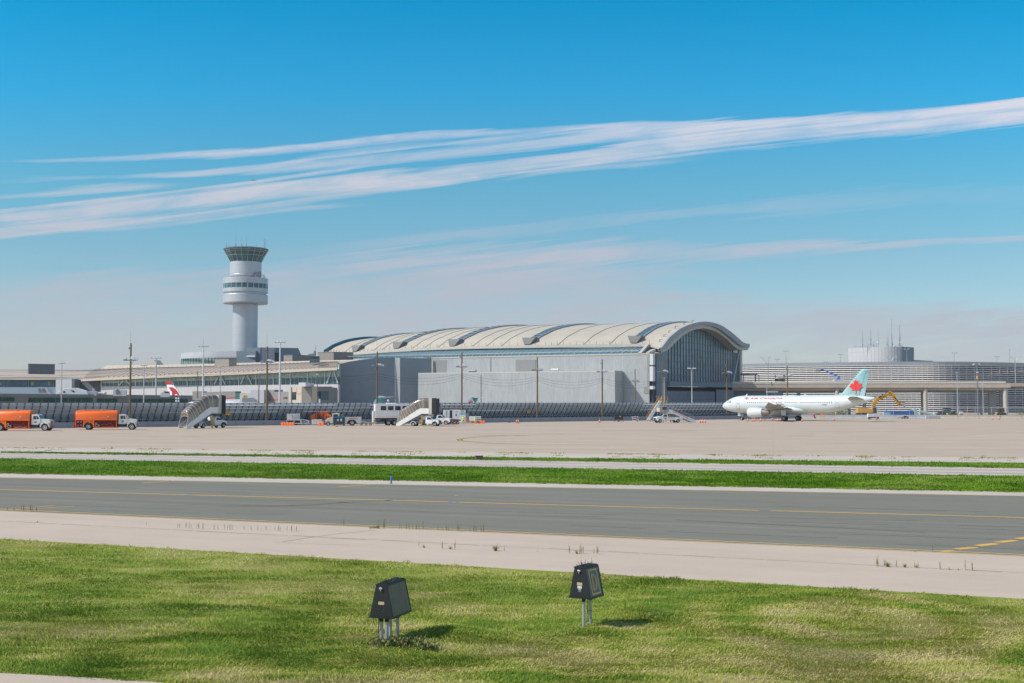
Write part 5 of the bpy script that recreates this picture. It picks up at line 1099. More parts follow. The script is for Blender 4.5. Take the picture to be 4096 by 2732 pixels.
b = MB(); PS2 = Plane(base(3656, 577).xy, base(3735, 600).xy); PS2.poly(b, [(3656, 1440), (3732, 1443.5), (3732, 1465), (3656, 1465)], 6); rel(b, dr, 'low_wing', m_galvd)
for px, yt, w in ((3450.5, 1320, .1), (3468.5, 1350, .05), (3483.5, 1320, .13), (3494, 1363, .1), (3505, 1360, .07), (3514, 1320, .06), (3548.5, 1348, .12), (3553, 1320, .09), (3567.5, 1276, .11), (3570.5, 1348, .1), (3599, 1300, .14), (3603, 1276, .05)):
    p = at(px, 1388, 556); b = MB(); zt2 = zat(px, yt, 556); b.cyl((p.x, p.y, z1 - .2), (p.x, p.y, z1 + (zt2 - z1) * .5), w, n=6); b.cyl((p.x, p.y, z1 + (zt2 - z1) * .5), (p.x, p.y, zt2), w * .45, n=5)
    if w > .09: b.bar((p.x, p.y, z1 + 1.4), (p.x + 1.9, p.y - .3, z1), .1)
    if w > .12: b.bar((p.x - .5, p.y, z1 + 3.4), (p.x + .5, p.y, z1 + 3.4), .12); b.bar((p.x, p.y, z1 + 2), (p.x - 1.5, p.y, z1), .12)
    rel(b, dr, 'antenna', m_galvd)
for px, py, r_ in ((3480.5, 1371.5, .28), (3511, 1371, .5), (3523.5, 1370, .25), (3577, 1384, .35), (3604.5, 1370.5, .3)):
    p = at(px, py, 555); b = MB(); b.ball(p, r_, sq=(1, .5, 1)); rel(b, dr, 'dish', m_white, smooth=40)
b = MB(); a_, c_ = at(3417, 1385, 556), at(3450, 1387, 556); b.bar((a_.x, a_.y, z1 + .4), (c_.x, c_.y, z1 + .25), .08); b.bar((a_.x, a_.y, z1 - .2), (a_.x, a_.y, z1 + .4), .08); a_, c_ = at(3600, 1385, 560), at(3632, 1387, 565); b.bar((a_.x, a_.y, z1 + .6), (c_.x, c_.y, z1 + .3), .08); rel(b, dr, 'roof_rail', m_galvd)
# ================================================================ elevated roadway
rw = empty('elevated_roadway', base(3500, 440), 0, 'elevated concrete roadway on columns in front of the louvred garage', 'elevated road')
PW = Plane(base(2940, 446).xy, base(4040, 428).xy); PW2 = Plane(base(3980, 441).xy, base(4400, 438).xy)
b = MB(); PW.poly(b, [(2930, 1535), (4040, 1533), (4043, 1536), (4043, 1550), (4030, 1550.5), (2930, 1551)], 13); rel(b, rw, 'deck', m_deck)
b = MB(); PW.poly(b, [(2930, 1526.5), (4023, 1525.5), (4024, 1533.3), (2930, 1535.2)], .4, .12); rel(b, rw, 'parapet', m_fascia)
b = MB(); PW.poly(b, [(2930, 1551), (4030, 1550.5), (4010, 1561), (2930, 1563)], 9, -1.6); rel(b, rw, 'girders', m_deck); b = MB(); PW.poly(b, [(2940, 1562), (3990, 1561), (3980, 1570), (2940, 1573)], 3, -6); rel(b, rw, 'cross_beams', m_dkwall)
b = MB(); PW2.poly(b, [(4020, 1531), (4400, 1532), (4400, 1547), (4020, 1546)], 10); PW2.poly(b, [(4060, 1547.5), (4400, 1548), (4400, 1556), (4060, 1555)], 7, -2); rel(b, rw, 'lower_deck', m_deck)
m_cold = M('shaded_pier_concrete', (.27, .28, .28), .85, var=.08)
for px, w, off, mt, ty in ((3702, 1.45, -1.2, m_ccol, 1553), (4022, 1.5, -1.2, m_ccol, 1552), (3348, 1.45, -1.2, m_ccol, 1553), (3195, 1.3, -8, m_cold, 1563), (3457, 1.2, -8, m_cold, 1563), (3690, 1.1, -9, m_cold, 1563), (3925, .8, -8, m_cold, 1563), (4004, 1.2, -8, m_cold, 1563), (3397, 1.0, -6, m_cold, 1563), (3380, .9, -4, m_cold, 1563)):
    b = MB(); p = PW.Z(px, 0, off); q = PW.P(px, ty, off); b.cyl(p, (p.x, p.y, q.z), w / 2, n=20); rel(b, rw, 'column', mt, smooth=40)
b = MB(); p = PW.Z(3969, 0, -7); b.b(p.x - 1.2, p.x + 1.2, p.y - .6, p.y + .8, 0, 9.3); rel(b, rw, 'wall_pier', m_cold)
# under-deck service wall in the shade of the hall
b = MB(); PU = Plane(base(2935, 452).xy, base(3130, 446).xy); PU.poly(b, [(2935, 1560), (3128, 1561), (3128, None), (2935, None)], 3); su = empty('service_block', base(3030, 450), 0, 'dark service block under the roadway beside the hall', 'building'); rel(b, su, 'wall', m_dkwall)
b = MB(); PU.quad(b, 2984, 3040, 1556, 1590, .3, .4); rel(b, su, 'shutter', m_door)
# canopy and booths on the deck
cn = empty('roadway_canopy', base(3040, 448), 0, 'dark flat canopy on posts standing on the roadway beside the hall', 'canopy'); PK = Plane(base(2950, 449).xy, base(3130, 446).xy)
b = MB(); PK.poly(b, [(2955, 1493), (3030, 1492), (3030, 1499), (2955, 1500)], 5); PK.poly(b, [(3095, 1497), (3116, 1497), (3116, 1501), (3095, 1501)], 4); PK.poly(b, [(3031, 1499), (3096, 1499), (3096, 1501), (3031, 1501)], 4); rel(b, cn, 'roof', m_mull)
for x, w in ((2974, 3), (3021.5, 5), (3036, 3), (3101, 3)): b = MB(); PK.quad(b, x - w / 2, x + w / 2, 1499, 1530, .5, -1); rel(b, cn, 'post', m_mull)
bt = empty('gate_booth', base(3122, 442), 0, 'small round beige booth on the roadway beside the canopy', 'booth'); p = PW.P(3122, 1528, -4); z0 = p.z - .6
b = MB(); b.lathe([(1.75, z0), (1.75, z0 + 1.9)], c=(p.x, p.y, 0), n=20); rel(b, bt, 'walls', m_beige); b = MB(); b.lathe([(1.85, z0 + 1.9), (1.85, z0 + 2.3), (1.2, z0 + 2.5), (.01, z0 + 2.55)], c=(p.x, p.y, 0), n=20); rel(b, bt, 'roof', m_fascia); b = MB(); b.lathe([(1.77, z0 + .9), (1.77, z0 + 1.75)], c=(p.x, p.y, 0), n=20); rel(b, bt, 'window', m_glassd)
# blue boom lift on the roadway
bl = empty('boom_lift', PW.Z(3350, 0, -3), 0, 'blue articulated boom lift reaching left on the roadway', 'boom lift')
def bp(x, y): return PW.P(2850 + x / 3.918, 1340 + y / 3.918, -3)
b = MB(); q = bp(1960, 715); b.b(q.x - 1.4, q.x + 1.6, q.y - 1, q.y + 1, q.z - .9, q.z + .3); rel(b, bl, 'chassis', m_white2)
for a, c, w in (((1935, 700), (1990, 690), .5), ((1992, 692), (1985, 655), .45), ((1990, 658), (1860, 600), .5), ((1865, 603), (1760, 553), .4), ((1765, 556), (1715, 540), .32), ((1715, 540), (1685, 560), .3)):
    b = MB(); b.bar(bp(*a), bp(*c), w); rel(b, bl, 'boom_section', m_blue)
b = MB(); q = bp(1660, 572); b.b(q.x - .7, q.x + .7, q.y - .5, q.y + .5, q.z, q.z + .12)
for dx in (-.7, .7):
    for dy in (-.5, .5): b.bar((q.x + dx, q.y + dy, q.z), (q.x + dx, q.y + dy, q.z + 1.1), .07)
for z in (.6, 1.1): b.bar((q.x - .7, q.y - .5, q.z + z), (q.x + .7, q.y - .5, q.z + z), .07); b.bar((q.x - .7, q.y + .5, q.z + z), (q.x + .7, q.y + .5, q.z + z), .07)
rel(b, bl, 'basket', m_galvd)
# ================================================================ blast fence
bf = empty('blast_fence', (-5, 283, 0), 0, 'long grey steel jet blast fence with slanted braces behind the concrete barriers', 'blast fence')
FD = Vector((.787, .617, 0)); FN = Vector((.617, -.787, 0)); F0 = Vector((0, 285.5, 0)) - FN * 2.3
def fpos(s, d, z): return F0 + FD * s + FN * d + up * z
s_at = lambda px: ((px - 2048) / F * F0.y - F0.x) / (FD.x - (px - 2048) / F * FD.y)
sA, sB = s_at(-260), s_at(3012)
SEC = [(-2.7, 0), (-2.35, .9), (-1.75, 1.75), (-1.0, 2.75), (-.4, 3.55), (-.05, 4.05), (.0, 4.52)]
m_fence = M('fence_steel', (.50, .57, .62), .5, .25, var=.1, scale=.6, dirt=(.20, .23, .25), dirt_amt=.4, dirt_scale=.5)
m_ledge = M('fence_ledge', (.46, .50, .52), .45, .2, var=.2, scale=.4); m_glint = M('glint_strip', (.95, .95, .94), .5, 0, var=.1, scale=.5)  # the white one paints sun glint on the fence
m_brace = M('fence_brace', (.10, .125, .145), .6, .2, var=.15)
b = MB(); b.loft([[fpos(sA, d, z), fpos(sB, d, z)] for d, z in SEC] + [[fpos(sA, d - .06, z), fpos(sB, d - .06, z)] for d, z in reversed(SEC)], closed=False, caps=False); rel(b, bf, 'deflector_panels', m_fence)
def secd(z):
    for (d0, z0), (d1, z1) in zip(SEC[:-1], SEC[1:]):
        if z0 <= z <= z1: return d0 + (d1 - d0) * (z - z0) / (z1 - z0)
    return SEC[-1][0]
for z in (1.4, 2.65, 3.4, 4.05):
    b = MB(); d = secd(z); b.bar(fpos(sA, d + .08, z), fpos(sB, d + .08, z), .22, .07); rel(b, bf, 'ledge', m_ledge)
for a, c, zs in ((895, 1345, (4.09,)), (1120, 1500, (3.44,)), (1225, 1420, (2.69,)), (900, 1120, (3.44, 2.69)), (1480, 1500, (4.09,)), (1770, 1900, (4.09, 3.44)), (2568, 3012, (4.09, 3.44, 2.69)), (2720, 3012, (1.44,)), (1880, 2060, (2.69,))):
    for z in zs: b = MB(); d = secd(z - .04); b.ext([fpos(s_at(a), d + .34, z - .07), fpos(s_at(a), d + .04, z + .09), fpos(s_at(c), d + .04, z + .09), fpos(s_at(c), d + .34, z - .07)], -FN * .03 - up * .03); rel(b, bf, 'glint_strip', m_glint)  # added white strips where the fence glints in the sun
b = MB()
k_sp = 1.37; s = sA; braces = []
while s < sB: braces.append(s); s += k_sp
def brace_mesh():
    b = MB()
    for (d0, z0), (d1, z1) in zip(SEC[:-1], SEC[1:]): b.bar(Vector((d0 + .10, 0, z0)), Vector((d1 + .09, 0, z1)), .07, .16, up=(0, 1, 0))
    b.bar((-2.2, 0, .75), (-.5, 0, 1.9), .09); b.bar((-.6, 0, 0), (-1.2, 0, 2.3), .07)
    return b
me = None; rest = MB()
order = sorted(range(len(braces)), key=lambda i: fpos(braces[i], 0, 0).y); big = set(order[:100])
Mrot = Matrix.Rotation(math.atan2(FN.y, FN.x), 4, 'Z')
first = None
for i, s in enumerate(braces):
    if i in big:
        if first is None: first = brace_mesh().build('brace', m_brace, bf); o = first
        else: o = first.copy(); COL.objects.link(o); o.parent = bf
        o.rotation_euler = (0, 0, math.atan2(FN.y, FN.x)); o.location = fpos(s, 0, 0) - bf.location
    else: rest.M = Matrix.Translation(fpos(s, 0, 0)) @ Mrot; bm_ = brace_mesh(); rest.add(bm_.v, bm_.f)
rest.M = Matrix(); o = rel(rest, bf, 'far_braces', m_brace); o['kind'] = 'stuff'
for px, txt in ((911, 'H1'), (2111, 'H2')):
    s = s_at(px); c = fpos(s, .35, 2.45); t = empty('stand_sign', c, math.atan2(FD.y, FD.x), 'orange board reading %s on the blast fence' % txt, 'sign'); MB().b(-.5, .5, -.03, .03, -.33, .33).build('board', M('sign_orange', (.75, .36, .02), .5), t, bevel=.03)
    text(txt, .55, m_black, t, face((0, -.04, 0), (1, 0, 0)), name='lettering')
# ---- jersey barriers in front of the fence and on the right
m_barr = M('blue_grey_barrier', (.27, .30, .33), .85, var=.08, dirt=(.20, .22, .24), dirt_amt=.5, dirt_scale=.6)
m_barrt = M('tan_barrier', (.46, .42, .35), .85, var=.08, dirt=(.33, .3, .26), dirt_amt=.5, dirt_scale=.6)
def jersey(mat, L=6.0, h=1.0):
    b = MB(); pf = [(-.30, 0), (.30, 0), (.30, .1), (.14, .35), (.10, h), (-.10, h), (-.14, .35), (-.30, .1)]
    b.loft([[(x0, y, z) for y, z in pf] for x0 in (-L / 2 + .02, L / 2 - .02)]); return b.build('concrete_barrier', mat, bevel=.015)
J = jersey(m_barr); B0_ = Vector((0, 285.5, 0)); s = ((-300 - 2048) / F * 285.5) / (FD.x - (-300 - 2048) / F * FD.y); k = 0; endp = ((3180 - 2048) / F * 285.5) / (FD.x - (3180 - 2048) / F * FD.y)
LJ = 'blue grey concrete barrier in the long row along the blast fence'
while s < endp:
    o = J if k == 0 else J.copy()
    if k: COL.objects.link(o)
    o.location = B0_ + FD * s; o.rotation_euler = (0, 0, math.atan2(FD.y, FD.x) + random.uniform(-.004, .004)); tag(o, LJ, 'barrier', 'barriers along the blast fence'); s += 6; k += 1
# a couple of stacked steel plates leaning on barriers under the poles are left as parts of nothing: small pallets
J2 = jersey(m_barrt, 5.6, .95); J3 = jersey(m_conc, 5.6, .95); a_, c_ = gnd(3175, 1672.2), gnd(4110, 1674.4); n = int((c_ - a_).length / 5.7); dd = (c_ - a_).normalized(); used = [0, 0]
for i in range(n + 1):
    p = a_ + dd * (i * 5.7 + 2.8); px = 2048 + p.x / p.y * F; tan = px > 3770
    src = J2 if tan else J3
    if used[tan]: src = src.copy(); COL.objects.link(src)
    used[tan] = 1; src.location = p; src.rotation_euler = (0, 0, math.atan2(dd.y, dd.x) + random.uniform(-.01, .01))
    tag(src, 'tan concrete barrier in the row at the far right' if tan else 'pale grey concrete barrier in the row behind the aircraft', 'barrier', 'tan barriers at the right' if tan else 'grey barriers behind the aircraft')
g = gnd(3730, 1675); t = MB(); t.loft([[(x, y, z) for x, z in ((-2.0, .0), (2.1, .0), (1.9, .75), (-1.9, .75))] for y in (-.5, .5)]); o = t.build('concrete_block', m_conc, bevel=.03); o.location = g; tag(o, 'low wide concrete trough in front of the tan barriers', 'concrete block')
# ================================================================ utility poles with floodlights
m_lampw = M('lamp_housing', (.62, .65, .68), .35, .3, var=.08)
def flood(name, loc, tilt, parent, s=1.0, mat=None):
    b = MB(); b.M = Matrix.Translation(Vector(loc)) @ Matrix.Rotation(tilt, 4, 'Y'); b.loft([[(-.34 * s, -.2 * s, 0), (.34 * s, -.2 * s, 0), (.34 * s, .2 * s, 0), (-.34 * s, .2 * s, 0)], [(-.2 * s, -.14 * s, .3 * s), (.2 * s, -.14 * s, .3 * s), (.2 * s, .14 * s, .3 * s), (-.2 * s, .14 * s, .3 * s)]]); return b.build(name, mat or m_lampw, parent, bevel=.03)
def upole(h, spike=2.5, arm=.78, two=True, small=False):
    t = empty('utility_pole', (0, 0, 0), 0, 'x', 'utility pole'); r0 = .22 if not small else .16
    b = MB(); b.cyl((0, 0, 0), (.02, 0, h), r0, r0 * .68, n=12); b.build('pole', m_wood, t, smooth=40)
    za = h - arm * 4
    b = MB(); b.b(-1.35, 1.35, -.2, -.09, za - .09, za + .09); b.build('crossarm', m_galvd, t)
    b = MB(); b.bar((.1, -.15, za - 1.0), (.75, -.15, za), .06); b.build('arm_brace', m_galvd, t)
    if not small:
        flood('floodlight', (.5, -.2, za + .22), R(8), t, 1.35); flood('floodlight', (1.1, -.15, za + .12), R(35), t, 1.1)
        flood('floodlight', (-.8, -.15, za + .1), R(-30), t, .75, m_galvd); flood('floodlight', (-1.15, -.1, za + .08), R(-30), t, .6, m_galvd)
    else: flood('floodlight', (.6, -.15, za + .05), R(15), t, .8, m_galvd); flood('floodlight', (-.6, -.15, za + .05), R(-15), t, .8, m_galvd)
    for z in (za - 1.55, za - 2.0, za - 2.45):
        b = MB(); b.cyl((r0 * .8, -.1, z), (r0 + .16, -.12, z), .05); b.build('insulator', m_galvd, t)
    if spike: b = MB(); b.cyl((-.06, 0, h - .2), (-.06, 0, h + spike), .03, .015, n=5); b.build('lightning_rod', m_galvd, t)
    b = MB(); b.b(-.36, -.2, -.12, .12, h - 1.1, h - .75); b.build('sensor_box', m_galvd, t)
    return t
poleinfo = [(520, 1373, 226, 'wooden utility pole with floodlights above the second orange tanker'), (1067, 1386, 244, 'wooden utility pole with floodlights right of the control tower'), (1508, 1407, 262, 'wooden utility pole with floodlights behind the white passenger transfer truck'),
            (1847, 1411, 274, 'wooden utility pole with floodlights above the two workers'), (2149, 1429, 287, 'wooden utility pole with floodlights by the H2 board, mid light grey wall'), (2409, 1438, 299, 'wooden utility pole with floodlights left of the projecting wall shadow'),
            (2651, 1440, 312, 'wooden utility pole with floodlights just above the yellow and white stairs'), (2908, 1447, 328, 'wooden utility pole with floodlights in front of the hall glazing, nearest the aircraft nose'), (3150, 1463, 345, 'wooden utility pole with floodlights standing behind the middle of the aircraft')]
P0_ = None; attach = []
for px, yt, Y, lab in poleinfo:
    kk = (px - 2048) / F; Y = (285.5 + 1.35) / (1 - .784 * kk); p = base(px, Y); h = zat(px, yt, Y)
    if P0_ is None: P0_ = upole(15.4); t = P0_
    else: t = copy_tree(P0_)
    t.location = p; t.rotation_euler = (0, 0, random.uniform(-.1, .25)); t.scale = (1, 1, h / 15.4); t['label'] = lab; t['group'] = 'utility poles along the blast fence'; attach.append(p + up * (h - 3.1 - 1.6))
p = base(-420, 205); attach.insert(0, p + up * 11.2)
ts_ = upole(12.8, 0, .8, small=True); ts_.location = base(2541, 345); ts_['label'] = 'thinner wooden pole with two small lamps in the wall shadow right of the box'; ts_['group'] = None; del ts_['group']; ts_.scale = (1, 1, zat(2541, 1475, 345) / 12.8)
names = ['left edge and the tanker pole', 'tanker pole and the tower pole', 'tower pole and the transfer truck pole', 'transfer truck pole and the workers pole', 'workers pole and the H2 board pole', 'H2 board pole and the next pole right', 'pole by the projecting wall and the stairs pole', 'stairs pole and the hall glazing pole', 'hall glazing pole and the pole behind the aircraft']
for i in range(len(attach) - 1):
    a, c = attach[i], attach[i + 1]; b = MB()
    for k in range(3):
        dz = -.45 * k; pts = [a.lerp(c, t / 14) + up * (dz - (1.1 + .25 * k) * 4 * (t / 14) * (1 - t / 14)) for t in range(15)]; b.tube(pts, .017, 4)
    tag(b.build('overhead_wires', m_black), 'three sagging wires between the ' + names[i], 'overhead wires', 'wire spans between the poles')
# dark lamp poles at the right
def lamp_post(px, yt, Y, label, style='twin', hmat=m_galv, r=.1, h2=None, lean=0, cat_='street lamp', group=None, yb=None):
    p = base(px, Y); h = zat(px, yt, Y); z0 = 0 if yb is None else zat(px, yb, Y)
    t = empty('street_lamp', (p.x, p.y, z0), 0, label, cat_, group); H = h - z0
    b = MB(); b.cyl((0, 0, 0), (0, 0, H), r, r * .6, n=8); b.build('post', hmat, t, smooth=40)
    if style == 'twin':
        b = MB(); b.bar((-.7, 0, H), (.7, 0, H), .1); b.build('crossbar', hmat, t)
        for s_ in (-.75, .75): b = MB(); b.b(s_ - .45, s_ + .45, -.25, .25, H - .12, H + .22); b.build('lamp_head', m_lampw, t, bevel=.05)
    elif style == 'vee':
        for s_ in (-1, 1):
            b = MB(); b.tube([(0, 0, H - 3.2), (s_ * .8, 0, H - 2.0), (s_ * 2.4, 0, H - .1)] if s_ < 0 else [(0, 0, H - 3.2), (.3, 0, H - 2), (.5, 0, H)], .08, 5); b.build('arm', hmat, t)
            b = MB(); q = (-2.7, 0, H) if s_ < 0 else (.6, 0, H + .05); b.b(q[0] - .45, q[0] + .3, -.15, .15, q[2] - .1, q[2] + .1); b.build('lamp_head', m_lampw, t)
    elif style == 'arms':
        for s_ in (-1, 1):
            b = MB(); b.tube([(0, 0, H - 1.8), (s_ * .8, 0, H - .5), (s_ * 1.6, 0, H)], .07, 5); b.build('arm', hmat, t)
            b = MB(); b.b(s_ * 1.9 - .4, s_ * 1.9 + .4, -.15, .15, H - .06, H + .14); b.build('lamp_head', m_lampw, t)
    elif style == 'single':
        b = MB(); b.b(-.35, .2, -.2, .2, H - .05, H + .2); b.build('lamp_head', m_lampw, t)
    return t
gg_ = 'lamps standing on the garage roof'
for px, yt, lab in ((3110, 1437, 'short twin headed lamp on the garage roof beside the hall'), (3145.5, 1404, 'taller twin headed lamp on the garage roof, second from the hall'), (3304, 1448, 'twin lamp head barely above the garage parapet'), (3363.5, 1418, 'twin headed lamp just left of the pale drum'), (3630.5, 1397, 'white round headed lamp in front of the dark drum wall'), (3820, 1412, 'twin headed lamp alone on the garage roof right of the drum'), (3990.5, 1427, 'short twin headed lamp on the garage roof near the right edge'), (4042, 1400, 'tall thin lamp on the garage roof at the right edge'), (3590, 1433, 'tiny lamp in front of the pale drum panels')):
    lamp_post(px, yt, 548 if px < 3620 else 535, lab, 'twin' if px not in (3590, 4042) else 'single', r=.13, group=gg_, yb=1465)
lamp_post(3074.5, 1428, 443, 'slim lamp with two steep angled arms on the roadway beside the hall', 'vee', r=.14, yb=1527)
lamp_post(3566, 1427, 441, 'slim lamp with two curved arms on the roadway above the tail fin', 'arms', r=.13, yb=1527); lamp_post(4064, 1427, 441, 'slim lamp with two curved arms on the roadway at the right edge', 'arms', r=.13, yb=1532)
lamp_post(3830, 1492, 395, 'grey lamp pole left of the dark pole with yellow band', 'single', r=.18); lamp_post(3932, 1537, 395, 'short grey lamp pole right of the dark pole with yellow band', 'single', r=.15)
lamp_post(3384, 1490, 430, 'thin grey pole behind the aircraft left of the tail', 'none', r=.12); lamp_post(3068, 1520, 400, 'thin white pole rising behind the aircraft windows', 'none', r=.14)
t = empty('utility_pole', base(3911, 372), 0, 'dark steel pole with yellow band and three lamps at the right', 'utility pole'); H = zat(3911, 1460, 372)
b = MB(); b.cyl((0, 0, 0), (0, 0, H), .26, .17, n=12); b.build('pole', m_galvd, t, smooth=40); b = MB(); b.cyl((0, 0, zat(3911, 1516, 372)), (0, 0, zat(3911, 1503, 372)), .245, n=12); b.build('yellow_band', m_yellow, t)
b = MB(); b.b(-1.1, 1.1, -.1, .1, H - .1, H + .1); b.build('crossarm', m_galvd, t)
for x, a in ((-1.0, -.5), (.6, .5), (.0, 0)): flood('floodlight', (x, -.1, H + (.1 if x else -2.4)), a, t, 1.1)
lamp_post(2768, 1474, 352, 'slim white lamp post in front of the hall doors', 'twin', m_white2, .13); lamp_post(2657, 1513, 350, 'thin white post beside the wooden pole above the stairs', 'single', m_white2, .12)
# high masts and lamp poles at the left
def mast(px, yt, Y, label, s=1.0, spike=0, mat=None):
    t = empty('floodlight_mast', base(px, Y), random.uniform(-.1, .1), label, 'light mast', 'masts and lamps before the pier'); H = zat(px, yt, Y); mt = mat or m_galv
    b = MB(); b.cyl((0, 0, 0), (0, 0, H), .26 * s, .13 * s, n=10); b.build('mast', mt, t, smooth=40)
    b = MB(); b.b(-1.1 * s, 1.1 * s, -.06, .06, H - .06, H + .06); b.b(-.06, .06, -1 * s, 1 * s, H - .055, H + .055); b.build('crossbar', m_galvd, t)
    for x, y in ((-1.05, 0), (1.05, 0), (-.35, -.6), (.4, -.6), (0, .9)): flood('floodlight', (x * s, y * s, H + .05), R(20) * (1 if x > 0 else -1), t, .75 * s if y else .45 * s, m_lampw if y else m_galvd)
    if spike: b = MB(); b.cyl((0, 0, H), (0, 0, H + spike), .05, .02, n=5); b.build('lightning_rod', m_galvd, t)
mast(811, 1387, 330, 'tall white light mast with a long spike left of the control tower', 1.15, 2.3, m_white2); mast(1118.5, 1370, 330, 'tall white light mast just right of the control tower', 1.25, 0, m_white2)
mast(623, 1433, 440, 'light mast head rising behind the pier roof wedge', 1.6); mast(245, 1453, 325, 'thin light mast in front of the white bay at the left', .8, 1.0); mast(574.5, 1462, 330, 'thin light mast in front of the ribbed roof', .8); mast(880, 1468, 330, 'thin light mast in front of the pier glazing left of the tower base', .7)
for px, yt, Y, lab in ((1035, 1495, 300, 'short wooden pole with a white lamp in front of the pier'), (1269, 1499, 300, 'short wooden pole with a white lamp beside the bank bridge'), (790, 1485, 305, 'weathered wooden pole without lamp in front of the pier')):
    t = lamp_post(px, yt, Y, lab, 'none' if px == 790 else 'single', m_wood, .16, cat_='lamp pole')
lamp_post(843, 1505, 340, 'thin reddish post in front of the pier glazing', 'none', M('pink_post', (.4, .28, .26), .6), .1, cat_='post')
# corner pole at the dark wall
# ================================================================ airliner
m_acw = M('airliner_pale_paint', (.62, .68, .675), .28, var=.02, scale=.5, coat=.4, dirt=(.52, .58, .56), dirt_amt=.3, dirt_scale=.4)
m_acwing = M('wing_grey', (.34, .35, .34), .45, .1, var=.08, scale=.8)
m_acmet = M('engine_metal', (.30, .26, .235), .35, .7, var=.15, scale=2)
m_tread = m_dark
m_logo = M('livery_red', (.70, .04, .035), .45, var=.04)
def leafpoly(): 
    h = [(0, 1.0), (.17, .70), (.36, .78), (.26, .24), (.50, .50), (.57, .36), (.84, .42), (.75, .16), (.95, .0), (.50, -.38), (.56, -.56), (.05, -.48), (.035, -1.0)]
    return h + [(-x, y) for x, y in reversed(h[1:])]
def leaf(parent, name, M4, size, mat, th=.01):
    b = MB(); P = leafpoly(); n = len(P); vs = [(x * size, y * size, 0) for x, y in P]; me = bpy.data.meshes.new(name)
    bm = bmesh.new(); vv = [bm.verts.new(M4 @ Vector(v)) for v in vs]; f = bm.faces.new(vv); bmesh.ops.triangulate(bm, faces=[f]); r = bmesh.ops.extrude_face_region(bm, geom=bm.faces[:]); d = (M4.to_3x3() @ Vector((0, 0, th)))
    bmesh.ops.translate(bm, verts=[g for g in r['geom'] if isinstance(g, bmesh.types.BMVert)], vec=d); bm.to_mesh(me); bm.free(); me.materials.append(mat)
    o = bpy.data.objects.new(name, me); COL.objects.link(o); o.parent = parent; return o
def dotted(name, c0, c1, scale=9.0):
    m = M(name, c0, .35, var=.06, scale=1.0); nt = m.node_tree; N = nt.nodes; L = nt.links; b = N['Principled BSDF']; src = b.inputs['Base Color'].links[0].from_socket
    tc = N.new('ShaderNodeTexCoord'); mp = N.new('ShaderNodeMapping'); mp.inputs['Rotation'].default_value = (0, R(40), 0); mp.inputs['Scale'].default_value = (scale, .01, scale); L.new(tc.outputs['Object'], mp.inputs[0])
    v = N.new('ShaderNodeTexVoronoi'); v.inputs['Scale'].default_value = 1; v.inputs['Randomness'].default_value = .15; L.new(mp.outputs[0], v.inputs['Vector'])
    sp = N.new('ShaderNodeSeparateXYZ'); L.new(tc.outputs['Object'], sp.inputs[0]); nz = N.new('ShaderNodeTexNoise'); nz.inputs['Scale'].default_value = .35; L.new(tc.outputs['Object'], nz.inputs['Vector'])
    th = N.new('ShaderNodeMapRange'); th.inputs[1].default_value = 6; th.inputs[2].default_value = 12; th.inputs[3].default_value = .22; th.inputs[4].default_value = .5; L.new(sp.outputs[2], th.inputs[0])
    ad = N.new('ShaderNodeMath'); ad.operation = 'MULTIPLY_ADD'; ad.inputs[1].default_value = .5; L.new(nz.outputs[0], ad.inputs[0]); sb = N.new('ShaderNodeMath'); sb.operation = 'SUBTRACT'; sb.inputs[1].default_value = .22; L.new(th.outputs[0], sb.inputs[0]); L.new(sb.outputs[0], ad.inputs[2])
    lt = N.new('ShaderNodeMath'); lt.operation = 'LESS_THAN'; L.new(v.outputs['Distance'], lt.inputs[0]); L.new(ad.outputs[0], lt.inputs[1])
    mx = N.new('ShaderNodeMix'); mx.data_type = 'RGBA'; L.new(lt.outputs[0], mx.inputs[0]); L.new(src, mx.inputs[6]); mx.inputs[7].default_value = (*c1, 1); L.new(mx.outputs[2], b.inputs['Base Color']); return m
m_fin = dotted('fin_teal_dots', (.40, .56, .56), (.09, .30, .32), 3.4)
def wheel(parent, x, y, r=.5, w=.3, rim=.55, name='wheel', rimmat=None):
    b = MB(); b.lathe([(r * rim, -w * .42), (r * (rim + .08), -w / 2), (r * .92, -w / 2), (r, -w * .32), (r, w * .32), (r * .92, w / 2), (r * (rim + .08), w / 2), (r * rim, w * .42)], n=22, ax='y'); o = b.build(name, m_dark, parent, smooth=40, loc=(x, y, r))
    b = MB(); b.lathe([(.001, -w * .52), (r * rim * .3, -w * .52), (r * rim * .42, -w * .40), (r * rim * .8, -w * .43), (r * rim * .9, -w * .5), (r * rim, -w * .5), (r * rim, w * .5), (r * rim * .9, w * .5), (r * rim * .8, w * .43), (r * rim * .42, w * .4), (r * rim * .3, w * .52), (.001, w * .52)], n=18, ax='y'); b.build('rim', rimmat or m_rim, o, smooth=30); return o
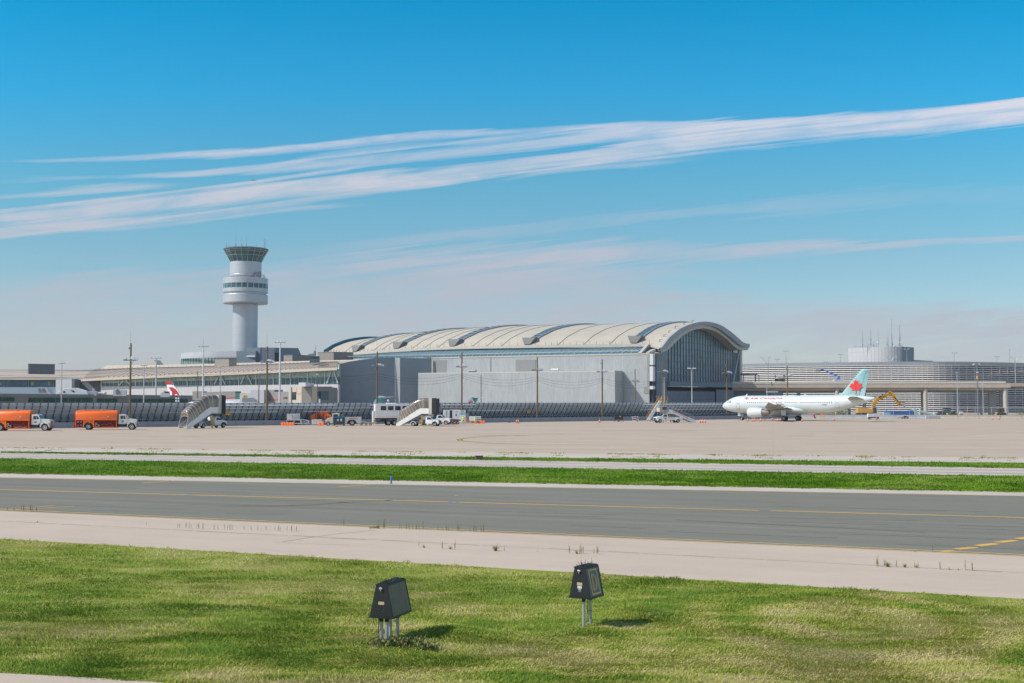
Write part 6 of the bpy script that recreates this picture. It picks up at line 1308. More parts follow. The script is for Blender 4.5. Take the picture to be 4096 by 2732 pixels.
def airliner():
    t = empty('airliner', (0, 0, 0), 0, 'pale mint airliner with a red leaf on its dotted teal tail fin', 'airplane'); X0 = 17.71
    sec = [(0, 3.36, .04, .04), (.15, 3.37, .36, .38), (.45, 3.40, .66, .70), (.9, 3.46, .96, 1.0), (1.5, 3.53, 1.24, 1.28), (2.2, 3.62, 1.50, 1.50), (3.0, 3.72, 1.74, 1.68), (4.0, 3.79, 1.93, 1.85), (5.2, 3.80, 2.04, 1.95), (6.5, 3.80, 2.07, 1.975), (25, 3.80, 2.07, 1.975), (27, 3.86, 2.01, 1.94), (29, 4.02, 1.84, 1.82), (31, 4.28, 1.57, 1.6), (33, 4.58, 1.24, 1.3), (35, 4.86, .86, .92), (36.6, 5.06, .53, .55), (37.4, 5.14, .33, .33), (37.57, 5.16, .2, .2)]
    n = 36; b = MB(); b.loft([[(X0 - x, ry * math.cos(2 * math.pi * i / n), z + rz * math.sin(2 * math.pi * i / n)) for i in range(n)] for x, z, rz, ry in sec]); b.build('fuselage', m_acw, t, smooth=60)
    def surf(x):                                         # half width / centre at station
        for a, c in zip(sec[:-1], sec[1:]):
            if a[0] <= x <= c[0]: k = (x - a[0]) / (c[0] - a[0]); return [a[i] + (c[i] - a[i]) * k for i in range(1, 4)]
    def side(x, z, off=.012):
        zc, rz, ry = surf(x); s = max(-1, min(1, (z - zc) / rz)); return Vector((X0 - x, ry * math.sqrt(1 - s * s) + off, z))
    b = MB(); b.loft([[(X0 - x, y * 1.0, z) for y, z in [(ry * math.cos(a), 2.55 + rz * math.sin(a)) for a in [2 * math.pi * i / 20 for i in range(20)]]] for x, ry, rz in ((10.4, .5, .3), (11.4, 1.55, .75), (13, 2.12, 1.1), (16, 2.25, 1.18), (19, 2.2, 1.12), (21, 1.7, .85), (22.8, .6, .3))]); b.build('belly_fairing', m_acw, t, smooth=60)
    def foil(xle, ch, y, z, th):                          # airfoil ring
        pr_ = [(0, 0), (.05, .5), (.2, .95), (.4, 1), (.7, .6), (1, .06), (1, -.06), (.7, -.35), (.4, -.6), (.2, -.62), (.05, -.4)]; return [(X0 - (xle + c * ch), y, z + k * th * ch / 2) for c, k in pr_]
    for s in (1, -1):
        b = MB(); b.loft([foil(11.2, 7.6, 1.6 * s, 2.75, .14), foil(14.0, 4.7, 6.4 * s, 3.22, .12), foil(19.6, 1.75, 16.6 * s, 4.2, .10), foil(20.0, 1.3, 17.05 * s, 4.28, .08)]); w = b.build('wing', m_acwing, t, smooth=50)
        b = MB(); b.add([(X0 - 19.9, 17.05 * s, 4.35), (X0 - 21.4, 17.05 * s, 5.0), (X0 - 21.8, 17.05 * s, 5.0), (X0 - 21.5, 17.05 * s, 4.5), (X0 - 22.0, 17.05 * s, 3.8), (X0 - 21.4, 17.05 * s, 3.8)], [(0, 1, 2, 3, 4, 5)]); b.add([(X0 - 19.9, 17.12 * s, 4.35), (X0 - 21.4, 17.12 * s, 5.0), (X0 - 21.8, 17.12 * s, 5.0), (X0 - 21.5, 17.12 * s, 4.5), (X0 - 22.0, 17.12 * s, 3.8), (X0 - 21.4, 17.12 * s, 3.8)], [(0, 1, 2, 3, 4, 5)]); b.build('wingtip_fence', m_acw, w)
        for y, x0, L in ((6.9, 16.6, 3.3), (10.0, 18.0, 2.9), (13.3, 19.6, 2.4)):
            b = MB(); zc = 3.05 + (y - 6.4) * .12; b.loft([[(X0 - x, (y + r * math.cos(a)) * s, zc + r * 1.4 * math.sin(a)) for a in [2 * math.pi * i / 8 for i in range(8)]] for x, r in ((x0, .03), (x0 + L * .25, .2), (x0 + L * .6, .22), (x0 + L, .04))]); b.build('flap_fairing', m_acwing, w, smooth=50)
        b = MB(); b.loft([foil(31.2, 4.0, .3 * s, 5.0, .1), foil(34.2, 1.5, 6.2 * s, 5.55, .09)]); b.build('tailplane', m_acwing, t, smooth=50)
        # engine
        en = MB(); en.lathe([(.80, X0 - 9.7), (.98, X0 - 9.62), (1.10, X0 - 9.8), (1.20, X0 - 10.4), (1.23, X0 - 11.3), (1.15, X0 - 12.4), (1.0, X0 - 13.2), (.92, X0 - 13.2), (.9, X0 - 12.0), (.8, X0 - 10.3), (.78, X0 - 9.9)], c=(0, 5.75 * s, 1.95), n=32, ax='x'); e = en.build('engine', m_acw, t, smooth=50)
        b = MB(); b.lathe([(.90, X0 - 13.15), (.78, X0 - 13.8), (.62, X0 - 14.6), (.52, X0 - 14.9), (.45, X0 - 14.9)], c=(0, 5.75 * s, 1.95), n=28, ax='x'); b.lathe([(.3, X0 - 14.6), (.01, X0 - 15.4)], c=(0, 5.75 * s, 1.95), n=16, ax='x'); b.build('exhaust', m_acmet, e, smooth=50)
        b = MB(); b.lathe([(.86, X0 - 10.3), (.25, X0 - 10.25), (.01, X0 - 9.9)], c=(0, 5.75 * s, 1.95), n=24, ax='x'); b.build('fan', m_galvd, e, smooth=50)
        b = MB(); b.loft([[(X0 - x, (5.75 + d) * s, z) for d, z in ((-.18, z0), (.18, z0), (.18, z1), (-.18, z1))] for x, z0, z1 in ((10.6, 3.0, 3.1), (12.4, 2.9, 3.35), (14.4, 2.4, 3.3), (16.6, 2.85, 3.1))]); b.build('pylon', m_acwing, e)
        # main gear
        y = 3.8 * s; b = MB(); b.cyl((0, y, .6), (0, y, 2.7), .17); b.cyl((0, y - .5, .58), (0, y + .5, .58), .1); b.bar((0, y, 1.0), (.9, y * .7, 2.6), .12); b.build('main_gear_leg', m_galv, t, smooth=40)
        for d in (-.46, .46): wheel(t, 0, y + d, .58, .42, .5)
        b = MB(); b.b(-.55, .55, y + .62 * s - .02, y + .62 * s + .02, 1.3, 2.5); b.build('gear_door', m_acw, t)
    b = MB(); b.cyl((12.64, 0, .4), (12.5, 0, 2.2), .11); b.cyl((12.64, -.3, .38), (12.64, .3, .38), .07); b.bar((12.6, 0, 1), (11.6, 0, 2.0), .08); b.build('nose_gear_leg', m_galv, t, smooth=40)
    for d in (-.26, .26): wheel(t, 12.64, d, .38, .22, .5)
    b = MB(); b.b(12.9, 13.6, -.3, -.27, 1.1, 1.9); b.b(12.9, 13.6, .27, .3, 1.1, 1.9); b.build('nose_gear_door', m_acw, t)
    # fin and rudder
    def fr(xle, xte, z, th): c = xte - xle; return [(X0 - xle, 0, z), (X0 - (xle + .12 * c), th, z), (X0 - (xle + .5 * c), th * 1.1, z), (X0 - xte, th * .6, z), (X0 - xte, -th * .6, z), (X0 - (xle + .5 * c), -th * 1.1, z), (X0 - (xle + .12 * c), -th, z)]
    b = MB(); b.loft([fr(27.4, 33.9, 5.55, .05), fr(29.9, 34.0, 6.3, .24), fr(34.3, 35.7, 11.45, .12), fr(34.6, 35.7, 11.6, .05)]); fin = b.build('tail_fin', m_fin, t, smooth=40)
    b = MB(); b.loft([[(X0 - a, .13 * k, z), (X0 - c, .02, z), (X0 - c, -.02, z), (X0 - a, -.13 * k, z)] for a, c, z, k in ((34.05, 35.2, 5.75, 1), (35.75, 36.45, 11.6, .5))]); b.build('rudder', m_fin, t)
    def finy(x, z): return .30 - .14 * (z - 6.3) / 5.4
    Mf = Matrix(((-1, 0, 0, X0 - 33.3), (0, 0, 1, .27), (0, 1, 0, 7.85), (0, 0, 0, 1))); lf = leaf(fin, 'leaf_emblem', Mf @ Matrix.Rotation(R(-1.4), 4, 'X'), 1.62, m_logo, .03)
    b = MB(); b.bar((X0 - 33.3, .32, 5.6), (X0 - 33.3, .29, 8.9), .06, .03); b.build('leaf_vein', M('livery_dark_red', (.35, .02, .02), .5), lf)
    text('201', .5, M('pale_lettering', (.6, .75, .75), .5), fin, face((X0 - 35.2, .19, 10.9), (-1, 0, 0)), name='fin_number', depth=.01)
    # tapered white swoosh at the fin foot is the fuselage paint itself
    # windows, doors, cockpit glazing
    wb = MB()
    p = [(math.cos(a), math.sin(a)) for a in [2 * math.pi * i / 8 for i in range(8)]]
    first = None
    for i in range(41):
        x = 6.9 + i * .533; 
        if i in (0, 18, 25): continue
        if first is None:
            b = MB(); b.add([(.125 * c, 0, .17 * s_) for c, s_ in p] + [(.125 * c, .012, .17 * s_) for c, s_ in p], [tuple(range(8)), tuple(range(15, 7, -1))] + [(k, (k + 1) % 8, 8 + (k + 1) % 8, 8 + k) for k in range(8)]); first = b.build('cabin_window', M('cabin_glass', (.07, .10, .13), .2, var=.2), t); o = first
        else: o = first.copy(); COL.objects.link(o); o.parent = t
        q = side(x, 4.25, .004); o.location = q
    for x0, z0, w, h in ((4.55, 2.78, .85, 1.95), (29.0, 3.08, .85, 1.8)):
        b = MB()
        def seg(a, c): 
            N_ = 6; b.tube([side(a[0] + (c[0] - a[0]) * k / N_, a[1] + (c[1] - a[1]) * k / N_, .006) for k in range(N_ + 1)], .022, 4)
        C4 = [(x0, z0), (x0 + w, z0), (x0 + w, z0 + h), (x0, z0 + h)]
        for k in range(4): seg(C4[k], C4[(k + 1) % 4])
        q = side(x0 + w / 2, z0 + h * .62); b.b(q.x - .1, q.x + .1, q.y - .05, q.y + .01, q.z - .12, q.z + .12); q = side(x0 + w * .5, z0 - .06); b.b(q.x - w / 2 - .05, q.x + w / 2 + .05, q.y - .05, q.y + .02, q.z - .05, q.z + .03); b.build('door_outline', m_galvd, t)
    for quad in (((1.75, 4.18), (2.32, 4.18), (2.42, 4.62), (2.08, 4.60)), ((2.42, 4.18), (2.90, 4.20), (2.95, 4.68), (2.50, 4.66))):
        for s in (1, -1):
            b = MB(); q = [side(x, z, .012) for x, z in quad]; 
            if s < 0: q = [Vector((v.x, -v.y, v.z)) for v in q]
            b.add(q + [v - Vector((0, .03 * s, 0)) for v in q], [(0, 1, 2, 3), (7, 6, 5, 4), (0, 4, 5, 1), (1, 5, 6, 2), (2, 6, 7, 3), (3, 7, 4, 0)]); b.build('cockpit_window', m_glassd, t)
    # lettering follows the side at a fixed station (small height, nearly flat)
    zc_, rz_, ry_ = surf(12); zt = 5.14; s_ = (zt - zc_) / rz_; yy_ = ry_ * math.sqrt(1 - s_ * s_); nrm = Vector((0, math.sqrt(1 - s_ * s_) / ry_, s_ / rz_)).normalized(); upv = nrm.cross(Vector((-1, 0, 0))); upv = -upv if upv.z < 0 else upv
    text('AIR CANADA', .82, m_logo, t, face((X0 - 12.0, yy_ + .03, zt), (-1, 0, 0), upv), name='airline_lettering', shear=.28, depth=.016, sx=1.68, bold=.010)
    Mx = face((X0 - 7.05, yy_ + .03, zt), (-1, 0, 0), upv); leaf(t, 'leaf_roundel', Mx, .34, m_logo, .01)
    b = MB(); b.M = Mx; N_ = 28; b.tube([(.52 * math.cos(2 * math.pi * k / N_), .40 * math.sin(2 * math.pi * k / N_), .01) for k in range(N_ + 1)], .03, 4); b.build('roundel_ring', m_logo, t)
    text('C-FDRP', .42, m_galvd, t, face((X0 - 26.4, 1.985, 3.75), (-1, 0, 0)), name='registration', depth=.01)
    b = MB(); b.add([(X0 - 5.9, -.02, 5.8), (X0 - 6.4, -.02, 5.82), (X0 - 6.55, 0, 6.3), (X0 - 6.4, 0, 6.3), (X0 - 5.9, .02, 5.8), (X0 - 6.4, .02, 5.82)], [(0, 1, 2, 3), (4, 3, 2, 5)]); b.b(X0 - 21.2, X0 - 20.9, -.02, .02, 5.85, 6.2); b.build('antenna', m_acw, t)
    b = MB(); b.lathe([(.19, X0 - 37.5), (.22, X0 - 37.2)], c=(0, 0, 5.16), n=16, ax='x'); b.build('tail_pipe', m_black, t)
    return t
ac = airliner(); SC = 1.072
ac.location = base(3166, 305.3); ac.rotation_euler = (0, 0, R(143)); ac.scale = (SC,) * 3
# a far airliner climbing in the sky: body, wings and fin only
fa = empty('distant_aircraft', at(1016, 723, 6500), R(196), 'tiny aircraft in flight against the streaky cloud above the tower', 'airplane')
for ch in ac.children:
    if ch.name.split('.')[0] in ('fuselage', 'wing', 'tailplane', 'tail_fin', 'rudder', 'engine'):
        c = ch.copy(); c.data = ch.data.copy(); c.data.materials.clear(); c.data.materials.append(m_galv); COL.objects.link(c); c.parent = fa
fa.rotation_euler = (0, R(-8), R(6)); fa.scale = (.95,) * 3
# tails of parked aircraft behind the fence
def tail_jet(px, Y, kind, label):
    t = empty('parked_aircraft', base(px, Y), R(180 + 12), label, 'airplane'); return t
t = empty('parked_aircraft', base(690, 400), 0, 'parked aircraft with dark red and white tail fin cut off by the taupe building', 'airplane'); PF = Plane(base(660, 402).xy, base(730, 398).xy)
fpts = [(663, 1524), (684, 1525.5), (694, 1541), (711, 1562), (727, 1584), (727, 1605), (675, 1605), (671, 1560)]
b = MB(); PF.poly(b, fpts, .35); rel(b, t, 'tail_fin', m_white)
b = MB(); PF.poly(b, [(663, 1523.5), (684, 1525), (693, 1540.5), (684, 1538.5), (666, 1538)], .05, .06); rel(b, t, 'red_cap', M('deep_red', (.42, .02, .03), .5))
b = MB(); PF.poly(b, [(675, 1549), (690, 1549), (701, 1556), (712, 1568), (718, 1580), (709, 1580), (704, 1574), (697, 1581), (688, 1581), (687, 1566), (683, 1563)], .05, .06); rel(b, t, 'leaf_emblem', M('deep_red', (.42, .02, .03), .5))
b = MB(); q = PF.P(694, 1606); b.lathe([(.01, q.x - 20), (1.6, q.x - 13), (1.9, q.x - 6), (.9, q.x + 2), (.3, q.x + 5)], c=(0, q.y, 2.6), n=20, ax='x'); rel(b, t, 'fuselage', m_white, smooth=50)
for px, Y, lab, d, sgn in ((1545, 330, 'parked jet with teal T shaped tail just above the white transfer truck', 1, 1), (1905, 345, 'parked jet with teal T shaped tail above the fence behind the workers', 1, 1)):
    t = empty('parked_aircraft', base(px, Y), 0, lab, 'airplane'); P_ = Plane(base(px - 50, Y).xy, base(px + 50, Y + 1).xy); o_ = px - 1545
    k = lambda x: 1493 + (x - 1538) / 3.918 + o_
    if px == 1545:
        fp = [(1493, 1611), (1500, 1601), (1509, 1590), (1514, 1585), (1540, 1588), (1531, 1606), (1528, 1625), (1488, 1625)]; hp = [(1513, 1584), (1522, 1583), (1532, 1584.5), (1546, 1588), (1572, 1586.5), (1572, 1588), (1546, 1590), (1534, 1588), (1516, 1586)]
        ep_ = [(1512, 1592), (1536, 1592), (1531, 1606), (1526, 1611), (1510, 1609), (1507, 1599)]
    else:
        fp = [(1869, 1611), (1874, 1602), (1880, 1591), (1886, 1588), (1914, 1592), (1905, 1611), (1900, 1625), (1862, 1625)]; hp = [(1882, 1589), (1892, 1586), (1904, 1586), (1913, 1590), (1944, 1588.5), (1944, 1589.5), (1915, 1592), (1890, 1589.5)]
        ep_ = [(1888, 1590), (1911, 1593), (1903, 1610), (1894, 1604)]
    b = MB(); P_.poly(b, fp, .3); rel(b, t, 'tail_fin', M('fin_pale_teal', (.42, .60, .60), .4)); b = MB(); P_.poly(b, hp, 1.4, .4); rel(b, t, 'tailplane', m_white)
    b = MB(); P_.poly(b, ep_, .04, .05); rel(b, t, 'teal_fin_panel', M('fin_teal', (.05, .25, .27), .4))  # darker teal area of the fin
    q = P_.P(px, 1606); b = MB(); b.lathe([(.01, q.x - 14), (1.3, q.x - 9), (1.35, q.x - 3), (.5, q.x + 1.5)], c=(0, q.y, 2.4), n=16, ax='x'); rel(b, t, 'fuselage', m_white, smooth=50)
    if px != 1545: leaf(t, 'leaf_emblem', face(P_.P(1883, 1610, .1) - t.location, (1, 0, 0)), .7, m_logo)
t = empty('parked_aircraft', base(950, 320), 0, 'white fuselage top of a parked aircraft behind the fence right of the covered stairs', 'airplane'); q = at(905, 1606, 320)
b = MB(); cz = 2.75; b.lathe([(.6, q.x - 14), (2.0, q.x - 9), (2.2, q.x - 2), (2.2, q.x + 1), (1.7, q.x + 4), (1.0, q.x + 6), (.05, q.x + 8)], c=(0, q.y, cz), n=24, ax='x'); rel(b, t, 'fuselage', m_white, smooth=50)
b = MB(); b.b(q.x - 1, q.x + 5, q.y - 12, q.y + 12, 1.5, 1.8); rel(b, t, 'wing', m_acwing)
# ================================================================ ground vehicles
m_wtruck = M('truck_white', (.70, .71, .66), .38, var=.04, coat=.3, dirt=(.42, .41, .37), dirt_amt=.35, dirt_scale=1.5)

def bronze():
    m = M('bronze_canopy', (.20, .155, .105), .2, 0, var=.5, scale=.8, spec=.9, stretch=(1, 1, .4)); m.node_tree.nodes['Principled BSDF'].inputs['Alpha'].default_value = .86; return m
m_bronze = bronze()
m_chass = M('chassis_black', (.028, .03, .032), .7, var=.3, scale=3)
m_redin = M('dark_red_interior', (.13, .012, .008), .7, var=.4, scale=3)
m_logob = M('logo_blue', (.03, .09, .32), .5)
def rect(b, x0, x1, y, z0, z1, s=1, t=.012): return b.b(x0, x1, min(y, y + t * s), max(y, y + t * s), z0, z1)
# ---- orange tanker (x forward, near side is y < 0)
def tanker():
    t = empty('fuel_tanker', (0, 0, 0), 0, 'x', 'tanker truck')
    pr = [(-1.24, 1.62), (-1.24, 2.35), (-1.14, 2.82), (-.9, 3.12), (-.5, 3.26), (0, 3.30), (.5, 3.26), (.9, 3.12), (1.14, 2.82), (1.24, 2.35), (1.24, 1.62)]
    b = MB(); b.loft([[(x, y * k, 1.62 + (z - 1.62) * k2) for y, z in pr] for x, k, k2 in ((.32, .97, .97), (.40, 1, 1), (7.0, 1, 1), (7.08, .97, .97))]); tk = b.build('tank', m_orange, t, smooth=30)
    b = MB(); b.b(.30, 7.1, -1.30, -1.24, 1.66, 1.76); b.b(.30, 7.1, 1.24, 1.30, 1.66, 1.76); b.build('tank_rail', m_orange, tk)
    b = MB()
    for y in (-.55, .55): b.tube([(.9, y, 3.28), (1.1, y, 3.42), (5.5, y, 3.42), (5.8, y, 3.28)], .04, 6)
    for x in (1.6, 3.1, 4.6): b.cyl((x, 0, 3.28), (x, 0, 3.38), .28)
    b.build('catwalk', M('tan_hose', (.45, .22, .10), .6), tk)
    b = MB(); b.b(.35, .44, -1.22, 1.22, .42, 1.62); b.b(1.52, 1.60, -1.22, 1.22, .42, 1.62); b.b(.35, 1.6, -1.2, 1.2, .42, .50); b.b(3.28, 3.36, -1.22, 1.22, .34, 1.62); b.b(6.9, 7.0, -1.22, 1.22, .34, 1.62); b.b(3.28, 7.0, -1.22, 1.22, .34, .42)
    # fender with wheel arch
    fp = [(1.60, 1.62), (3.28, 1.62), (3.28, .5), (3.16, .5)] + [(2.42 + .72 * math.cos(a), .58 + .72 * math.sin(a)) for a in [math.pi * k / 10 for k in range(11)]] + [(1.68, .5), (1.60, .5)]
    b.xz(fp, -1.22, -1.17); b.xz(fp, 1.17, 1.22); b.build('side_panel', m_orange, t)
    b = MB(); b.b(.46, 1.5, -1.0, 1.0, .52, 1.60); b.b(3.38, 6.88, -.85, .85, .44, 1.60); b.build('compartment', m_redin, t)
    b = MB()
    for x, z in ((.7, .75), (1.2, .8)): b.cyl((x, -1.08, z), (x, -.98, z), .17, n=10)
    b.m(1).b(.6, .85, -1.05, -1.0, 1.28, 1.42); b.b(1.05, 1.3, -1.05, -1.0, 1.28, 1.42); b.build('gauges', [m_galvd, m_galv], t)
    b = MB(); b.tube([(4.4, -1.0, .6), (4.5, -1.0, .95), (5.6, -1.0, .95), (5.9, -1.0, 1.2), (6.4, -1.0, .7), (6.8, -1.0, .7)], .035, 6); b.tube([(4.6, -1.05, .55), (5.5, -1.05, .62), (6.6, -1.05, .55)], .06, 6); b.build('pipes', M('pale_red_pipe', (.55, .14, .09), .5), t)
    b = MB(); b.bar((3.55, -1.22, .62), (3.55, -1.22, 1.18), .05); b.bar((3.55, -1.22, 1.18), (3.78, -1.22, 1.18), .05); b.bar((3.78, -1.22, 1.18), (3.78, -1.22, .88), .05); b.bar((3.78, -1.22, .88), (4.15, -1.22, .85), .05); b.bar((4.15, -1.22, .85), (4.15, -1.22, .58), .05); b.bar((4.15, -1.22, .6), (3.55, -1.22, .62), .05); b.build('step_frame', m_white2, t)
    b = MB(); b.b(.3, 9.6, -.45, .45, .62, .86); b.b(7.1, 8.4, -1.05, 1.05, .55, .9); b.cyl((7.25, -.9, .5), (7.25, -.9, 2.6), .07); b.build('chassis', m_chass, t)
    b = MB(); b.b(.0, .06, -1.1, 1.1, .5, .95); b.build('rear_guard', m_red, t)
    b = MB()
    for y in (-.9, -.5): b.bar((.12, y, .9), (.12, y, 3.0), .05)
    for k in range(7): b.bar((.12, -.9, 1.1 + k * .3), (.12, -.5, 1.1 + k * .3), .04)
    b.build('ladder', m_red, t)
    # cab
    cab = [(7.28, .98), (7.28, 2.48), (7.38, 2.62), (8.25, 2.64), (8.42, 2.5), (8.72, 1.95), (8.74, 1.5), (8.5, 1.2), (8.42, .98)]
    b = MB(); b.xz(cab, -1.05, 1.05); c = b.build('cab', m_wtruck, t, bevel=.06)
    hood = [(8.60, 1.92), (9.3, 1.86), (10.1, 1.74), (10.24, 1.6), (10.24, .95), (9.98, .95)] + [(9.45 + .60 * math.cos(a), .58 + .60 * math.sin(a)) for a in [math.pi * k / 8 for k in range(1, 8)]] + [(8.72, 1.0), (8.60, 1.0)]
    b = MB(); b.xz(hood, -.98, .98); b.build('bonnet', m_wtruck, t, bevel=.06)
    b = MB(); fd = [(9.45 + r_ * math.cos(a), .58 + r_ * math.sin(a)) for r_, seq in ((.78, range(0, 11)), (.62, range(10, -1, -1))) for a in [math.pi * k / 10 for k in seq]]; b.xz(fd, -1.16, -.96); b.xz(fd, .96, 1.16); b.build('fender', m_wtruck, t, smooth=30)
    for s in (-1, 1):
        b = MB(); b.xz([(7.60, 1.85), (7.60, 2.38), (8.0, 2.40), (8.05, 1.85)], 1.04 * s, 1.062 * s); b.xz([(8.12, 1.85), (8.08, 2.38), (8.22, 2.40), (8.50, 1.9)], 1.04 * s, 1.062 * s); b.build('side_window', m_glassd, t)
    b = MB(); b.add([(8.44, -.9, 2.46), (8.44, .9, 2.46), (8.725, .9, 1.98), (8.725, -.9, 1.98)], [(0, 1, 2, 3)]); b.v = [(x + .02, y, z + .015) for x, y, z in b.v]; b.build('windscreen', M('blue_windscreen', (.06, .13, .2), .1, spec=.9), t)
    rect(MB(), 0, 0, 0, 0, 0); b = MB(); rect(b, 7.78, 8.12, -1.06, 1.28, 1.62, -1); b.build('door_badge', m_logob, c); text('M', .3, m_white, c, face((7.95, -1.078, 1.45), (1, 0, 0)), name='badge_letter')
    b = MB(); b.b(10.18, 10.34, -1.05, 1.05, .52, .82); b.b(10.24, 10.28, -.55, .55, .95, 1.6); b.m(1).b(10.2, 10.27, -.9, -.66, 1.05, 1.3); b.b(10.2, 10.27, .66, .9, 1.05, 1.3); b.m(2).b(10.0, 10.22, -.998, -.97, 1.08, 1.22); b.build('bumper', [m_galvd, m_galv, M('amber_lamp', (.7, .16, .03), .4)], t)
    for x, y in ((2.42, -.95), (2.42, .95)): wheel(t, x, y, .56, .52, .55)
    for x, y in ((9.45, -.98), (9.45, .98)): wheel(t, x, y, .56, .32, .6)
    b = MB(); b.b(8.3, 8.34, -1.45, -1.25, 1.95, 2.3); b.bar((8.3, -1.05, 2.3), (8.32, -1.3, 2.25), .03); b.build('mirror', m_black, t)
    # markings on the tank side
    b = MB(); rect(b, .75, 1.3, -1.243, 2.25, 2.30, -1); rect(b, .65, 1.2, -1.243, 1.95, 2.0, -1); rect(b, 2.65, 2.9, -1.243, 2.12, 2.17, -1); b.build('tank_stripes', m_white2, tk); b = MB(); b.cyl((6.5, -1.235, 2.2), (6.5, -1.26, 2.2), .17, n=14); b.build('round_plate', m_galvd, tk); b = MB(); b.add([(5.4, -1.25, 2.18), (5.75, -1.25, 2.18), (5.57, -1.22, 2.5)], [(0, 1, 2)]); b.build('warning_triangle', m_white2, tk, fix=False); text('JET A', .22, m_white2, tk, face((4.95, -1.25, 2.16), (1, 0, 0)), name='tank_lettering')
    return t
T1 = tanker(); 
def put(t, px, py, deg, ref, label, s=1.0, z=0, group=None):        # put local point ref (x, y) on the ground under photo pixel
    g = gnd(px, py, z); a = R(deg); t.rotation_euler = (0, 0, a); t.scale = (s, s, s)
    t.location = (g.x - s * (ref[0] * math.cos(a) - ref[1] * math.sin(a)), g.y - s * (ref[0] * math.sin(a) + ref[1] * math.cos(a)), z)
    t['label'] = label
    if group: t['group'] = group
    return t
put(T1, 526.5, 1719, 10, (9.45, -1.05), 'orange fuel tanker truck with white cab, fully in view left of the tower', group='orange tankers')
T2 = copy_tree(T1); put(T2, 179, 1723.5, 2, (9.45, -1.05), 'orange fuel tanker truck cut off by the left edge of the photo', group='orange tankers', s=1.02)
# ---- pickup style cab chassis shared by the stair trucks
def cabtruck(parent, x0, mat, fwd=1, win=True, deckto=-5.2, wb=4.4, bed=False):
    """front bumper at x0, everything behind it; near side y<0"""
    X = lambda x: x0 + x
    body = [(-2.95, .55), (-2.95, 1.15), (-2.9, 1.72), (-2.7, 1.98), (-1.95, 2.0), (-1.35, 1.42), (-.5, 1.32), (-.12, 1.18), (-.05, .55), (-.42, .5)] + [(-.92 + .5 * math.cos(a), .42 + .5 * math.sin(a)) for a in [math.pi * k / 8 for k in range(9)]] + [(-1.45, .5)]
    b = MB(); b.xz([(X(x), z) for x, z in body], -.98, .98); b.build('cab', mat, parent, bevel=.06)
    for s in (-1, 1): b = MB(); b.xz([(X(-2.65), 1.38), (X(-2.55), 1.86), (X(-2.02), 1.88), (X(-1.55), 1.40)], .975 * s, .992 * s); b.build('side_window', m_glassd, parent)
    b = MB(); b.add([(X(-1.90), -.85, 1.95), (X(-1.90), .85, 1.95), (X(-1.36), .85, 1.46), (X(-1.36), -.85, 1.46)], [(0, 1, 2, 3)]); b.v = [(x + .02, y, z + .02) for x, y, z in b.v]; b.build('windscreen', m_glassd, parent)
    b = MB(); b.b(X(-.12), X(.06), -.95, .95, .42, .66); b.b(X(-.06), X(-.02), -.6, .6, .72, 1.12); b.build('bumper', m_black, parent)
    for y in (-.8, .8): b = MB(); b.b(X(-.1), X(-.015), y - .14, y + .14, .8, 1.08); b.build('headlight', m_galv, parent)
    fd = [(X(-.92) + r_ * math.cos(a), .42 + r_ * math.sin(a)) for r_, seq in ((.60, range(0, 11)), (.48, range(10, -1, -1))) for a in [math.pi * k / 10 for k in seq]]
    for s in (-1, 1): b = MB(); b.xz(fd, .94 * s, 1.06 * s); b.build('fender', m_black if not bed else mat, parent)
    b = MB(); b.b(X(deckto), X(-2.9), -.42, .42, .55, .75); b.build('chassis', m_chass, parent)
    for x, w in ((-.92, .28), (-.92 - wb, .5)):
        for y in (-.86, .86): wheel(parent, X(x), y, .43, w, .58)
    rf = [(X(-.92 - wb) + r_ * math.cos(a), .43 + r_ * math.sin(a)) for r_, seq in ((.60, range(0, 11)), (.52, range(10, -1, -1))) for a in [math.pi * k / 10 for k in seq]]
    for s in (-1, 1): b = MB(); b.xz(rf, .6 * s, 1.14 * s); b.build('rear_fender', mat, parent)
    b = MB(); b.b(X(-1.75), X(-1.7), -1.22, -1.0, 1.45, 1.7); b.build('mirror', m_black, parent)
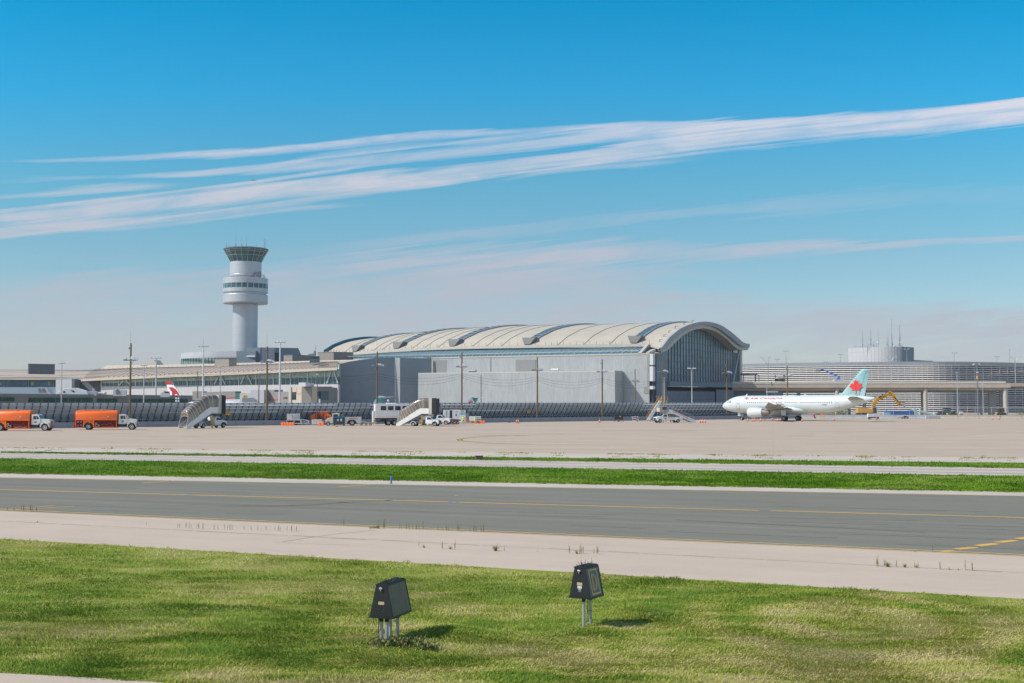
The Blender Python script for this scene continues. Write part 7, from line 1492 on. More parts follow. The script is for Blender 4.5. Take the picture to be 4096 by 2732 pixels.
def covered_stairs(cabx=9.5, rear=0, ztop=3.55, label=''):
    t = empty('passenger_stairs_truck', (0, 0, 0), 0, label, 'stairs truck'); cabtruck(t, cabx, m_white, deckto=-8.3, wb=4.75)
    w = 1.0; x0, z0, x1, z1 = .25, .35, 5.35, ztop; xe = 7.9
    dx, dz = x1 - x0, z1 - z0; L = math.hypot(dx, dz); ux, uz = dx / L, dz / L
    for s in (-1, 1):
        b = MB(); b.xz([(x0 - .25, z0 - .3), (x0 + .55, z0 - .3), (x1 + .35, z1 - .95), (xe, z1 - .95), (xe, z1 + .12), (x1 - .1, z1 + .12), (x0 - .25, z0 + .15)], s * w - .03, s * w + .03); b.build('stringer', m_white, t, bevel=.01)
    b = MB(); n = 18
    for k in range(n): x = x0 + dx * k / n; z = z0 + dz * k / n; b.b(x, x + dx / n + .02, -w + .03, w - .03, z - .05, z); 
    b.b(x1, xe, -w + .03, w - .03, z1 - .08, z1); b.build('steps', m_galv, t)
    # bronze canopy: arched section swept up the stairs, then level
    def ring(x, z, up_, H, tilt=(0, 1)):
        pr = [(-w, 0), (-w, H * .62), (-w * .92, H * .82), (-w * .7, H * .94), (-w * .35, H), (w * .35, H), (w * .7, H * .94), (w * .92, H * .82), (w, H * .62), (w, 0)]
        return [(x + tilt[0] * h, y, z + tilt[1] * h) for y, h in pr]
    tl = lambda a: (-math.sin(a), math.cos(a)); a0 = math.atan2(dz, dx)
    st = [(x0 - .2, z0 + .12, 1.75, -.25), (x0 + .35, z0 + .5, 1.9, .1), (x0 + .9, z0 + .85, 2.05, .35), (x0 + 2.0, z0 + 2.0 * dz / dx + .2, 2.1, .5), (x0 + 3.2, z0 + 3.2 * dz / dx + .2, 2.1, .5), (x0 + 4.3, z0 + 4.3 * dz / dx + .2, 2.1, .45), (x1 + .1, z1 + .12, 2.15, .25), (x1 + .7, z1 + .12, 2.2, .06), (7.3, z1 + .12, 2.2, 0)]
    rings = [ring(x, z, 0, H, tl(a)) for x, z, H, a in st]
    b = MB(); b.loft(rings, closed=False, caps=False); b.build('canopy', m_bronze, t, smooth=60, fix=False)
    def ribs(rg, r=.035):
        b = MB(); b.tube(rg, r, 5); return b.build('canopy_rib', m_lampw, t)
    for i in range(len(rings) - 1): ribs(rings[i])
    for i in (2, 3, 4): ribs([tuple((Vector(p) + Vector(q)) / 2) for p, q in zip(rings[i], rings[i + 1])])
    b = MB()
    for s in (0, -1): b.tube([r_[s] for r_ in rings], .05, 5)
    b.build('canopy_rail', m_white, t)
    b = MB(); b.loft([[(x, -w - .08, z1 - 1.0), (x, w + .08, z1 - 1.0), (x, w + .08, z1 + 2.35), (x, -w - .08, z1 + 2.35)] for x in (7.28, 8.0)]); b.v = b.v; b.build('door_hood', m_fascia, t, bevel=.03)
    b = MB(); zz = [z1 + 2.38 - k * .01 for k in range(2)]
    n = 7
    for k in range(n):
        xa = 8.0 + k * .13; e = .04 if k % 2 else 0; b.b(xa, xa + .10, -w - .18 + e, w + .18 - e, z1 - 1.05 + .04 * k + e, z1 + 2.32 - .02 * k - e)
    b.b(8.0, 8.9, -w - .1, w + .1, z1 - .9, z1 + 2.2); b.build('bellows', M('dark_bellows', (.045, .045, .045), .8, var=.3, scale=2), t)
    b = MB(); b.tube([(5.9, -w, z1 - 1.0), (6.6, -w, z1 - 1.25), (7.6, -w, z1 - 1.25), (8.4, -w, z1 - 1.2), (8.9, -w, z1 - .95)], .09, 6); b.build('hose', m_black, t)
    # lift frame, jack legs
    b = MB(); b.bar((2.6, -.5, .8), (6.6, -.5, z1 - 1.0), .14); b.bar((2.6, .5, .8), (6.6, .5, z1 - 1.0), .14); b.bar((6.0, -.5, .8), (4.6, -.5, 2.0), .12); b.b(1.3, 6.4, -.5, .5, .62, .78); b.b(5.0, 5.9, -.7, .7, .8, 1.35); b.build('lift_frame', m_galvd, t)
    for x in (5.75,): b = MB(); b.bar((x, -1.15, .02), (x + .05, -1.12, 2.2), .22); b.build('jack_leg', m_yellow, t)
    for x in (1.7, 8.5): b = MB(); b.bar((x, -1.0, .0), (x, -1.0, .6), .07); b.build('stabiliser', m_galvd, t)
    return t
S1 = covered_stairs(label=''); put(S1, 708 + 62, 1714, 56, (1.4, -1.0), 'covered passenger stairs truck, bronze canopy rising right, nearest the left with orange leg', s=1.02, group='covered stairs trucks'); 
S2 = copy_tree(S1); put(S2, 1652.6, 1704.5, -16, (3.85, -1.1), 'covered passenger stairs truck overlapping the white transfer truck', s=.93, group='covered stairs trucks')
# ---- open stairs truck (heads left)
def open_stairs():
    t = empty('passenger_stairs_truck', (0, 0, 0), 0, 'x', 'stairs truck'); cabtruck(t, 0, m_white, deckto=-6.8, wb=4.4, bed=True)
    b = MB(); b.b(-6.6, -2.98, -1.0, -.95, .62, 1.25); b.b(-6.6, -2.98, .95, 1.0, .62, 1.25); b.b(-6.6, -6.5, -1, 1, .62, 1.25); b.build('bed', m_white, t)
    w = .85
    for s in (-1, 1):
        b = MB(); b.xz([(-2.6, 2.05), (-2.6, 3.0), (-3.6, 3.0), (-10.0, .45), (-9.9, .08), (-8.9, .08), (-4.2, 2.05)], s * w - .03, s * w + .03); b.build('stringer', m_white, t)
        b = MB(); b.tube([(-3.8, s * w, 3.75), (-9.4, s * w, 1.45)], .03, 5)
        for k in range(6): x = -4.0 - k * 1.05; b.bar((x, s * w, 3.0 + (x + 3.6) * .398), (x, s * w, 3.72 + (x + 3.8) * .41), .035)
        b.build('handrail', m_galv, t)
    b = MB()
    for k in range(14): x = -3.6 - k * .45; z = 2.9 - k * .18; b.b(x - .45, x, -w + .03, w - .03, z - .04, z)
    b.b(-3.6, -2.6, -w, w, 2.9, 2.94); b.build('steps', m_galv, t)
    b = MB(); b.b(-3.1, -1.6, -w - .1, w + .1, 2.35, 3.65); b.m(1).b(-2.6, -1.58, -w - .12, w + .12, 2.95, 3.6); b.m(2).b(-1.6, -.9, -w, w, 2.5, 3.4); b.build('platform', [m_fasciag, m_bronze_solid, m_beige], t, bevel=.02)
    b = MB(); b.bar((-4.4, -.96, .1), (-4.35, -.96, 1.9), .2); b.build('jack_leg', m_yellow, t)
    for x in (-.5, -2.6, -7.6, -8.2): b = MB(); b.bar((x, -.9, 0), (x, -.9, .5), .06); b.build('stabiliser', m_galvd, t)
    return t
m_bronze_solid = M('bronze_panel', (.10, .085, .06), .4, var=.3)
S3 = open_stairs(); put(S3, 2640, 1691.5, 197, (-.92, .95), 'white pickup mounted open stairs facing left with red lettering, beside the yellow stairs', s=1.0)
stx = [c for c in S3.children if c.name.startswith('stringer')]
for c, sd in zip(stx, (-1, 1)):
    if sd == 1:
        sl3 = Vector((-1, 0, -.398)).normalized(); text('AIR CANADA', .46, m_logo, c, face((-5.9, .90, 1.86), tuple(sl3), tuple(Vector((-.398, 0, 1)).normalized())), name='lettering', shear=.25, sx=1.45); text('EXPRESS', .22, M('faint_red', (.75, .3, .28), .6), c, face((-8.0, .90, .82), (-1, 0, -.25), (-.2, 0, 1)), name='small_lettering', sx=1.6)
        leaf(S3, 'door_emblem', face((-2.2, 1.0, .98), (-1, 0, 0)), .24, m_logo)
# ---- white passenger transfer truck
t = empty('transfer_truck', (0, 0, 0), 0, 'x', 'airport truck'); Z1, Z2 = 1.5, 4.35
b = MB(); b.b(.4, 10.2, -1.3, 1.3, Z1, Z2); b.build('body', m_white, t, bevel=.06)
for x in (1.5, 2.95, 4.4, 5.9, 7.4): b = MB(); b.b(x, x + 1.12, -1.315, -1.29, 3.05, 3.9); b.build('window', m_glassd, t, bevel=.01)
b = MB()
for k in range(24): b.b(.6 + k * .4, .8 + k * .4, -1.315, -1.305, 1.85, 1.9)
b.build('red_dashes', m_red, t)
b = MB(); b.b(.2, 10.4, -.9, .9, 1.2, 1.48); b.b(.4, 11.5, -.4, .4, .75, 1.0); b.bar((1.0, -.9, .9), (3.4, -.9, 1.35), .12); b.bar((3.4, -.9, .9), (1.0, -.9, 1.35), .12); b.build('chassis', m_chass, t)
b = MB(); b.b(.05, .36, -1.2, 1.2, .6, 2.9); b.build('rear_steps', m_white2, t); b = MB(); b.b(2.8, 4.6, -.6, .6, Z2, Z2 + .18); b.build('roof_hatch', m_white, t)
b = MB(); b.cyl((3.2, 0, Z2 + .1), (3.2, 0, Z2 + .5), .05); b.ball((3.2, 0, Z2 + .62), .25); b.build('beacon', m_galv, t)
for x in (3.1, 4.35):
    for y in (-1.0, 1.0): wheel(t, x, y, .55, .5, .5)
for y in (-1.0, 1.0): wheel(t, 10.4, y, .5, .3, .6)
b = MB(); b.b(9.9, 12.2, -1.15, 1.15, .9, 2.4); b.build('cab', m_white, t, bevel=.1); b = MB(); b.tube([(.3, -1.25, .3), (.6, -1.25, .7), (.5, -1.25, 1.3), (.2, -1.25, 1.1), (.3, -1.25, .3)], .05, 5); b.build('hose', m_yellow, t)
put(t, 1554, 1702, 13, (3.1, -1.2), 'white windowed passenger transfer truck on high chassis behind covered stairs', s=1.0)
# ---- aircraft tow tractor (front faces left)
t = empty('tow_tractor', (0, 0, 0), 0, 'x', 'tow tractor'); m_cream_v = M('cream_vehicle', (.60, .59, .50), .45, var=.06, dirt=(.4, .38, .33), dirt_amt=.4, dirt_scale=1)
b = MB(); b.xz([(0, .55), (-.05, 1.05), (.35, 1.45), (1.5, 1.72), (1.5, .45), (.9, .45), (.75, .8), (.3, .8), (.1, .5)], -1.0, 1.0); b.build('bonnet', m_cream_v, t, bevel=.05)
b = MB(); b.xz([(1.5, .45), (1.35, 1.72), (1.3, 2.1), (1.32, 2.42), (2.65, 2.42), (2.62, .45)], -.9, .9); b.build('cab', m_cream_v, t, bevel=.05); b = MB(); b.b(1.5, 2.4, -.92, .92, 1.75, 2.25); b.build('cab_window', m_glassd, t)
b = MB(); b.xz([(2.6, .4), (2.6, 1.65), (7.0, 1.72), (7.0, .4), (6.3, .4), (5.95, .95), (5.5, 1.15), (4.9, 1.15), (4.45, .95), (4.2, .4)], -1.15, 1.15); b.build('body', M('grey_white_vehicle', (.50, .50, .47), .5, dirt=(.34, .33, .3), dirt_amt=.4), t, bevel=.04)
b = MB(); b.b(3.9, 6.6, -1.05, 1.05, .42, 1.15); b.build('wheel_well', m_chass, t)
b = MB()
for k in range(6): b.add([(4.6 + k * .3, -1.16, 1.36), (4.74 + k * .3, -1.16, 1.36), (4.9 + k * .3, -1.16, 1.56), (4.76 + k * .3, -1.16, 1.56)], [(0, 1, 2, 3)])
for k in range(3): b.add([(2.75 + k * .28, -1.16, .5), (2.88 + k * .28, -1.16, .5), (3.0 + k * .28, -1.16, .72), (2.87 + k * .28, -1.16, .72)], [(0, 1, 2, 3)])
b.build('warning_stripes', m_red, t, fix=False)
b = MB(); b.tube([(2.6, -.6, 2.1), (3.2, -.6, 2.15), (3.3, -.6, 1.7)], .04, 5); b.tube([(2.6, .6, 2.1), (3.2, .6, 2.15), (3.3, .6, 1.7)], .04, 5); b.b(1.9, 2.3, -.3, .3, 2.43, 2.55); b.build('roll_bar', m_galv, t)
for y in (-.88, .88): wheel(t, .45, y, .43, .28, .55); wheel(t, 5.2, y, .6, .42, .5)
put(t, 1407.5, 1702.5, 4, (5.2, -1.1), 'low cream aircraft tow tractor with red slanted stripes behind the dark bin', s=1.0)
# ---- dark bin
t = empty('waste_bin', gnd(1356.5, 1703.5), R(2), 'dark teal wheeled waste bin in front of the tow tractor', 'bin'); m_bin = M('dark_teal_bin', (.018, .05, .07), .5, var=.2, dirt=(.05, .07, .08), dirt_amt=.5, dirt_scale=2)
b = MB(); b.loft([[(-1.05, -.6, .22), (1.05, -.6, .22), (1.05, .6, .22), (-1.05, .6, .22)], [(-1.12, -.68, 1.5), (1.1, -.68, 1.5), (1.1, .6, 1.75), (-1.12, .6, 1.75)]]); b.build('body', m_bin, t, bevel=.03)
b = MB(); b.add([(-1.16, -.72, 1.52), (1.14, -.72, 1.52), (1.14, .66, 1.8), (-1.16, .66, 1.8), (-1.16, -.72, 1.58), (1.14, -.72, 1.58), (1.14, .66, 1.86), (-1.16, .66, 1.86)], [(0, 3, 2, 1), (4, 5, 6, 7), (0, 1, 5, 4), (1, 2, 6, 5), (2, 3, 7, 6), (3, 0, 4, 7)]); b.build('lid', m_bin, t)
b = MB(); b.add([(-.3, -.66, .95), (-.05, -.66, .95), (-.05, -.69, 1.35), (-.3, -.69, 1.35), (.3, -.66, .95), (.65, -.66, .95), (.65, -.69, 1.4), (.3, -.69, 1.4)], [(0, 1, 2, 3), (4, 5, 6, 7)]); b.v = [(x, y - .015, z) for x, y, z in b.v]; b.build('notice', m_lab, t, fix=False)
for x in (-.95, .95):
    for y in (-.5, .5): wheel(t, x, y, .11, .08, .5, name='castor')
o = MB(); o.b(-.3, .3, -.12, .12, 0, .09); o = o.build('red_chock', m_red, bevel=.02); o.location = gnd(1347, 1706.5); tag(o, 'small red chock lying before the dark teal bin', 'chock')
o = MB(); o.b(-.25, .25, -.12, .12, 0, .12); o = o.build('red_chock', m_redin, bevel=.02); o.location = gnd(2038, 1690.5); tag(o, 'small dark red block on the apron left of the pair of cones', 'chock')
# ---- generator cart
t = empty('ground_power_cart', gnd(1176, 1700.5), R(8), 'pale grey box unit on a white wheeled frame behind orange barriers', 'ground cart')
b = MB(); b.b(-1.4, 1.2, -.6, .6, 1.15, 2.3); b.build('cabinet', m_white2, t, bevel=.03); b = MB()
for k in range(9): b.b(.1, 1.1, -.63, -.6, 1.25 + k * .11, 1.30 + k * .11)
b.build('louvres', m_galv, t); b = MB(); b.tube([(-.4, -.64, 2.1), (-.25, -.64, 1.8), (-.3, -.64, 1.5), (-.15, -.64, 1.3)], .04, 5); b.build('cable', m_black, t)
b = MB(); b.b(-1.45, 1.4, -.65, .65, 1.0, 1.12); b.b(-1.45, 1.4, -.65, .65, .30, .42)
for x in (-1.4, 0, 1.35): b.b(x - .05, x + .05, -.62, -.55, .42, 1.0); b.b(x - .05, x + .05, .55, .62, .42, 1.0)
b.build('frame', m_white, t); b = MB(); b.b(-1.2, -.2, -.5, .5, .45, .95); b.b(.2, 1.2, -.5, .5, .45, .9); b.build('tanks', m_chass, t)
for x in (-1.0, .95):
    for y in (-.5, .5): wheel(t, x, y, .2, .14)
t = empty('trailer_frame', gnd(1219, 1700.5), R(5), 'open white tubular trailer frame right of the grey box unit', 'trailer'); b = MB()
for y in (-.5, .5): b.bar((-.7, y, .3), (.9, y, .3), .07); b.bar((-.7, y, 1.2), (.6, y, 1.0), .06); b.bar((-.7, y, .3), (-.7, y, 1.2), .06); b.bar((.9, y, .3), (.6, y, 1.0), .06); b.bar((-.6, y, .4), (.5, y, 1.0), .05); b.bar((-.1, y, .3), (.8, y, .7), .05)
for x in (-.7, 0, .9): b.bar((x, -.5, .3), (x, .5, .3), .06)
b.build('frame', m_white, t)
for y in (-.45, .45): wheel(t, -.3, y, .2, .12)
# ---- orange hose reel machine
t = empty('hose_reel_machine', gnd(1284, 1698), R(5), 'orange machine with large hose reels and loops of dark hose', 'airport equipment')
b = MB(); b.b(-2.0, 1.9, -.6, .6, .45, .75); b.build('base', m_redin, t)
for x in (-1.45, 1.45):
    b = MB(); b.cyl((x - .05, -.7, 1.45), (x - .05, .7, 1.45), .62, n=24); b.cyl((x, -.75, 1.45), (x, -.68, 1.45), .75, n=24); b.cyl((x, .68, 1.45), (x, .75, 1.45), .75, n=24); b.build('reel', m_orange, t, smooth=40)
b = MB()
for k in range(7): x = -.95 + k * .32; b.tube([(x, -.55, .8), (x + .05, -.6, 1.8), (x + .1, -.55, 2.5), (x + .3, -.5, 2.75), (x + .42, -.55, 2.4), (x + .36, -.6, 1.2)], .055, 6)
b.bar((-.9, -.5, 2.6), (1.1, -.5, 2.75), .1); b.bar((-1.2, 0, .7), (-.9, 0, 2.5), .12); b.bar((1.2, 0, .7), (1.5, 0, 2.8), .12); b.build('frame', m_orange, t)
b = MB()
for k in range(4): x = -1.1 + k * .75; b.tube([(x, -.8, 2.0), (x + .1, -.85, 1.1), (x + .35, -.85, .95), (x + .5, -.8, 1.8)], .05, 5)
b.build('hoses', m_black, t); b = MB()
for x in (-.2, .15, 1.0): b.cyl((x, -.75, .5), (x, -.75, 1.1), .13)
b.build('cylinders', m_orange, t)
for x in (-1.2, 1.2):
    for y in (-.5, .5): wheel(t, x, y, .35, .2)
t = empty('pallet_crates', gnd(1268, 1700.5), R(3), 'white crates and drums stacked before the orange reel machine', 'crates'); rr = random.Random(2)
for k in range(4): b = MB(); b.b(-1.05 + k * .52, -.57 + k * .52, -.4, .4, .12, .62); b.b(-1.05 + k * .52, -.57 + k * .52, -.38, .4, .64, 1.12 + .05 * (k % 2)); b.build('crate', m_white2, t, bevel=.03)
b = MB(); b.b(-1.1, 1.05, -.45, .45, 0, .11); b.build('pallet', m_wood, t)
# ---- orange plastic barriers
def pbar(n):
    b = MB()
    for k in range(n): x = (k - n / 2) * .53; b.loft([[(x + .02, -.3, 0), (x + .51, -.3, 0), (x + .51, .3, 0), (x + .02, .3, 0)], [(x + .03, -.26, .35), (x + .50, -.26, .35), (x + .50, .26, .35), (x + .03, .26, .35)], [(x + .08, -.12, .68), (x + .46, -.12, .68), (x + .46, .12, .68), (x + .08, .12, .68)]])
    b.b(-n / 2 * .53 + .1, n / 2 * .53 - .1, -.2, .2, .08, .3); return b
first = {}
def place_pbar(px, py, n, lab, s=1.0, rz=0.03):
    if n not in first: o = pbar(n).build('plastic_barrier', m_orplast, bevel=.03); first[n] = o
    else: o = first[n].copy(); COL.objects.link(o)
    o.location = gnd(px, py); o.rotation_euler = (0, 0, rz); o.scale = (s,) * 3; tag(o, lab, 'barrier', 'orange plastic barriers')
place_pbar(1150.5, 1702, 5, 'long orange plastic barrier of five bulges below the grey box unit'); place_pbar(1284, 1702, 2, 'short orange plastic barrier right of the white crates', 1.15)
place_pbar(1798, 1695.5, 2, 'orange plastic barrier directly right of the pickup wheel', 1.1); place_pbar(1823, 1696, 3, 'orange plastic barrier below the black trailer wheels', .95); place_pbar(1902, 1694.5, 1, 'narrow orange plastic barrier under the sitting worker', .95); place_pbar(1925.5, 1694, 3, 'orange plastic barrier at the right end of the equipment group', .95)
# ---- tow dolly
t = empty('tow_dolly', gnd(1472, 1702.5), R(3), 'low white and yellow wheeled tow dolly left of the transfer truck', 'trailer'); b = MB()
b.bar((-1.5, -.35, .85), (.6, -.35, .5), .12); b.bar((-1.5, .35, .85), (.6, .35, .5), .12); b.bar((-.9, 0, .4), (1.6, 0, .55), .12); b.b(-.2, .5, -.4, .4, .42, .6); b.build('frame', m_beige, t); b = MB(); b.bar((1.2, 0, .5), (1.5, 0, .9), .08); b.bar((.7, 0, .5), (1.5, 0, .35), .1); b.build('drawbar', m_yellow, t)
for x, y in ((-1.3, -.4), (-.3, -.45), (.5, -.45), (-1.3, .4), (.5, .45)): wheel(t, x, y, .22, .14)
# ---- white pickup behind the stairs truck, gensets, drinks cabinet
t = empty('pickup_truck', (0, 0, 0), 0, 'x', 'pickup truck'); cabtruck(t, 0, m_white, bed=True, deckto=-5.2, wb=3.4); b = MB(); b.b(-5.2, -2.98, -.98, .98, .6, 1.2); b.build('bed', m_white, t, bevel=.03)
put(t, 1784, 1698.5, -10, (-.92, -.86), 'white pickup truck half hidden behind the second covered stairs truck', s=1.0)
t = empty('generator_trailer', gnd(1806, 1697), R(6), 'white generator container with black grille on a trailer behind the workers', 'generator')
b = MB(); b.b(-1.7, .1, -.7, .7, 1.15, 3.0); b.build('left_housing', m_white, t, bevel=.03); b = MB(); b.b(.12, 1.65, -.72, .7, 1.05, 3.05); b.build('right_housing', m_white, t, bevel=.03)
b = MB(); b.b(-.42, .08, -.73, -.69, 1.3, 2.95); b.m(1).b(.8, 1.1, -.745, -.72, 1.75, 2.15); b.build('grille', [m_black, m_galvd], t); b = MB(); b.b(.75, 1.15, -.745, -.72, 2.5, 2.85); b.build('yellow_label', M('lemon', (.7, .6, .05), .5), t); text('JE', .3, m_black, t, face((-1.05, -.72, 2.45), (1, 0, 0)), name='lettering', shear=.3)
b = MB(); b.b(-1.8, 1.9, -.5, .5, .75, 1.0); b.build('frame', m_chass, t); b = MB(); b.cyl((.85, -.6, 1.0), (.85, -.6, 1.05), .1); b.b(-1.1, -1.02, -.72, -.7, 1.2, 2.9); b.build('door_seam', m_galvd, t)
for x in (-.1, .6, 1.3):
    for y in (-.6, .6): wheel(t, x, y, .34, .25)
t = empty('drinks_cabinet', gnd(1855, 1693.5), R(4), 'tall white ice cabinet with blue swirl band beside the standing worker', 'cabinet'); m_swirl = M('pale_blue_swirl', (.22, .48, .68), .4, var=.5, scale=1.5)
b = MB(); b.b(-1.15, .4, -.6, .6, .15, 2.9); b.build('body', m_white, t, bevel=.04); b = MB(); b.b(-1.1, .38, -.625, -.6, 1.9, 2.35); b.m(1); b.b(.41, 1.0, -.5, .5, .2, 2.2); b.build('swirl_panel', [m_swirl, m_galv], t); b = MB(); b.b(-.75, .35, -.66, -.6, 2.4, 2.9); sp_ = b.build('sign_panel', m_white2, t); text('ICE', .42, m_logob, sp_, face((-.35, -.67, 2.65), (1, 0, 0)), name='lettering', sx=1.2)
b = MB(); b.b(.45, 1.2, -.62, -.5, .5, 2.2); b.build('dark_door', m_galvd, t, bevel=.03); b = MB(); b.b(.3, .75, -.68, -.63, .55, 1.0); b.build('orange_notice', m_orange, t)
t = empty('ground_power_unit', gnd(1901, 1691), R(4), 'low white power unit behind the sitting worker', 'ground cart'); b = MB(); b.b(-1.35, 1.3, -.6, .6, .4, 1.45); b.build('body', m_white, t, bevel=.04); b = MB()
for k in range(5): b.b(.2 + k * .22, .32 + k * .22, -.62, -.6, 1.1, 1.28)
b.b(.2, 1.25, -.62, -.6, .65, .9); b.build('panel', m_galvd, t)
for x in (-.9, .9):
    for y in (-.5, .5): wheel(t, x, y, .22, .14)
o = MB(); rr = random.Random(8)
for k in range(4): o.tube([(-.7 + .1 * k, 0, .1), (-.4, -.15, .3 + .06 * k), (.1, -.1, .38 + .04 * k), (.6, .05, .15), (.9, 0, .06)], .07, 6)
o = o.build('yellow_hose', m_yellow); o.location = gnd(1889, 1692.5); tag(o, 'heap of yellow hose beside the narrow orange barrier', 'hose')
# ---- cones
def cone():
    t = empty('traffic_cone', (0, 0, 0), 0, 'x', 'traffic cone', 'orange traffic cones on the apron'); b = MB(); b.lathe([(.19, .04), (.165, .14), (.05, .88), (.035, .92), (.0001, .92)], n=12); b.build('cone', M('cone_orange', (.85, .11, .025), .5, var=.1), t, smooth=40); b = MB(); b.b(-.26, .26, -.26, .26, 0, .045); b.build('base', m_black, t)
    b = MB(); b.lathe([(.119, .44), (.093, .62)], n=12); b.build('white_band', m_white, t, smooth=40); return t
K0 = cone(); cones = [(2066.5, 1692.5, 'left cone of the close pair by the H2 board'), (2073.5, 1692, 'right cone of the close pair by the H2 board'), (2398, 1691, 'single cone below the sixth wooden pole'), (2801, 1691.5, 'left cone of the three right of the stairs pickup'), (2810, 1690.5, 'middle cone of the three right of the stairs pickup'), (2820.5, 1691.5, 'right cone of the three right of the stairs pickup'),
    (2990.5, 1685.5, 'cone just right of the aircraft nose wheel'), (3010, 1686, 'left cone of the close pair before the aircraft'), (3018, 1685, 'right cone of the close pair before the aircraft'), (3043, 1685, 'cone directly below the aircraft engine'), (3090, 1683, 'cone below the rear of the engine'), (3111, 1686, 'cone just left of the aircraft main wheels'), (3128, 1683, 'cone mostly hidden by the near main wheels'), (3208, 1686, 'cone just right of the aircraft main wheels'), (3336, 1682, 'dark red cone alone beneath the aircraft rear'), (3505, 1680.5, 'dark cone standing before the white cart at the tail'), (3970, 1678, 'left cone of the two by the tan barriers'), (3996, 1678, 'right cone of the two by the tan barriers')]
for i, (px, py, lab) in enumerate(cones):
    t = K0 if i == 0 else copy_tree(K0); t.location = gnd(px, py); s = 1.0 if i < 6 else .98; t.scale = (s,) * 3; t['label'] = 'orange ' + lab if 'dark' not in lab else lab
o = MB(); o.b(-.28, .28, -.2, .2, 0, .1); o = o.build('red_chock', m_red, bevel=.02); o.location = gnd(3059, 1679); tag(o, 'small red chock on the apron below the engine exhaust', 'chock')
# ---- black cart, wire cart
t = empty('black_cart', gnd(2474, 1687), R(3), 'black boxy cart with a yellow tag before the fence', 'cart'); b = MB(); b.b(-1.0, 1.05, -.5, .5, .55, 1.65); b.build('box', m_chass, t, bevel=.02); b = MB(); b.b(.15, .5, -.52, -.5, 1.15, 1.38); b.build('tag', m_yellow, t); b = MB(); b.bar((-1.1, -.5, 1.7), (1.1, -.5, 1.7), .06); b.bar((-.9, -.5, 0), (-.9, -.5, .6), .06); b.bar((.95, -.5, 0), (.95, -.5, .6), .06); b.bar((0, -.5, .2), (.3, -.5, .9), .05); b.build('legs', m_chass, t); wheel(t, .05, -.5, .2, .1); wheel(t, -1.0, -.5, .1, .08); wheel(t, 1.0, -.5, .1, .08); wheel(t, .05, .5, .2, .1)
t = empty('wire_cart', gnd(2540, 1686.5), R(-4), 'small white wire cart holding a red extinguisher left of the yellow stairs', 'cart'); b = MB()
for y in (-.4, .4): b.tube([(-.75, y, 1.2), (-.55, y, .3), (.5, y, .15), (.75, y, .4), (.7, y, 1.25), (-.75, y, 1.1)], .035, 5); b.bar((-.65, y, .75), (.7, y, .85), .04); b.bar((-.6, y, .9), (.5, y, .5), .04)
for x, z in ((-.75, 1.15), (.72, 1.25), (-.55, .3), (.6, .25)): b.bar((x, -.4, z), (x, .4, z), .05)
b.build('frame', m_white, t); wheel(t, .55, -.4, .16, .1); wheel(t, .55, .4, .16, .1); b = MB(); b.cyl((.15, 0, .4), (.15, 0, 1.05), .13); b.ball((.15, 0, 1.1), .13); b.build('extinguisher', m_red, t, smooth=40)
# ---- yellow and white maintenance stairs
t = empty('maintenance_stairs', gnd(2590, 1685.5), R(18), 'tall white maintenance stairs with a yellow railed platform', 'steps'); w = .8
b = MB(); xs0, zs0, xs1, zs1 = .2, .3, 3.4, 4.9
for s in (-1, 1): b.bar((xs0, s * w, zs0), (xs1, s * w, zs1), .1, .2)
n = 17
for k in range(n): f = (k + .5) / n; b.b(xs0 + (xs1 - xs0) * f - .12, xs0 + (xs1 - xs0) * f + .12, -w, w, zs0 + (zs1 - zs0) * f - .03, zs0 + (zs1 - zs0) * f + .03)
b.build('stair_flight', m_white, t)
for s in (-1, 1):
    b = MB(); b.bar((xs0 - .1, s * w, zs0 + .9), (xs1, s * w, zs1 + .95), .07); b.bar((xs0, s * w, zs0 + .45), (xs1, s * w, zs1 + .5), .05)
    for k in range(6): f = k / 5; x, z = xs0 + (xs1 - xs0) * f, zs0 + (zs1 - zs0) * f; b.bar((x, s * w, z), (x - .05, s * w, z + .93), .05)
    b.build('handrail', m_yellow if s > 0 else m_white, t)
b = MB(); b.b(3.2, 5.0, -w - .05, w + .05, 4.85, 5.0); b.build('platform', m_yellow, t); b = MB()
for x in (3.4, 4.2, 5.0):
    for y in (-w, w): b.bar((x, y, 5.0), (x, y, 6.1), .07)
for z in (5.5, 6.1):
    for y in (-w, w): b.bar((3.4, y, z), (5.0, y, z), .06)
    b.bar((5.0, -w, z), (5.0, w, z), .06)
b.bar((3.2, w, 5), (2.6, w, 6.1), .06); b.bar((2.6, w, 6.1), (3.4, w, 6.1), .06); b.build('guard_rail', m_yellow, t)
b = MB()
for s in (-1, 1): b.bar((4.6, s * w, .2), (4.6, s * w, 4.85), .12); b.bar((3.0, s * w, .2), (3.0, s * w, 4.3), .1); b.bar((0, s * w, .25), (4.8, s * w, .25), .14); b.bar((3.0, s * w, .4), (4.6, s * w, 2.4), .07); b.bar((3.0, s * w, 2.6), (4.6, s * w, 4.6), .07)
for z in (.25, 1.2, 2.4, 3.6): b.bar((4.6, -w, z), (4.6, w, z), .07); b.bar((3.0, -w, z), (3.0, w, z), .07); b.bar((3.0, -w, z), (4.6, -w, z), .05)
b.build('support_frame', m_white2, t)
for x in (.4, 4.5):
    for y in (-w, w): wheel(t, x, y, .16, .1)
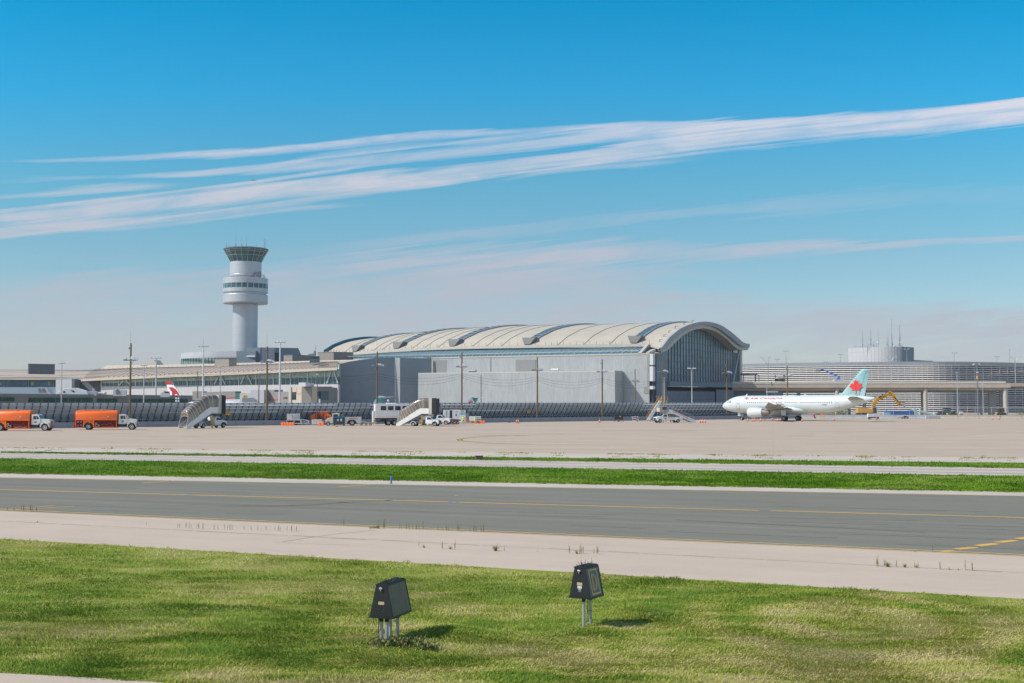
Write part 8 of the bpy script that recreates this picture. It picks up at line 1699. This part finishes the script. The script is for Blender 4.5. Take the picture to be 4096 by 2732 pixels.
# ---- small things under the aircraft rear and right
t = empty('fire_extinguisher', gnd(3256, 1673), 0, 'red wheeled fire extinguisher behind the aircraft against the barriers', 'extinguisher'); b = MB(); b.cyl((0, 0, .25), (0, 0, .95), .26, n=14); b.ball((0, 0, .95), .26); b.build('tank', m_red, t, smooth=40); b = MB(); b.bar((.25, 0, .3), (.35, 0, 1.2), .06); b.b(-.25, -.1, -.3, -.24, .3, .6); b.build('handle', m_white2, t); wheel(t, .3, -.25, .2, .08); wheel(t, .3, .25, .2, .08)
t = empty('air_start_cart', gnd(3287, 1674), 0, 'small orange and yellow frame cart behind the aircraft', 'cart'); b = MB(); b.b(-.4, .55, -.35, .35, 1.05, 1.65); b.b(.3, .7, -.2, .2, 1.2, 1.4); b.build('hopper', m_orange, t, bevel=.03); b = MB()
for x in (-.5, .6):
    for y in (-.35, .35): b.bar((x * .8, y, 1.05), (x * 1.15, y, .15), .06)
b.bar((-.5, -.35, .5), (.6, -.35, .5), .06); b.bar((-.5, -.35, .2), (.7, -.35, .2), .06); b.b(-.6, .7, -.4, .4, .1, .18); b.build('frame', m_yellow, t)
t = empty('service_cart', gnd(3494, 1677.5), R(2), 'white box cart on black wheels under the tail near the excavator', 'cart'); b = MB(); b.b(-1.6, 1.1, -.6, .6, .65, 1.55); b.b(1.12, 1.5, -.6, .6, .65, 1.5); b.build('box', m_white2, t, bevel=.03); b = MB(); b.b(-.2, .7, -.62, -.6, .95, 1.35); b.build('label_plate', m_lab, t); b = MB(); b.b(-1.3, 1.4, -.45, .45, .4, .62); b.build('frame', m_chass, t)
for x in (-1.0, 1.0):
    for y in (-.5, .5): wheel(t, x, y, .27, .2)
t = empty('tow_bar', gnd(3612, 1675), R(2), 'low dark tow bar with yellow hose on small wheels at the right', 'tow bar'); b = MB(); b.bar((-1.7, 0, .15), (-.5, 0, .5), .12); b.bar((-.5, 0, .45), (1.6, 0, .45), .14); b.b(0, 1.5, -.4, .4, .4, .6); b.b(.3, .9, -.3, .3, .6, .8); b.build('bar', m_chass, t); b = MB(); b.tube([(-.5, -.1, .2), (-.3, -.1, .7), (-.1, -.1, .3), (.1, -.1, .8)], .07, 5); b.build('yellow_hose', m_yellow, t)
for x in (-.2, .5, 1.3): wheel(t, x, -.35, .18, .12); wheel(t, x, .35, .18, .12)
# ---- construction plant behind the barriers
m_cat = M('machine_yellow', (.66, .33, .03), .5, var=.08, dirt=(.35, .22, .08), dirt_amt=.4, dirt_scale=1.5)
Y_ = 372; ex = empty('excavator', base(3470, Y_), 0, 'yellow excavator with raised bent arm behind the barriers right of the tail', 'excavator')
def ep3(x, y, dy=0): return at(3400 + x / 3.378, 1340 + y / 3.378, Y_ + dy)
def seg3(pts, w, th, name, mat):
    b = MB()
    for (x0, y0, w0), (x1, y1, w1) in zip(pts[:-1], pts[1:]):
        a, c = ep3(x0, y0), ep3(x1, y1); d = (c - a).normalized(); nrm_ = Vector((-d.z, 0, d.x)); k = Y_ / F / 3.378
        b.ext([a + nrm_ * w0 * k / 2, c + nrm_ * w1 * k / 2, c - nrm_ * w1 * k / 2, a - nrm_ * w0 * k / 2], (0, th, 0))
    return rel(b, ex, name, mat)
b = MB(); b.ext([ep3(112, 990), ep3(180, 985), ep3(262, 990), ep3(335, 1025), ep3(338, 1052), ep3(112, 1052)], (0, 2.6, 0)); rel(b, ex, 'body', m_cat)
b = MB(); b.ext([ep3(318, 965, -.3), ep3(358, 968, -.3), ep3(362, 1050, -.3), ep3(318, 1050, -.3)], (0, 1.3, 0)); rel(b, ex, 'cab', m_glassd)
b = MB(); b.ext([ep3(120, 1056, -.3), ep3(360, 1056, -.3), ep3(372, 1075, -.3), ep3(360, 1130, -.3), ep3(120, 1130, -.3), ep3(108, 1090, -.3)], (0, 3.2, 0)); rel(b, ex, 'tracks', m_chass)
seg3([(312, 1010, 34), (325, 930, 44), (375, 868, 50), (455, 838, 42), (545, 795, 34)], 0, .7, 'boom', m_cat)
seg3([(530, 765, 22), (575, 795, 48), (620, 880, 36), (668, 950, 20)], 0, .6, 'stick', m_cat)
b = MB(); b.cyl(ep3(385, 850, -.1), ep3(455, 800, -.1), .12); b.cyl(ep3(455, 800, -.1), ep3(535, 765, -.1), .07); b.cyl(ep3(590, 830, -.15), ep3(668, 915, -.15), .1); rel(b, ex, 'hydraulic_rams', m_chass)
b = MB(); b.ext([ep3(668, 915), ep3(700, 908), ep3(715, 945), ep3(690, 955), ep3(660, 950)], (0, .8, 0)); rel(b, ex, 'linkage', m_cat)
b = MB(); b.ext([ep3(700, 908, -.3), ep3(748, 910, -.3), ep3(755, 945, -.3), ep3(752, 972, -.3), ep3(722, 950, -.3), ep3(704, 940, -.3)], (0, 1.4, 0)); rel(b, ex, 'bucket', m_conc)
def rbox(name, label, cat_, pts, Y, th, mat, part='body'):
    t = empty(name, base(3400 + pts[0][0] / 3.378, Y), 0, label, cat_); b = MB(); b.ext([at(3400 + x / 3.378, 1340 + y / 3.378, Y) for x, y in pts], (0, th, 0)); rel(b, t, part, mat); return t
t = rbox('tarpaulin_skip', 'blue tarpaulin covered skip below the excavator arm', 'skip', [(560, 1030), (600, 1026), (700, 1030), (850, 1018), (855, 1095), (560, 1095)], 366, 2.0, M('blue_tarp', (.02, .10, .32), .7, var=.25, scale=1.2, bump=.5, bscale=2), 'tarpaulin')
t = rbox('pale_container', 'pale blue tank and pipes left of the blue tarpaulin', 'tank', [(460, 1045), (500, 1040), (555, 1045), (558, 1095), (460, 1095)], 367, 1.5, M('pale_blue_tank', (.30, .45, .52), .6)); b = MB(); b.ext([at(3400 + x / 3.378, 1340 + y / 3.378, 367) for x, y in ((470, 1022), (500, 1018), (552, 1040), (548, 1046), (500, 1040), (470, 1042))], (0, 1, 0)); rel(b, t, 'blue_chute', m_blue)
t = rbox('mixer_unit', 'pale green pipe unit right of the blue tarpaulin', 'machine', [(862, 1000), (880, 990), (905, 1000), (915, 1050), (930, 1095), (868, 1095)], 366, 1.5, M('pale_green_unit', (.34, .44, .42), .6)); b = MB(); p = at(3400 + 940 / 3.378, 1340 + 1060 / 3.378, 366); b.cyl((p.x, p.y, 0), (p.x + .2, p.y, p.z + 1.5), .35); b.cyl((p.x, p.y, p.z + .6), (p.x + 3.5, p.y, p.z - .4), .5); b.cyl((p.x + 4.5, p.y, 0), (p.x + 4.5, p.y, p.z + .2), .7); rel(b, t, 'pipes', M('pale_green_unit', (.34, .44, .42), .6), smooth=40)
t = empty('road_roller', base(3790, 366), 0, 'yellow roller with a dark green cab behind the tan barriers', 'roller')
def q3(x, y, dy=0): return at(3400 + x / 3.378, 1340 + y / 3.378, 366 + dy)
b = MB(); b.ext([q3(1282, 995), (q3(1362, 990)), q3(1368, 1000), q3(1355, 1052), q3(1290, 1055)], (0, 1.6, 0)); rel(b, t, 'cab', M('green_cab', (.02, .08, .07), .3, spec=.7)); b = MB(); b.ext([q3(1278, 988, -.1), q3(1368, 984, -.1), q3(1370, 992, -.1), q3(1278, 996, -.1)], (0, 1.8, 0)); rel(b, t, 'cab_roof', m_chass)
b = MB(); b.ext([q3(1352, 1035), q3(1400, 1030), q3(1440, 1045), q3(1460, 1068), q3(1462, 1085), q3(1350, 1085)], (0, 1.5, 0)); rel(b, t, 'hood', m_cat); b = MB()
for x in (1250, 1395): c = q3(x, 1092); b.cyl((c.x, c.y - .2, .9 if x > 1300 else 1.0), (c.x, c.y + 1.6, .9 if x > 1300 else 1.0), .95 if x > 1300 else 1.05, n=24)
rel(b, t, 'drum', m_chass, smooth=40)
t = empty('backhoe_loader', base(4000, 366), 0, 'tan backhoe loader with dark cab behind the tan barriers at right', 'loader'); b = MB(); b.ext([q3(2018, 990), q3(2088, 990), q3(2092, 1040), q3(2020, 1045)], (0, 1.8, 0)); rel(b, t, 'cab', m_glassd)
b = MB(); b.ext([q3(2012, 984, -.1), q3(2092, 984, -.1), q3(2092, 991, -.1), q3(2012, 991, -.1)], (0, 2.0, 0)); b.ext([q3(1995, 1045, -.1), q3(2105, 1045, -.1), q3(2110, 1085, -.1), q3(1990, 1085, -.1)], (0, 2.0, 0)); rel(b, t, 'body', M('tan_machine', (.40, .25, .12), .6, var=.2)); b = MB(); b.cyl(q3(2022, 984), q3(2028, 950), .1); b.bar(q3(2000, 1040, -.3), q3(2018, 1000, -.3), .3); rel(b, t, 'arm', m_chass)
for x in (2015, 2080): c = q3(x, 1085, -.3); b = MB(); b.cyl((c.x, c.y - .2, .75), (c.x, c.y + .2, .75), .75, n=20); rel(b, t, 'wheel', m_dark, smooth=40)
t = rbox('notice_board', 'small white and pink notice board under the aircraft tail', 'sign', [(42, 1015), (78, 1015), (78, 1062), (42, 1062)], 362, .1, M('pinkish_board', (.62, .52, .52), .6), 'board'); b = MB(); p = at(3400 + 60 / 3.378, 1650, 362); b.cyl((p.x, p.y + .2, 0), (p.x, p.y + .2, 3), .06); rel(b, t, 'post', m_galv)
t = rbox('cabinet', 'small white cabinet right of the yellow roller', 'cabinet', [(1488, 1034), (1530, 1034), (1530, 1064), (1488, 1064)], 364, .6, m_white2); b = MB(); p = at(3400 + 1508 / 3.378, 1660, 364.3); b.b(p.x - .4, p.x + .4, p.y - .1, p.y + .1, 0, 1.3); rel(b, t, 'stand', m_galvd)
# chain link fence rails and posts behind the right barriers
t = empty('chain_link_fence', base(3700, 360), 0, 'tall thin wire fence with white top rail behind the right barriers', 'fence'); b = MB(); a_, c_ = base(3380, 362), base(4300, 352); zt3 = 3.1; b.bar(a_ + up * zt3, c_ + up * zt3, .07); rel(b, t, 'top_rail', m_white2)
n = 14
for k in range(n + 1): p = a_.lerp(c_, k / n); b = MB(); b.cyl(p, p + up * (zt3 + .15), .05, n=6); rel(b, t, 'post', m_galv)
b = MB(); k = 0; L3 = (c_ - a_).length; dd3 = (c_ - a_).normalized(); s = 0
while s < L3 - 3:
    for sg in (0, 1): p, q = a_ + dd3 * (s + (3.0 if sg else 0)), a_ + dd3 * (s + (0 if sg else 3.0)); b.bar(p + up * .1, q + up * zt3, .008)
    s += .30
rel(b, t, 'wire_mesh', m_galv)
# shrubs behind the aircraft
def shrub(px, Y, w, h, label, n=900, seed=1, mat=None, group=None):
    r_ = random.Random(seed); t = empty('shrub', base(px, Y), 0, label, 'shrub', group); b = MB()
    cl = [(r_.uniform(-w / 2, w / 2), r_.uniform(-.5, .5), r_.uniform(.25, .8) * h) for k in range(7)]
    for k in range(n):
        c = cl[k % 7]; a = r_.uniform(0, 6.28); q = Vector((c[0] + r_.gauss(0, w * .13), c[1] + r_.gauss(0, .3), max(.05, c[2] + r_.gauss(0, h * .17)))); d = Vector((math.cos(a), math.sin(a), r_.uniform(-.5, 1))) * .13; s_ = Vector((-d.y, d.x, .05)).normalized() * .07
        b.m(k % 2).add([q - d, q + s_, q + d, q - s_], [(0, 1, 2, 3)])
    b.build('foliage', [mat or m_weedd, m_weed], t, fix=False); b = MB()
    for c in cl: b.cyl((c[0] * .3, 0, 0), (c[0], c[1], c[2]), .03, .01, n=4)
    b.build('stems', m_wood, t)
shrub(3310, 362, 7, 1.9, 'low dark bushes seen under the aircraft rear fuselage', 1600, 3); shrub(3370, 363, 3.5, 2.2, 'rounder dark bush under the aircraft tail cone', 900, 5); shrub(4078, 363, 2.2, 2.6, 'sparse green weed bush behind the tan barriers near the right edge', 350, 9)
t = empty('roadside_post', base(3864, 362), .1, 'thin leaning yellow post behind the tan barriers', 'post'); b = MB(); b.cyl((0, 0, 0), (.5, 0, 2.9), .06); b.build('post', m_yellow, t)
# ================================================================ gate lounge with bank advertising, bridges
JB_ = empty('gate_building', base(1250, 330), 0, 'beige gate building with red lined bank advert and dark window', 'building'); PJ = Plane(base(1155, 332).xy, base(1246, 322).xy); PJ2 = Plane(base(1246.3, 322).xy, base(1350, 335).xy)
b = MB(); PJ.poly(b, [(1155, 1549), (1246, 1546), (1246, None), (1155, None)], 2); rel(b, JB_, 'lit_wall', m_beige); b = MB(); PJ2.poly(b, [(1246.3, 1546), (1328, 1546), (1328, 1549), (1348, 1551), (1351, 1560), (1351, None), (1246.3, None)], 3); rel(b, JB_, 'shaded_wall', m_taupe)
b = MB(); PJ.quad(b, 1167, 1184, 1568, 1599, .1, .06); rel(b, JB_, 'window', m_glassd); b = MB(); PJ2.quad(b, 1258, 1316, 1565, 1599, .1, .06); rel(b, JB_, 'window', m_piergl)
b = MB()
for x in (1276, 1290, 1303): PJ2.quad(b, x, x + 1, 1565, 1599, .1, .1)
for x in (1172, 1178): PJ.quad(b, x, x + .9, 1568, 1599, .1, .1)
PJ.quad(b, 1166.5, 1167.5, 1550, 1612, .1, .1); rel(b, JB_, 'window_bars', m_mull)
m_adred = M('advert_red', (.72, .16, .15), .5); b = MB()
for q in ((1186, 1202, 1574, 1576.5), (1227, 1245, 1573, 1575.5), (1185.5, 1186.5, 1552, 1576), (1243.5, 1245.5, 1548, 1575)): PJ.quad(b, *q, .03, .05)
rel(b, JB_, 'advert_line', m_adred)
def ptext(P_, par, body, px, py, hpx, mat, sx=1.0, off=.1, name='lettering', shear=0):
    c = P_.P(px, py, off); uu = P_.u if P_.u.x > 0 else -P_.u; m4 = face(tuple(c - par.location), tuple(uu)); return text(body, hpx * c.y / F * 1.4, mat, par, m4, name=name, sx=sx, shear=shear)
ptext(PJ, JB_, 'HSBC', 1210, 1572, 7, m_galvd, .75); b = MB(); PJ.poly(b, [(1217, 1569), (1219.5, 1569), (1222, 1572), (1219.5, 1575), (1217, 1575), (1219, 1572)], .03, .06); rel(b, JB_, 'advert_logo', m_adred)
b = MB(); PJ2.quad(b, 1222, 1238, 1530, 1546, 2, -.5); PJ2.quad(b, 1238, 1256, 1532, 1546, 1.5, -.6); rel(b, JB_, 'roof_plant', m_white2); b = MB(); c = PJ.P(1227, 1546); b.cyl(c, c + up * 1.3, .06); rel(b, JB_, 'vent_pipe', m_galvd)
t = empty('boarding_bridge', base(1110, 340), 0, 'grey brown boarding bridge with black bank lettering and red stripe', 'boarding bridge'); PB1 = Plane(base(1056, 343).xy, base(1156, 336).xy)
m_bb = M('bridge_grey_brown', (.27, .255, .25), .7, var=.06); b = MB(); PB1.poly(b, [(1056, 1559), (1097, 1559), (1098, 1568), (1155, 1566), (1155, None), (1056, None)], 3); rel(b, t, 'tunnel', m_bb); ptext(PB1, t, 'HSBC', 1142, 1592, 9, m_black, 1.0)
b = MB(); PB1.poly(b, [(1056, 1599), (1098, 1598.5), (1119, 1595), (1119, 1597.5), (1098, 1601), (1056, 1601.5)], .05, .06); rel(b, t, 'red_stripe', m_logo)
t = empty('boarding_bridge', base(950, 345), 0, 'grey and green boarding bridge with a dark red stripe right of the covered stairs', 'boarding bridge'); PB2 = Plane(base(770, 352).xy, base(1056, 344).xy)
b = MB(); PB2.poly(b, [(770, 1565), (804, 1565), (804, 1570), (890, 1566), (941, 1565), (941, 1597), (890, 1597), (770, 1600)], 3); rel(b, t, 'tunnel', m_bb); b = MB(); PB2.quad(b, 941, 959, 1572, 1597, 3); rel(b, t, 'green_end', M('green_glass_end', (.05, .16, .14), .3)); b = MB(); PB2.poly(b, [(890, 1594), (930, 1589), (941, 1589), (941, 1591), (930, 1591.5), (890, 1597)], .05, .06); rel(b, t, 'red_stripe', m_logo)
b = MB(); PB2.poly(b, [(800, 1597), (812, 1597), (812, None), (800, None)], 2, -.5); rel(b, t, 'support', m_galvd)
t = empty('gate_cabin', base(990, 340), 0, 'white gate cabin with small orange board reading H1', 'cabin'); PB3 = Plane(base(958, 341).xy, base(1056, 339).xy); b = MB(); PB3.poly(b, [(959, 1573), (1003, 1573), (1003, 1560), (1056, 1560), (1056, 1608), (959, 1608)], 3); rel(b, t, 'walls', m_wwall); b = MB(); PB3.quad(b, 972, 986, 1580, 1590, .1, .1); bd = rel(b, t, 'board', M('sign_orange', (.75, .36, .02), .5)); ptext(PB3, t, 'H1', 979, 1585, 6, m_black, 1.0, .16)
b = MB(); PB3.poly(b, [(968, 1592), (1010, 1591), (1022, 1598), (1030, 1610), (968, 1610)], 1.5, .3); rel(b, t, 'equipment', m_galvd)
t = empty('furled_flag', base(1275, 310), 0, 'dark furled windsock hanging from a short white post by the beige building', 'windsock'); b = MB(); c = at(1276, 1567, 310); d = at(1279, 1595, 310); b.cyl(c, d, .5, .3, n=8); rel(b, t, 'sock', M('navy_cloth', (.02, .035, .06), .9)); b = MB(); b.cyl((d.x, d.y, 0), d, .22); rel(b, t, 'post', m_white2)
# twin round lamps above the fence
t = empty('warning_lamps', base(710, 250), 0, 'cluster of four small white round lamps above the fence', 'lamp'); b = MB(); c = at(710, 1600, 250)
for dx, dz in ((-.25, .3), (.25, .3), (-.25, -.25), (.25, -.25)): b.ball((c.x + dx, c.y, c.z + dz), .2, sq=(1, .5, 1))
rel(b, t, 'lamps', m_lampw, smooth=40); b = MB(); b.cyl((c.x, c.y, 0), (c.x, c.y, c.z + .3), .06); rel(b, t, 'post', m_galvd)
# service vehicle roof behind the aircraft
t = empty('lift_platform', base(3082, 330), 0, 'grey railed lift platform rising behind the aircraft windows', 'lift platform'); PL3 = Plane(base(3060, 330).xy, base(3120, 330).xy); b = MB(); PL3.quad(b, 3070, 3112, 1564, 1570, 2); rel(b, t, 'canopy', m_galv); b = MB()
for x in (3071, 3088, 3104, 3110): PL3.quad(b, x - .6, x + .6, 1569, 1640, .1)
PL3.quad(b, 3070, 3106, 1586, 1588, .1); b.bar(PL3.P(3096, 1570), PL3.P(3106, 1590), .2); rel(b, t, 'frame', m_galvd)
# ================================================================ people
m_skin = M('skin', (.45, .27, .19), .6); m_vis = M('hi_vis_yellow', (.62, .85, .05), .6, var=.08); m_visr = M('hi_vis_orange', (.85, .22, .05), .6); m_trou = M('dark_trousers', (.045, .055, .08), .85, var=.2, scale=8); m_hat = M('hard_hat_yellow', (.85, .62, .04), .4); m_boot = m_black; m_jean = M('grey_trousers', (.14, .16, .19), .85)
def person(loc, rz, label, pose, top, low, hat):
    t = empty('person', loc, rz, label, 'person')
    J = dict(hip=(0, 0, .95), waist=(0, 0, 1.08), chest=(0, 0, 1.32), neck=(0, 0, 1.50), head0=(0, .01, 1.58), head=(0, .02, 1.66), top=(0, .02, 1.76),
             ls=(.17, 0, 1.43), le=(.24, .03, 1.15), lw=(.22, .20, .98), rs=(-.17, 0, 1.43), re=(-.25, .02, 1.15), rw=(-.2, .2, .98),
             lh=(.1, 0, .92), lk=(.12, .03, .50), la=(.13, 0, .09), lt=(.14, .14, .04), rh=(-.1, 0, .92), rk=(-.12, .03, .50), ra=(-.13, 0, .09), rt=(-.14, .14, .04)); J.update(pose)
    names = list(J); rad = dict(hip=(.15, .11), waist=(.14, .10), chest=(.17, .12), neck=(.06, .06), head0=(.065, .07), head=(.085, .10), top=(.06, .07), ls=(.065, .065), le=(.045, .045), lw=(.03, .03), rs=(.065, .065), re=(.045, .045), rw=(.03, .03), lh=(.09, .09), lk=(.065, .065), la=(.045, .045), lt=(.04, .03), rh=(.09, .09), rk=(.065, .065), ra=(.045, .045), rt=(.04, .03))
    E = [('hip', 'waist'), ('waist', 'chest'), ('chest', 'neck'), ('neck', 'head0'), ('head0', 'head'), ('head', 'top'), ('chest', 'ls'), ('ls', 'le'), ('le', 'lw'), ('chest', 'rs'), ('rs', 're'), ('re', 'rw'), ('hip', 'lh'), ('lh', 'lk'), ('lk', 'la'), ('la', 'lt'), ('hip', 'rh'), ('rh', 'rk'), ('rk', 'ra'), ('ra', 'rt')]
    V = [Vector(J[n]) for n in names]; Rr = [rad[n] for n in names]; Ed = [(names.index(a), names.index(c)) for a, c in E]
    for w, e in (('lw', 'le'), ('rw', 're')):
        d = (Vector(J[w]) - Vector(J[e])).normalized(); sd = d.cross(Vector((0, 0, 1))).normalized(); p = Vector(J[w]) + d * .07; V.append(p); Rr.append((.035, .02)); ip = len(V) - 1; Ed.append((names.index(w), ip))
        for k, l in ((-1.5, .065), (-.5, .08), (.5, .085), (1.5, .07)): V.append(p + sd * .016 * k + d * .035); Rr.append((.009, .009)); Ed.append((ip, len(V) - 1)); V.append(p + sd * .019 * k + d * (.03 + l) + Vector((0, 0, -.02))); Rr.append((.008, .008)); Ed.append((len(V) - 2, len(V) - 1))
        V.append(p - d * .03 + sd * .05 + Vector((0, 0, .01))); Rr.append((.01, .01)); Ed.append((ip, len(V) - 1))
    me = bpy.data.meshes.new('body'); me.from_pydata([tuple(v) for v in V], Ed, []); o = bpy.data.objects.new('body', me); COL.objects.link(o); o.modifiers.new('skin', 'SKIN'); 
    if not me.skin_vertices:
        bm = bmesh.new(); bm.from_mesh(me); bm.verts.layers.skin.verify(); bm.to_mesh(me); bm.free()
    for i, r_ in enumerate(Rr): me.skin_vertices[0].data[i].radius = r_
    me.skin_vertices[0].data[0].use_root = True
    o.modifiers.new('sub', 'SUBSURF').levels = 1; o.modifiers['sub'].render_levels = 1
    dg = bpy.context.evaluated_depsgraph_get(); m2 = bpy.data.meshes.new_from_object(o.evaluated_get(dg)); bpy.data.objects.remove(o); m2.name = 'body'; m2.materials.clear()
    for q in (m_skin, low, m_boot): m2.materials.append(q)
    for p in m2.polygons:
        c = p.center; p.use_smooth = True; p.material_index = 2 if c.z < min(J['la'][2], J['ra'][2]) + .03 else (1 if c.z < J['hip'][2] + .1 and abs(c.x) < .26 and not any((c - Vector(J[w])).length < .22 for w in ('lw', 'rw')) else 0)
    o = bpy.data.objects.new('body', m2); COL.objects.link(o); o.parent = t
    # jacket, sleeves, hat, face
    b = MB(); hz_, cz_ = Vector(J['hip']), Vector(J['chest']); nk = Vector(J['neck'])
    def rg(c, a, d, n=16): return [(c.x + a * math.cos(2 * math.pi * k / n), c.y + d * math.sin(2 * math.pi * k / n), c.z) for k in range(n)]
    b.loft([rg(hz_ + Vector((0, 0, -.08)), .20, .15), rg(hz_.lerp(cz_, .4), .185, .14), rg(cz_, .215, .15), rg(cz_.lerp(nk, .6), .18, .12), rg(nk, .08, .08)])
    for s_, e_, w_ in (('ls', 'le', 'lw'), ('rs', 're', 'rw')): b.cyl(J[s_], J[e_], .085, .062, n=10); b.cyl(J[e_], Vector(J[e_]).lerp(Vector(J[w_]), .85), .06, .045, n=10)
    b.build('jacket', top, t, smooth=50)
    hd = Vector(J['head']); b = MB(); b.lathe([(.12, .03), (.115, .04), (.105, .10), (.06, .145), (.0001, .155)], c=(hd.x, hd.y, hd.z), n=16); b.b(hd.x - .07, hd.x + .07, hd.y + .09, hd.y + .16, hd.z + .025, hd.z + .04); b.build('hard_hat' if hat == m_hat else 'cap', hat, t, smooth=50)
    b = MB(); b.ball((hd.x - .032, hd.y + .098, hd.z), .011, 6, 4); b.ball((hd.x + .032, hd.y + .098, hd.z), .011, 6, 4); b.build('eyes', m_black, o); b = MB(); b.ball((hd.x, hd.y + .108, hd.z - .025), .016, 6, 4, (1, 1.3, 1.4)); b.b(hd.x - .02, hd.x + .02, hd.y + .088, hd.y + .1, hd.z - .068, hd.z - .06); b.ball((hd.x - .088, hd.y, hd.z - .01), .02, 6, 4); b.ball((hd.x + .088, hd.y, hd.z - .01), .02, 6, 4); b.build('face', m_skin, o)
    return t
person(gnd(1854, 1695.5), R(10), 'person in yellow hi-vis jacket and dark trousers standing with back turned', dict(lw=(.16, .26, 1.12), rw=(-.16, .26, 1.12), le=(.27, .05, 1.17), re=(-.27, .05, 1.17), la=(.16, 0, .09), lt=(.18, .14, .04), lk=(.14, .03, .5)), m_vis, m_trou, m_hat)
g = gnd(1899, 1694.2); person((g.x, g.y + .3, 0), R(-100), 'person in yellow hi-vis jacket sitting on the orange barrier', dict(hip=(0, -.02, .80), waist=(0, 0, .92), chest=(0, .06, 1.15), neck=(0, .10, 1.33), head0=(0, .12, 1.40), head=(0, .15, 1.47), top=(0, .16, 1.57), ls=(.17, .06, 1.27), le=(.22, .18, 1.02), lw=(.12, .38, .98), rs=(-.17, .06, 1.27), re=(-.22, .18, 1.02), rw=(-.12, .38, .98), lh=(.1, .06, .78), lk=(.12, .46, .80), la=(.12, .46, .34), lt=(.13, .6, .3), rh=(-.1, .06, .78), rk=(-.12, .46, .78), ra=(-.12, .5, .32), rt=(-.13, .64, .28)), m_vis, m_jean, m_hat)
g = gnd(1763.6, 1692); person((g.x, g.y + 2.5, 0), R(160), 'person in orange hi-vis vest behind the parked white pickup', dict(le=(.26, .1, 1.18), lw=(.2, .32, 1.2)), m_visr, m_trou, m_wood)
# ================================================================ air haze
b = MB(); b.b(-760, 760, -60, 950, -1.6, 96); m = bpy.data.materials.new('haze_air'); m.use_nodes = True; N = m.node_tree.nodes; N.remove(N['Principled BSDF']); v = N.new('ShaderNodeVolumePrincipled'); v.inputs['Density'].default_value = .00007; v.inputs['Color'].default_value = (.82, .89, 1, 1); v.inputs['Anisotropy'].default_value = .2; m.node_tree.links.new(v.outputs[0], N['Material Output'].inputs['Volume'])
tag(b.build('haze', m), 'thin bluish air haze over the airfield', 'haze', kind='stuff')
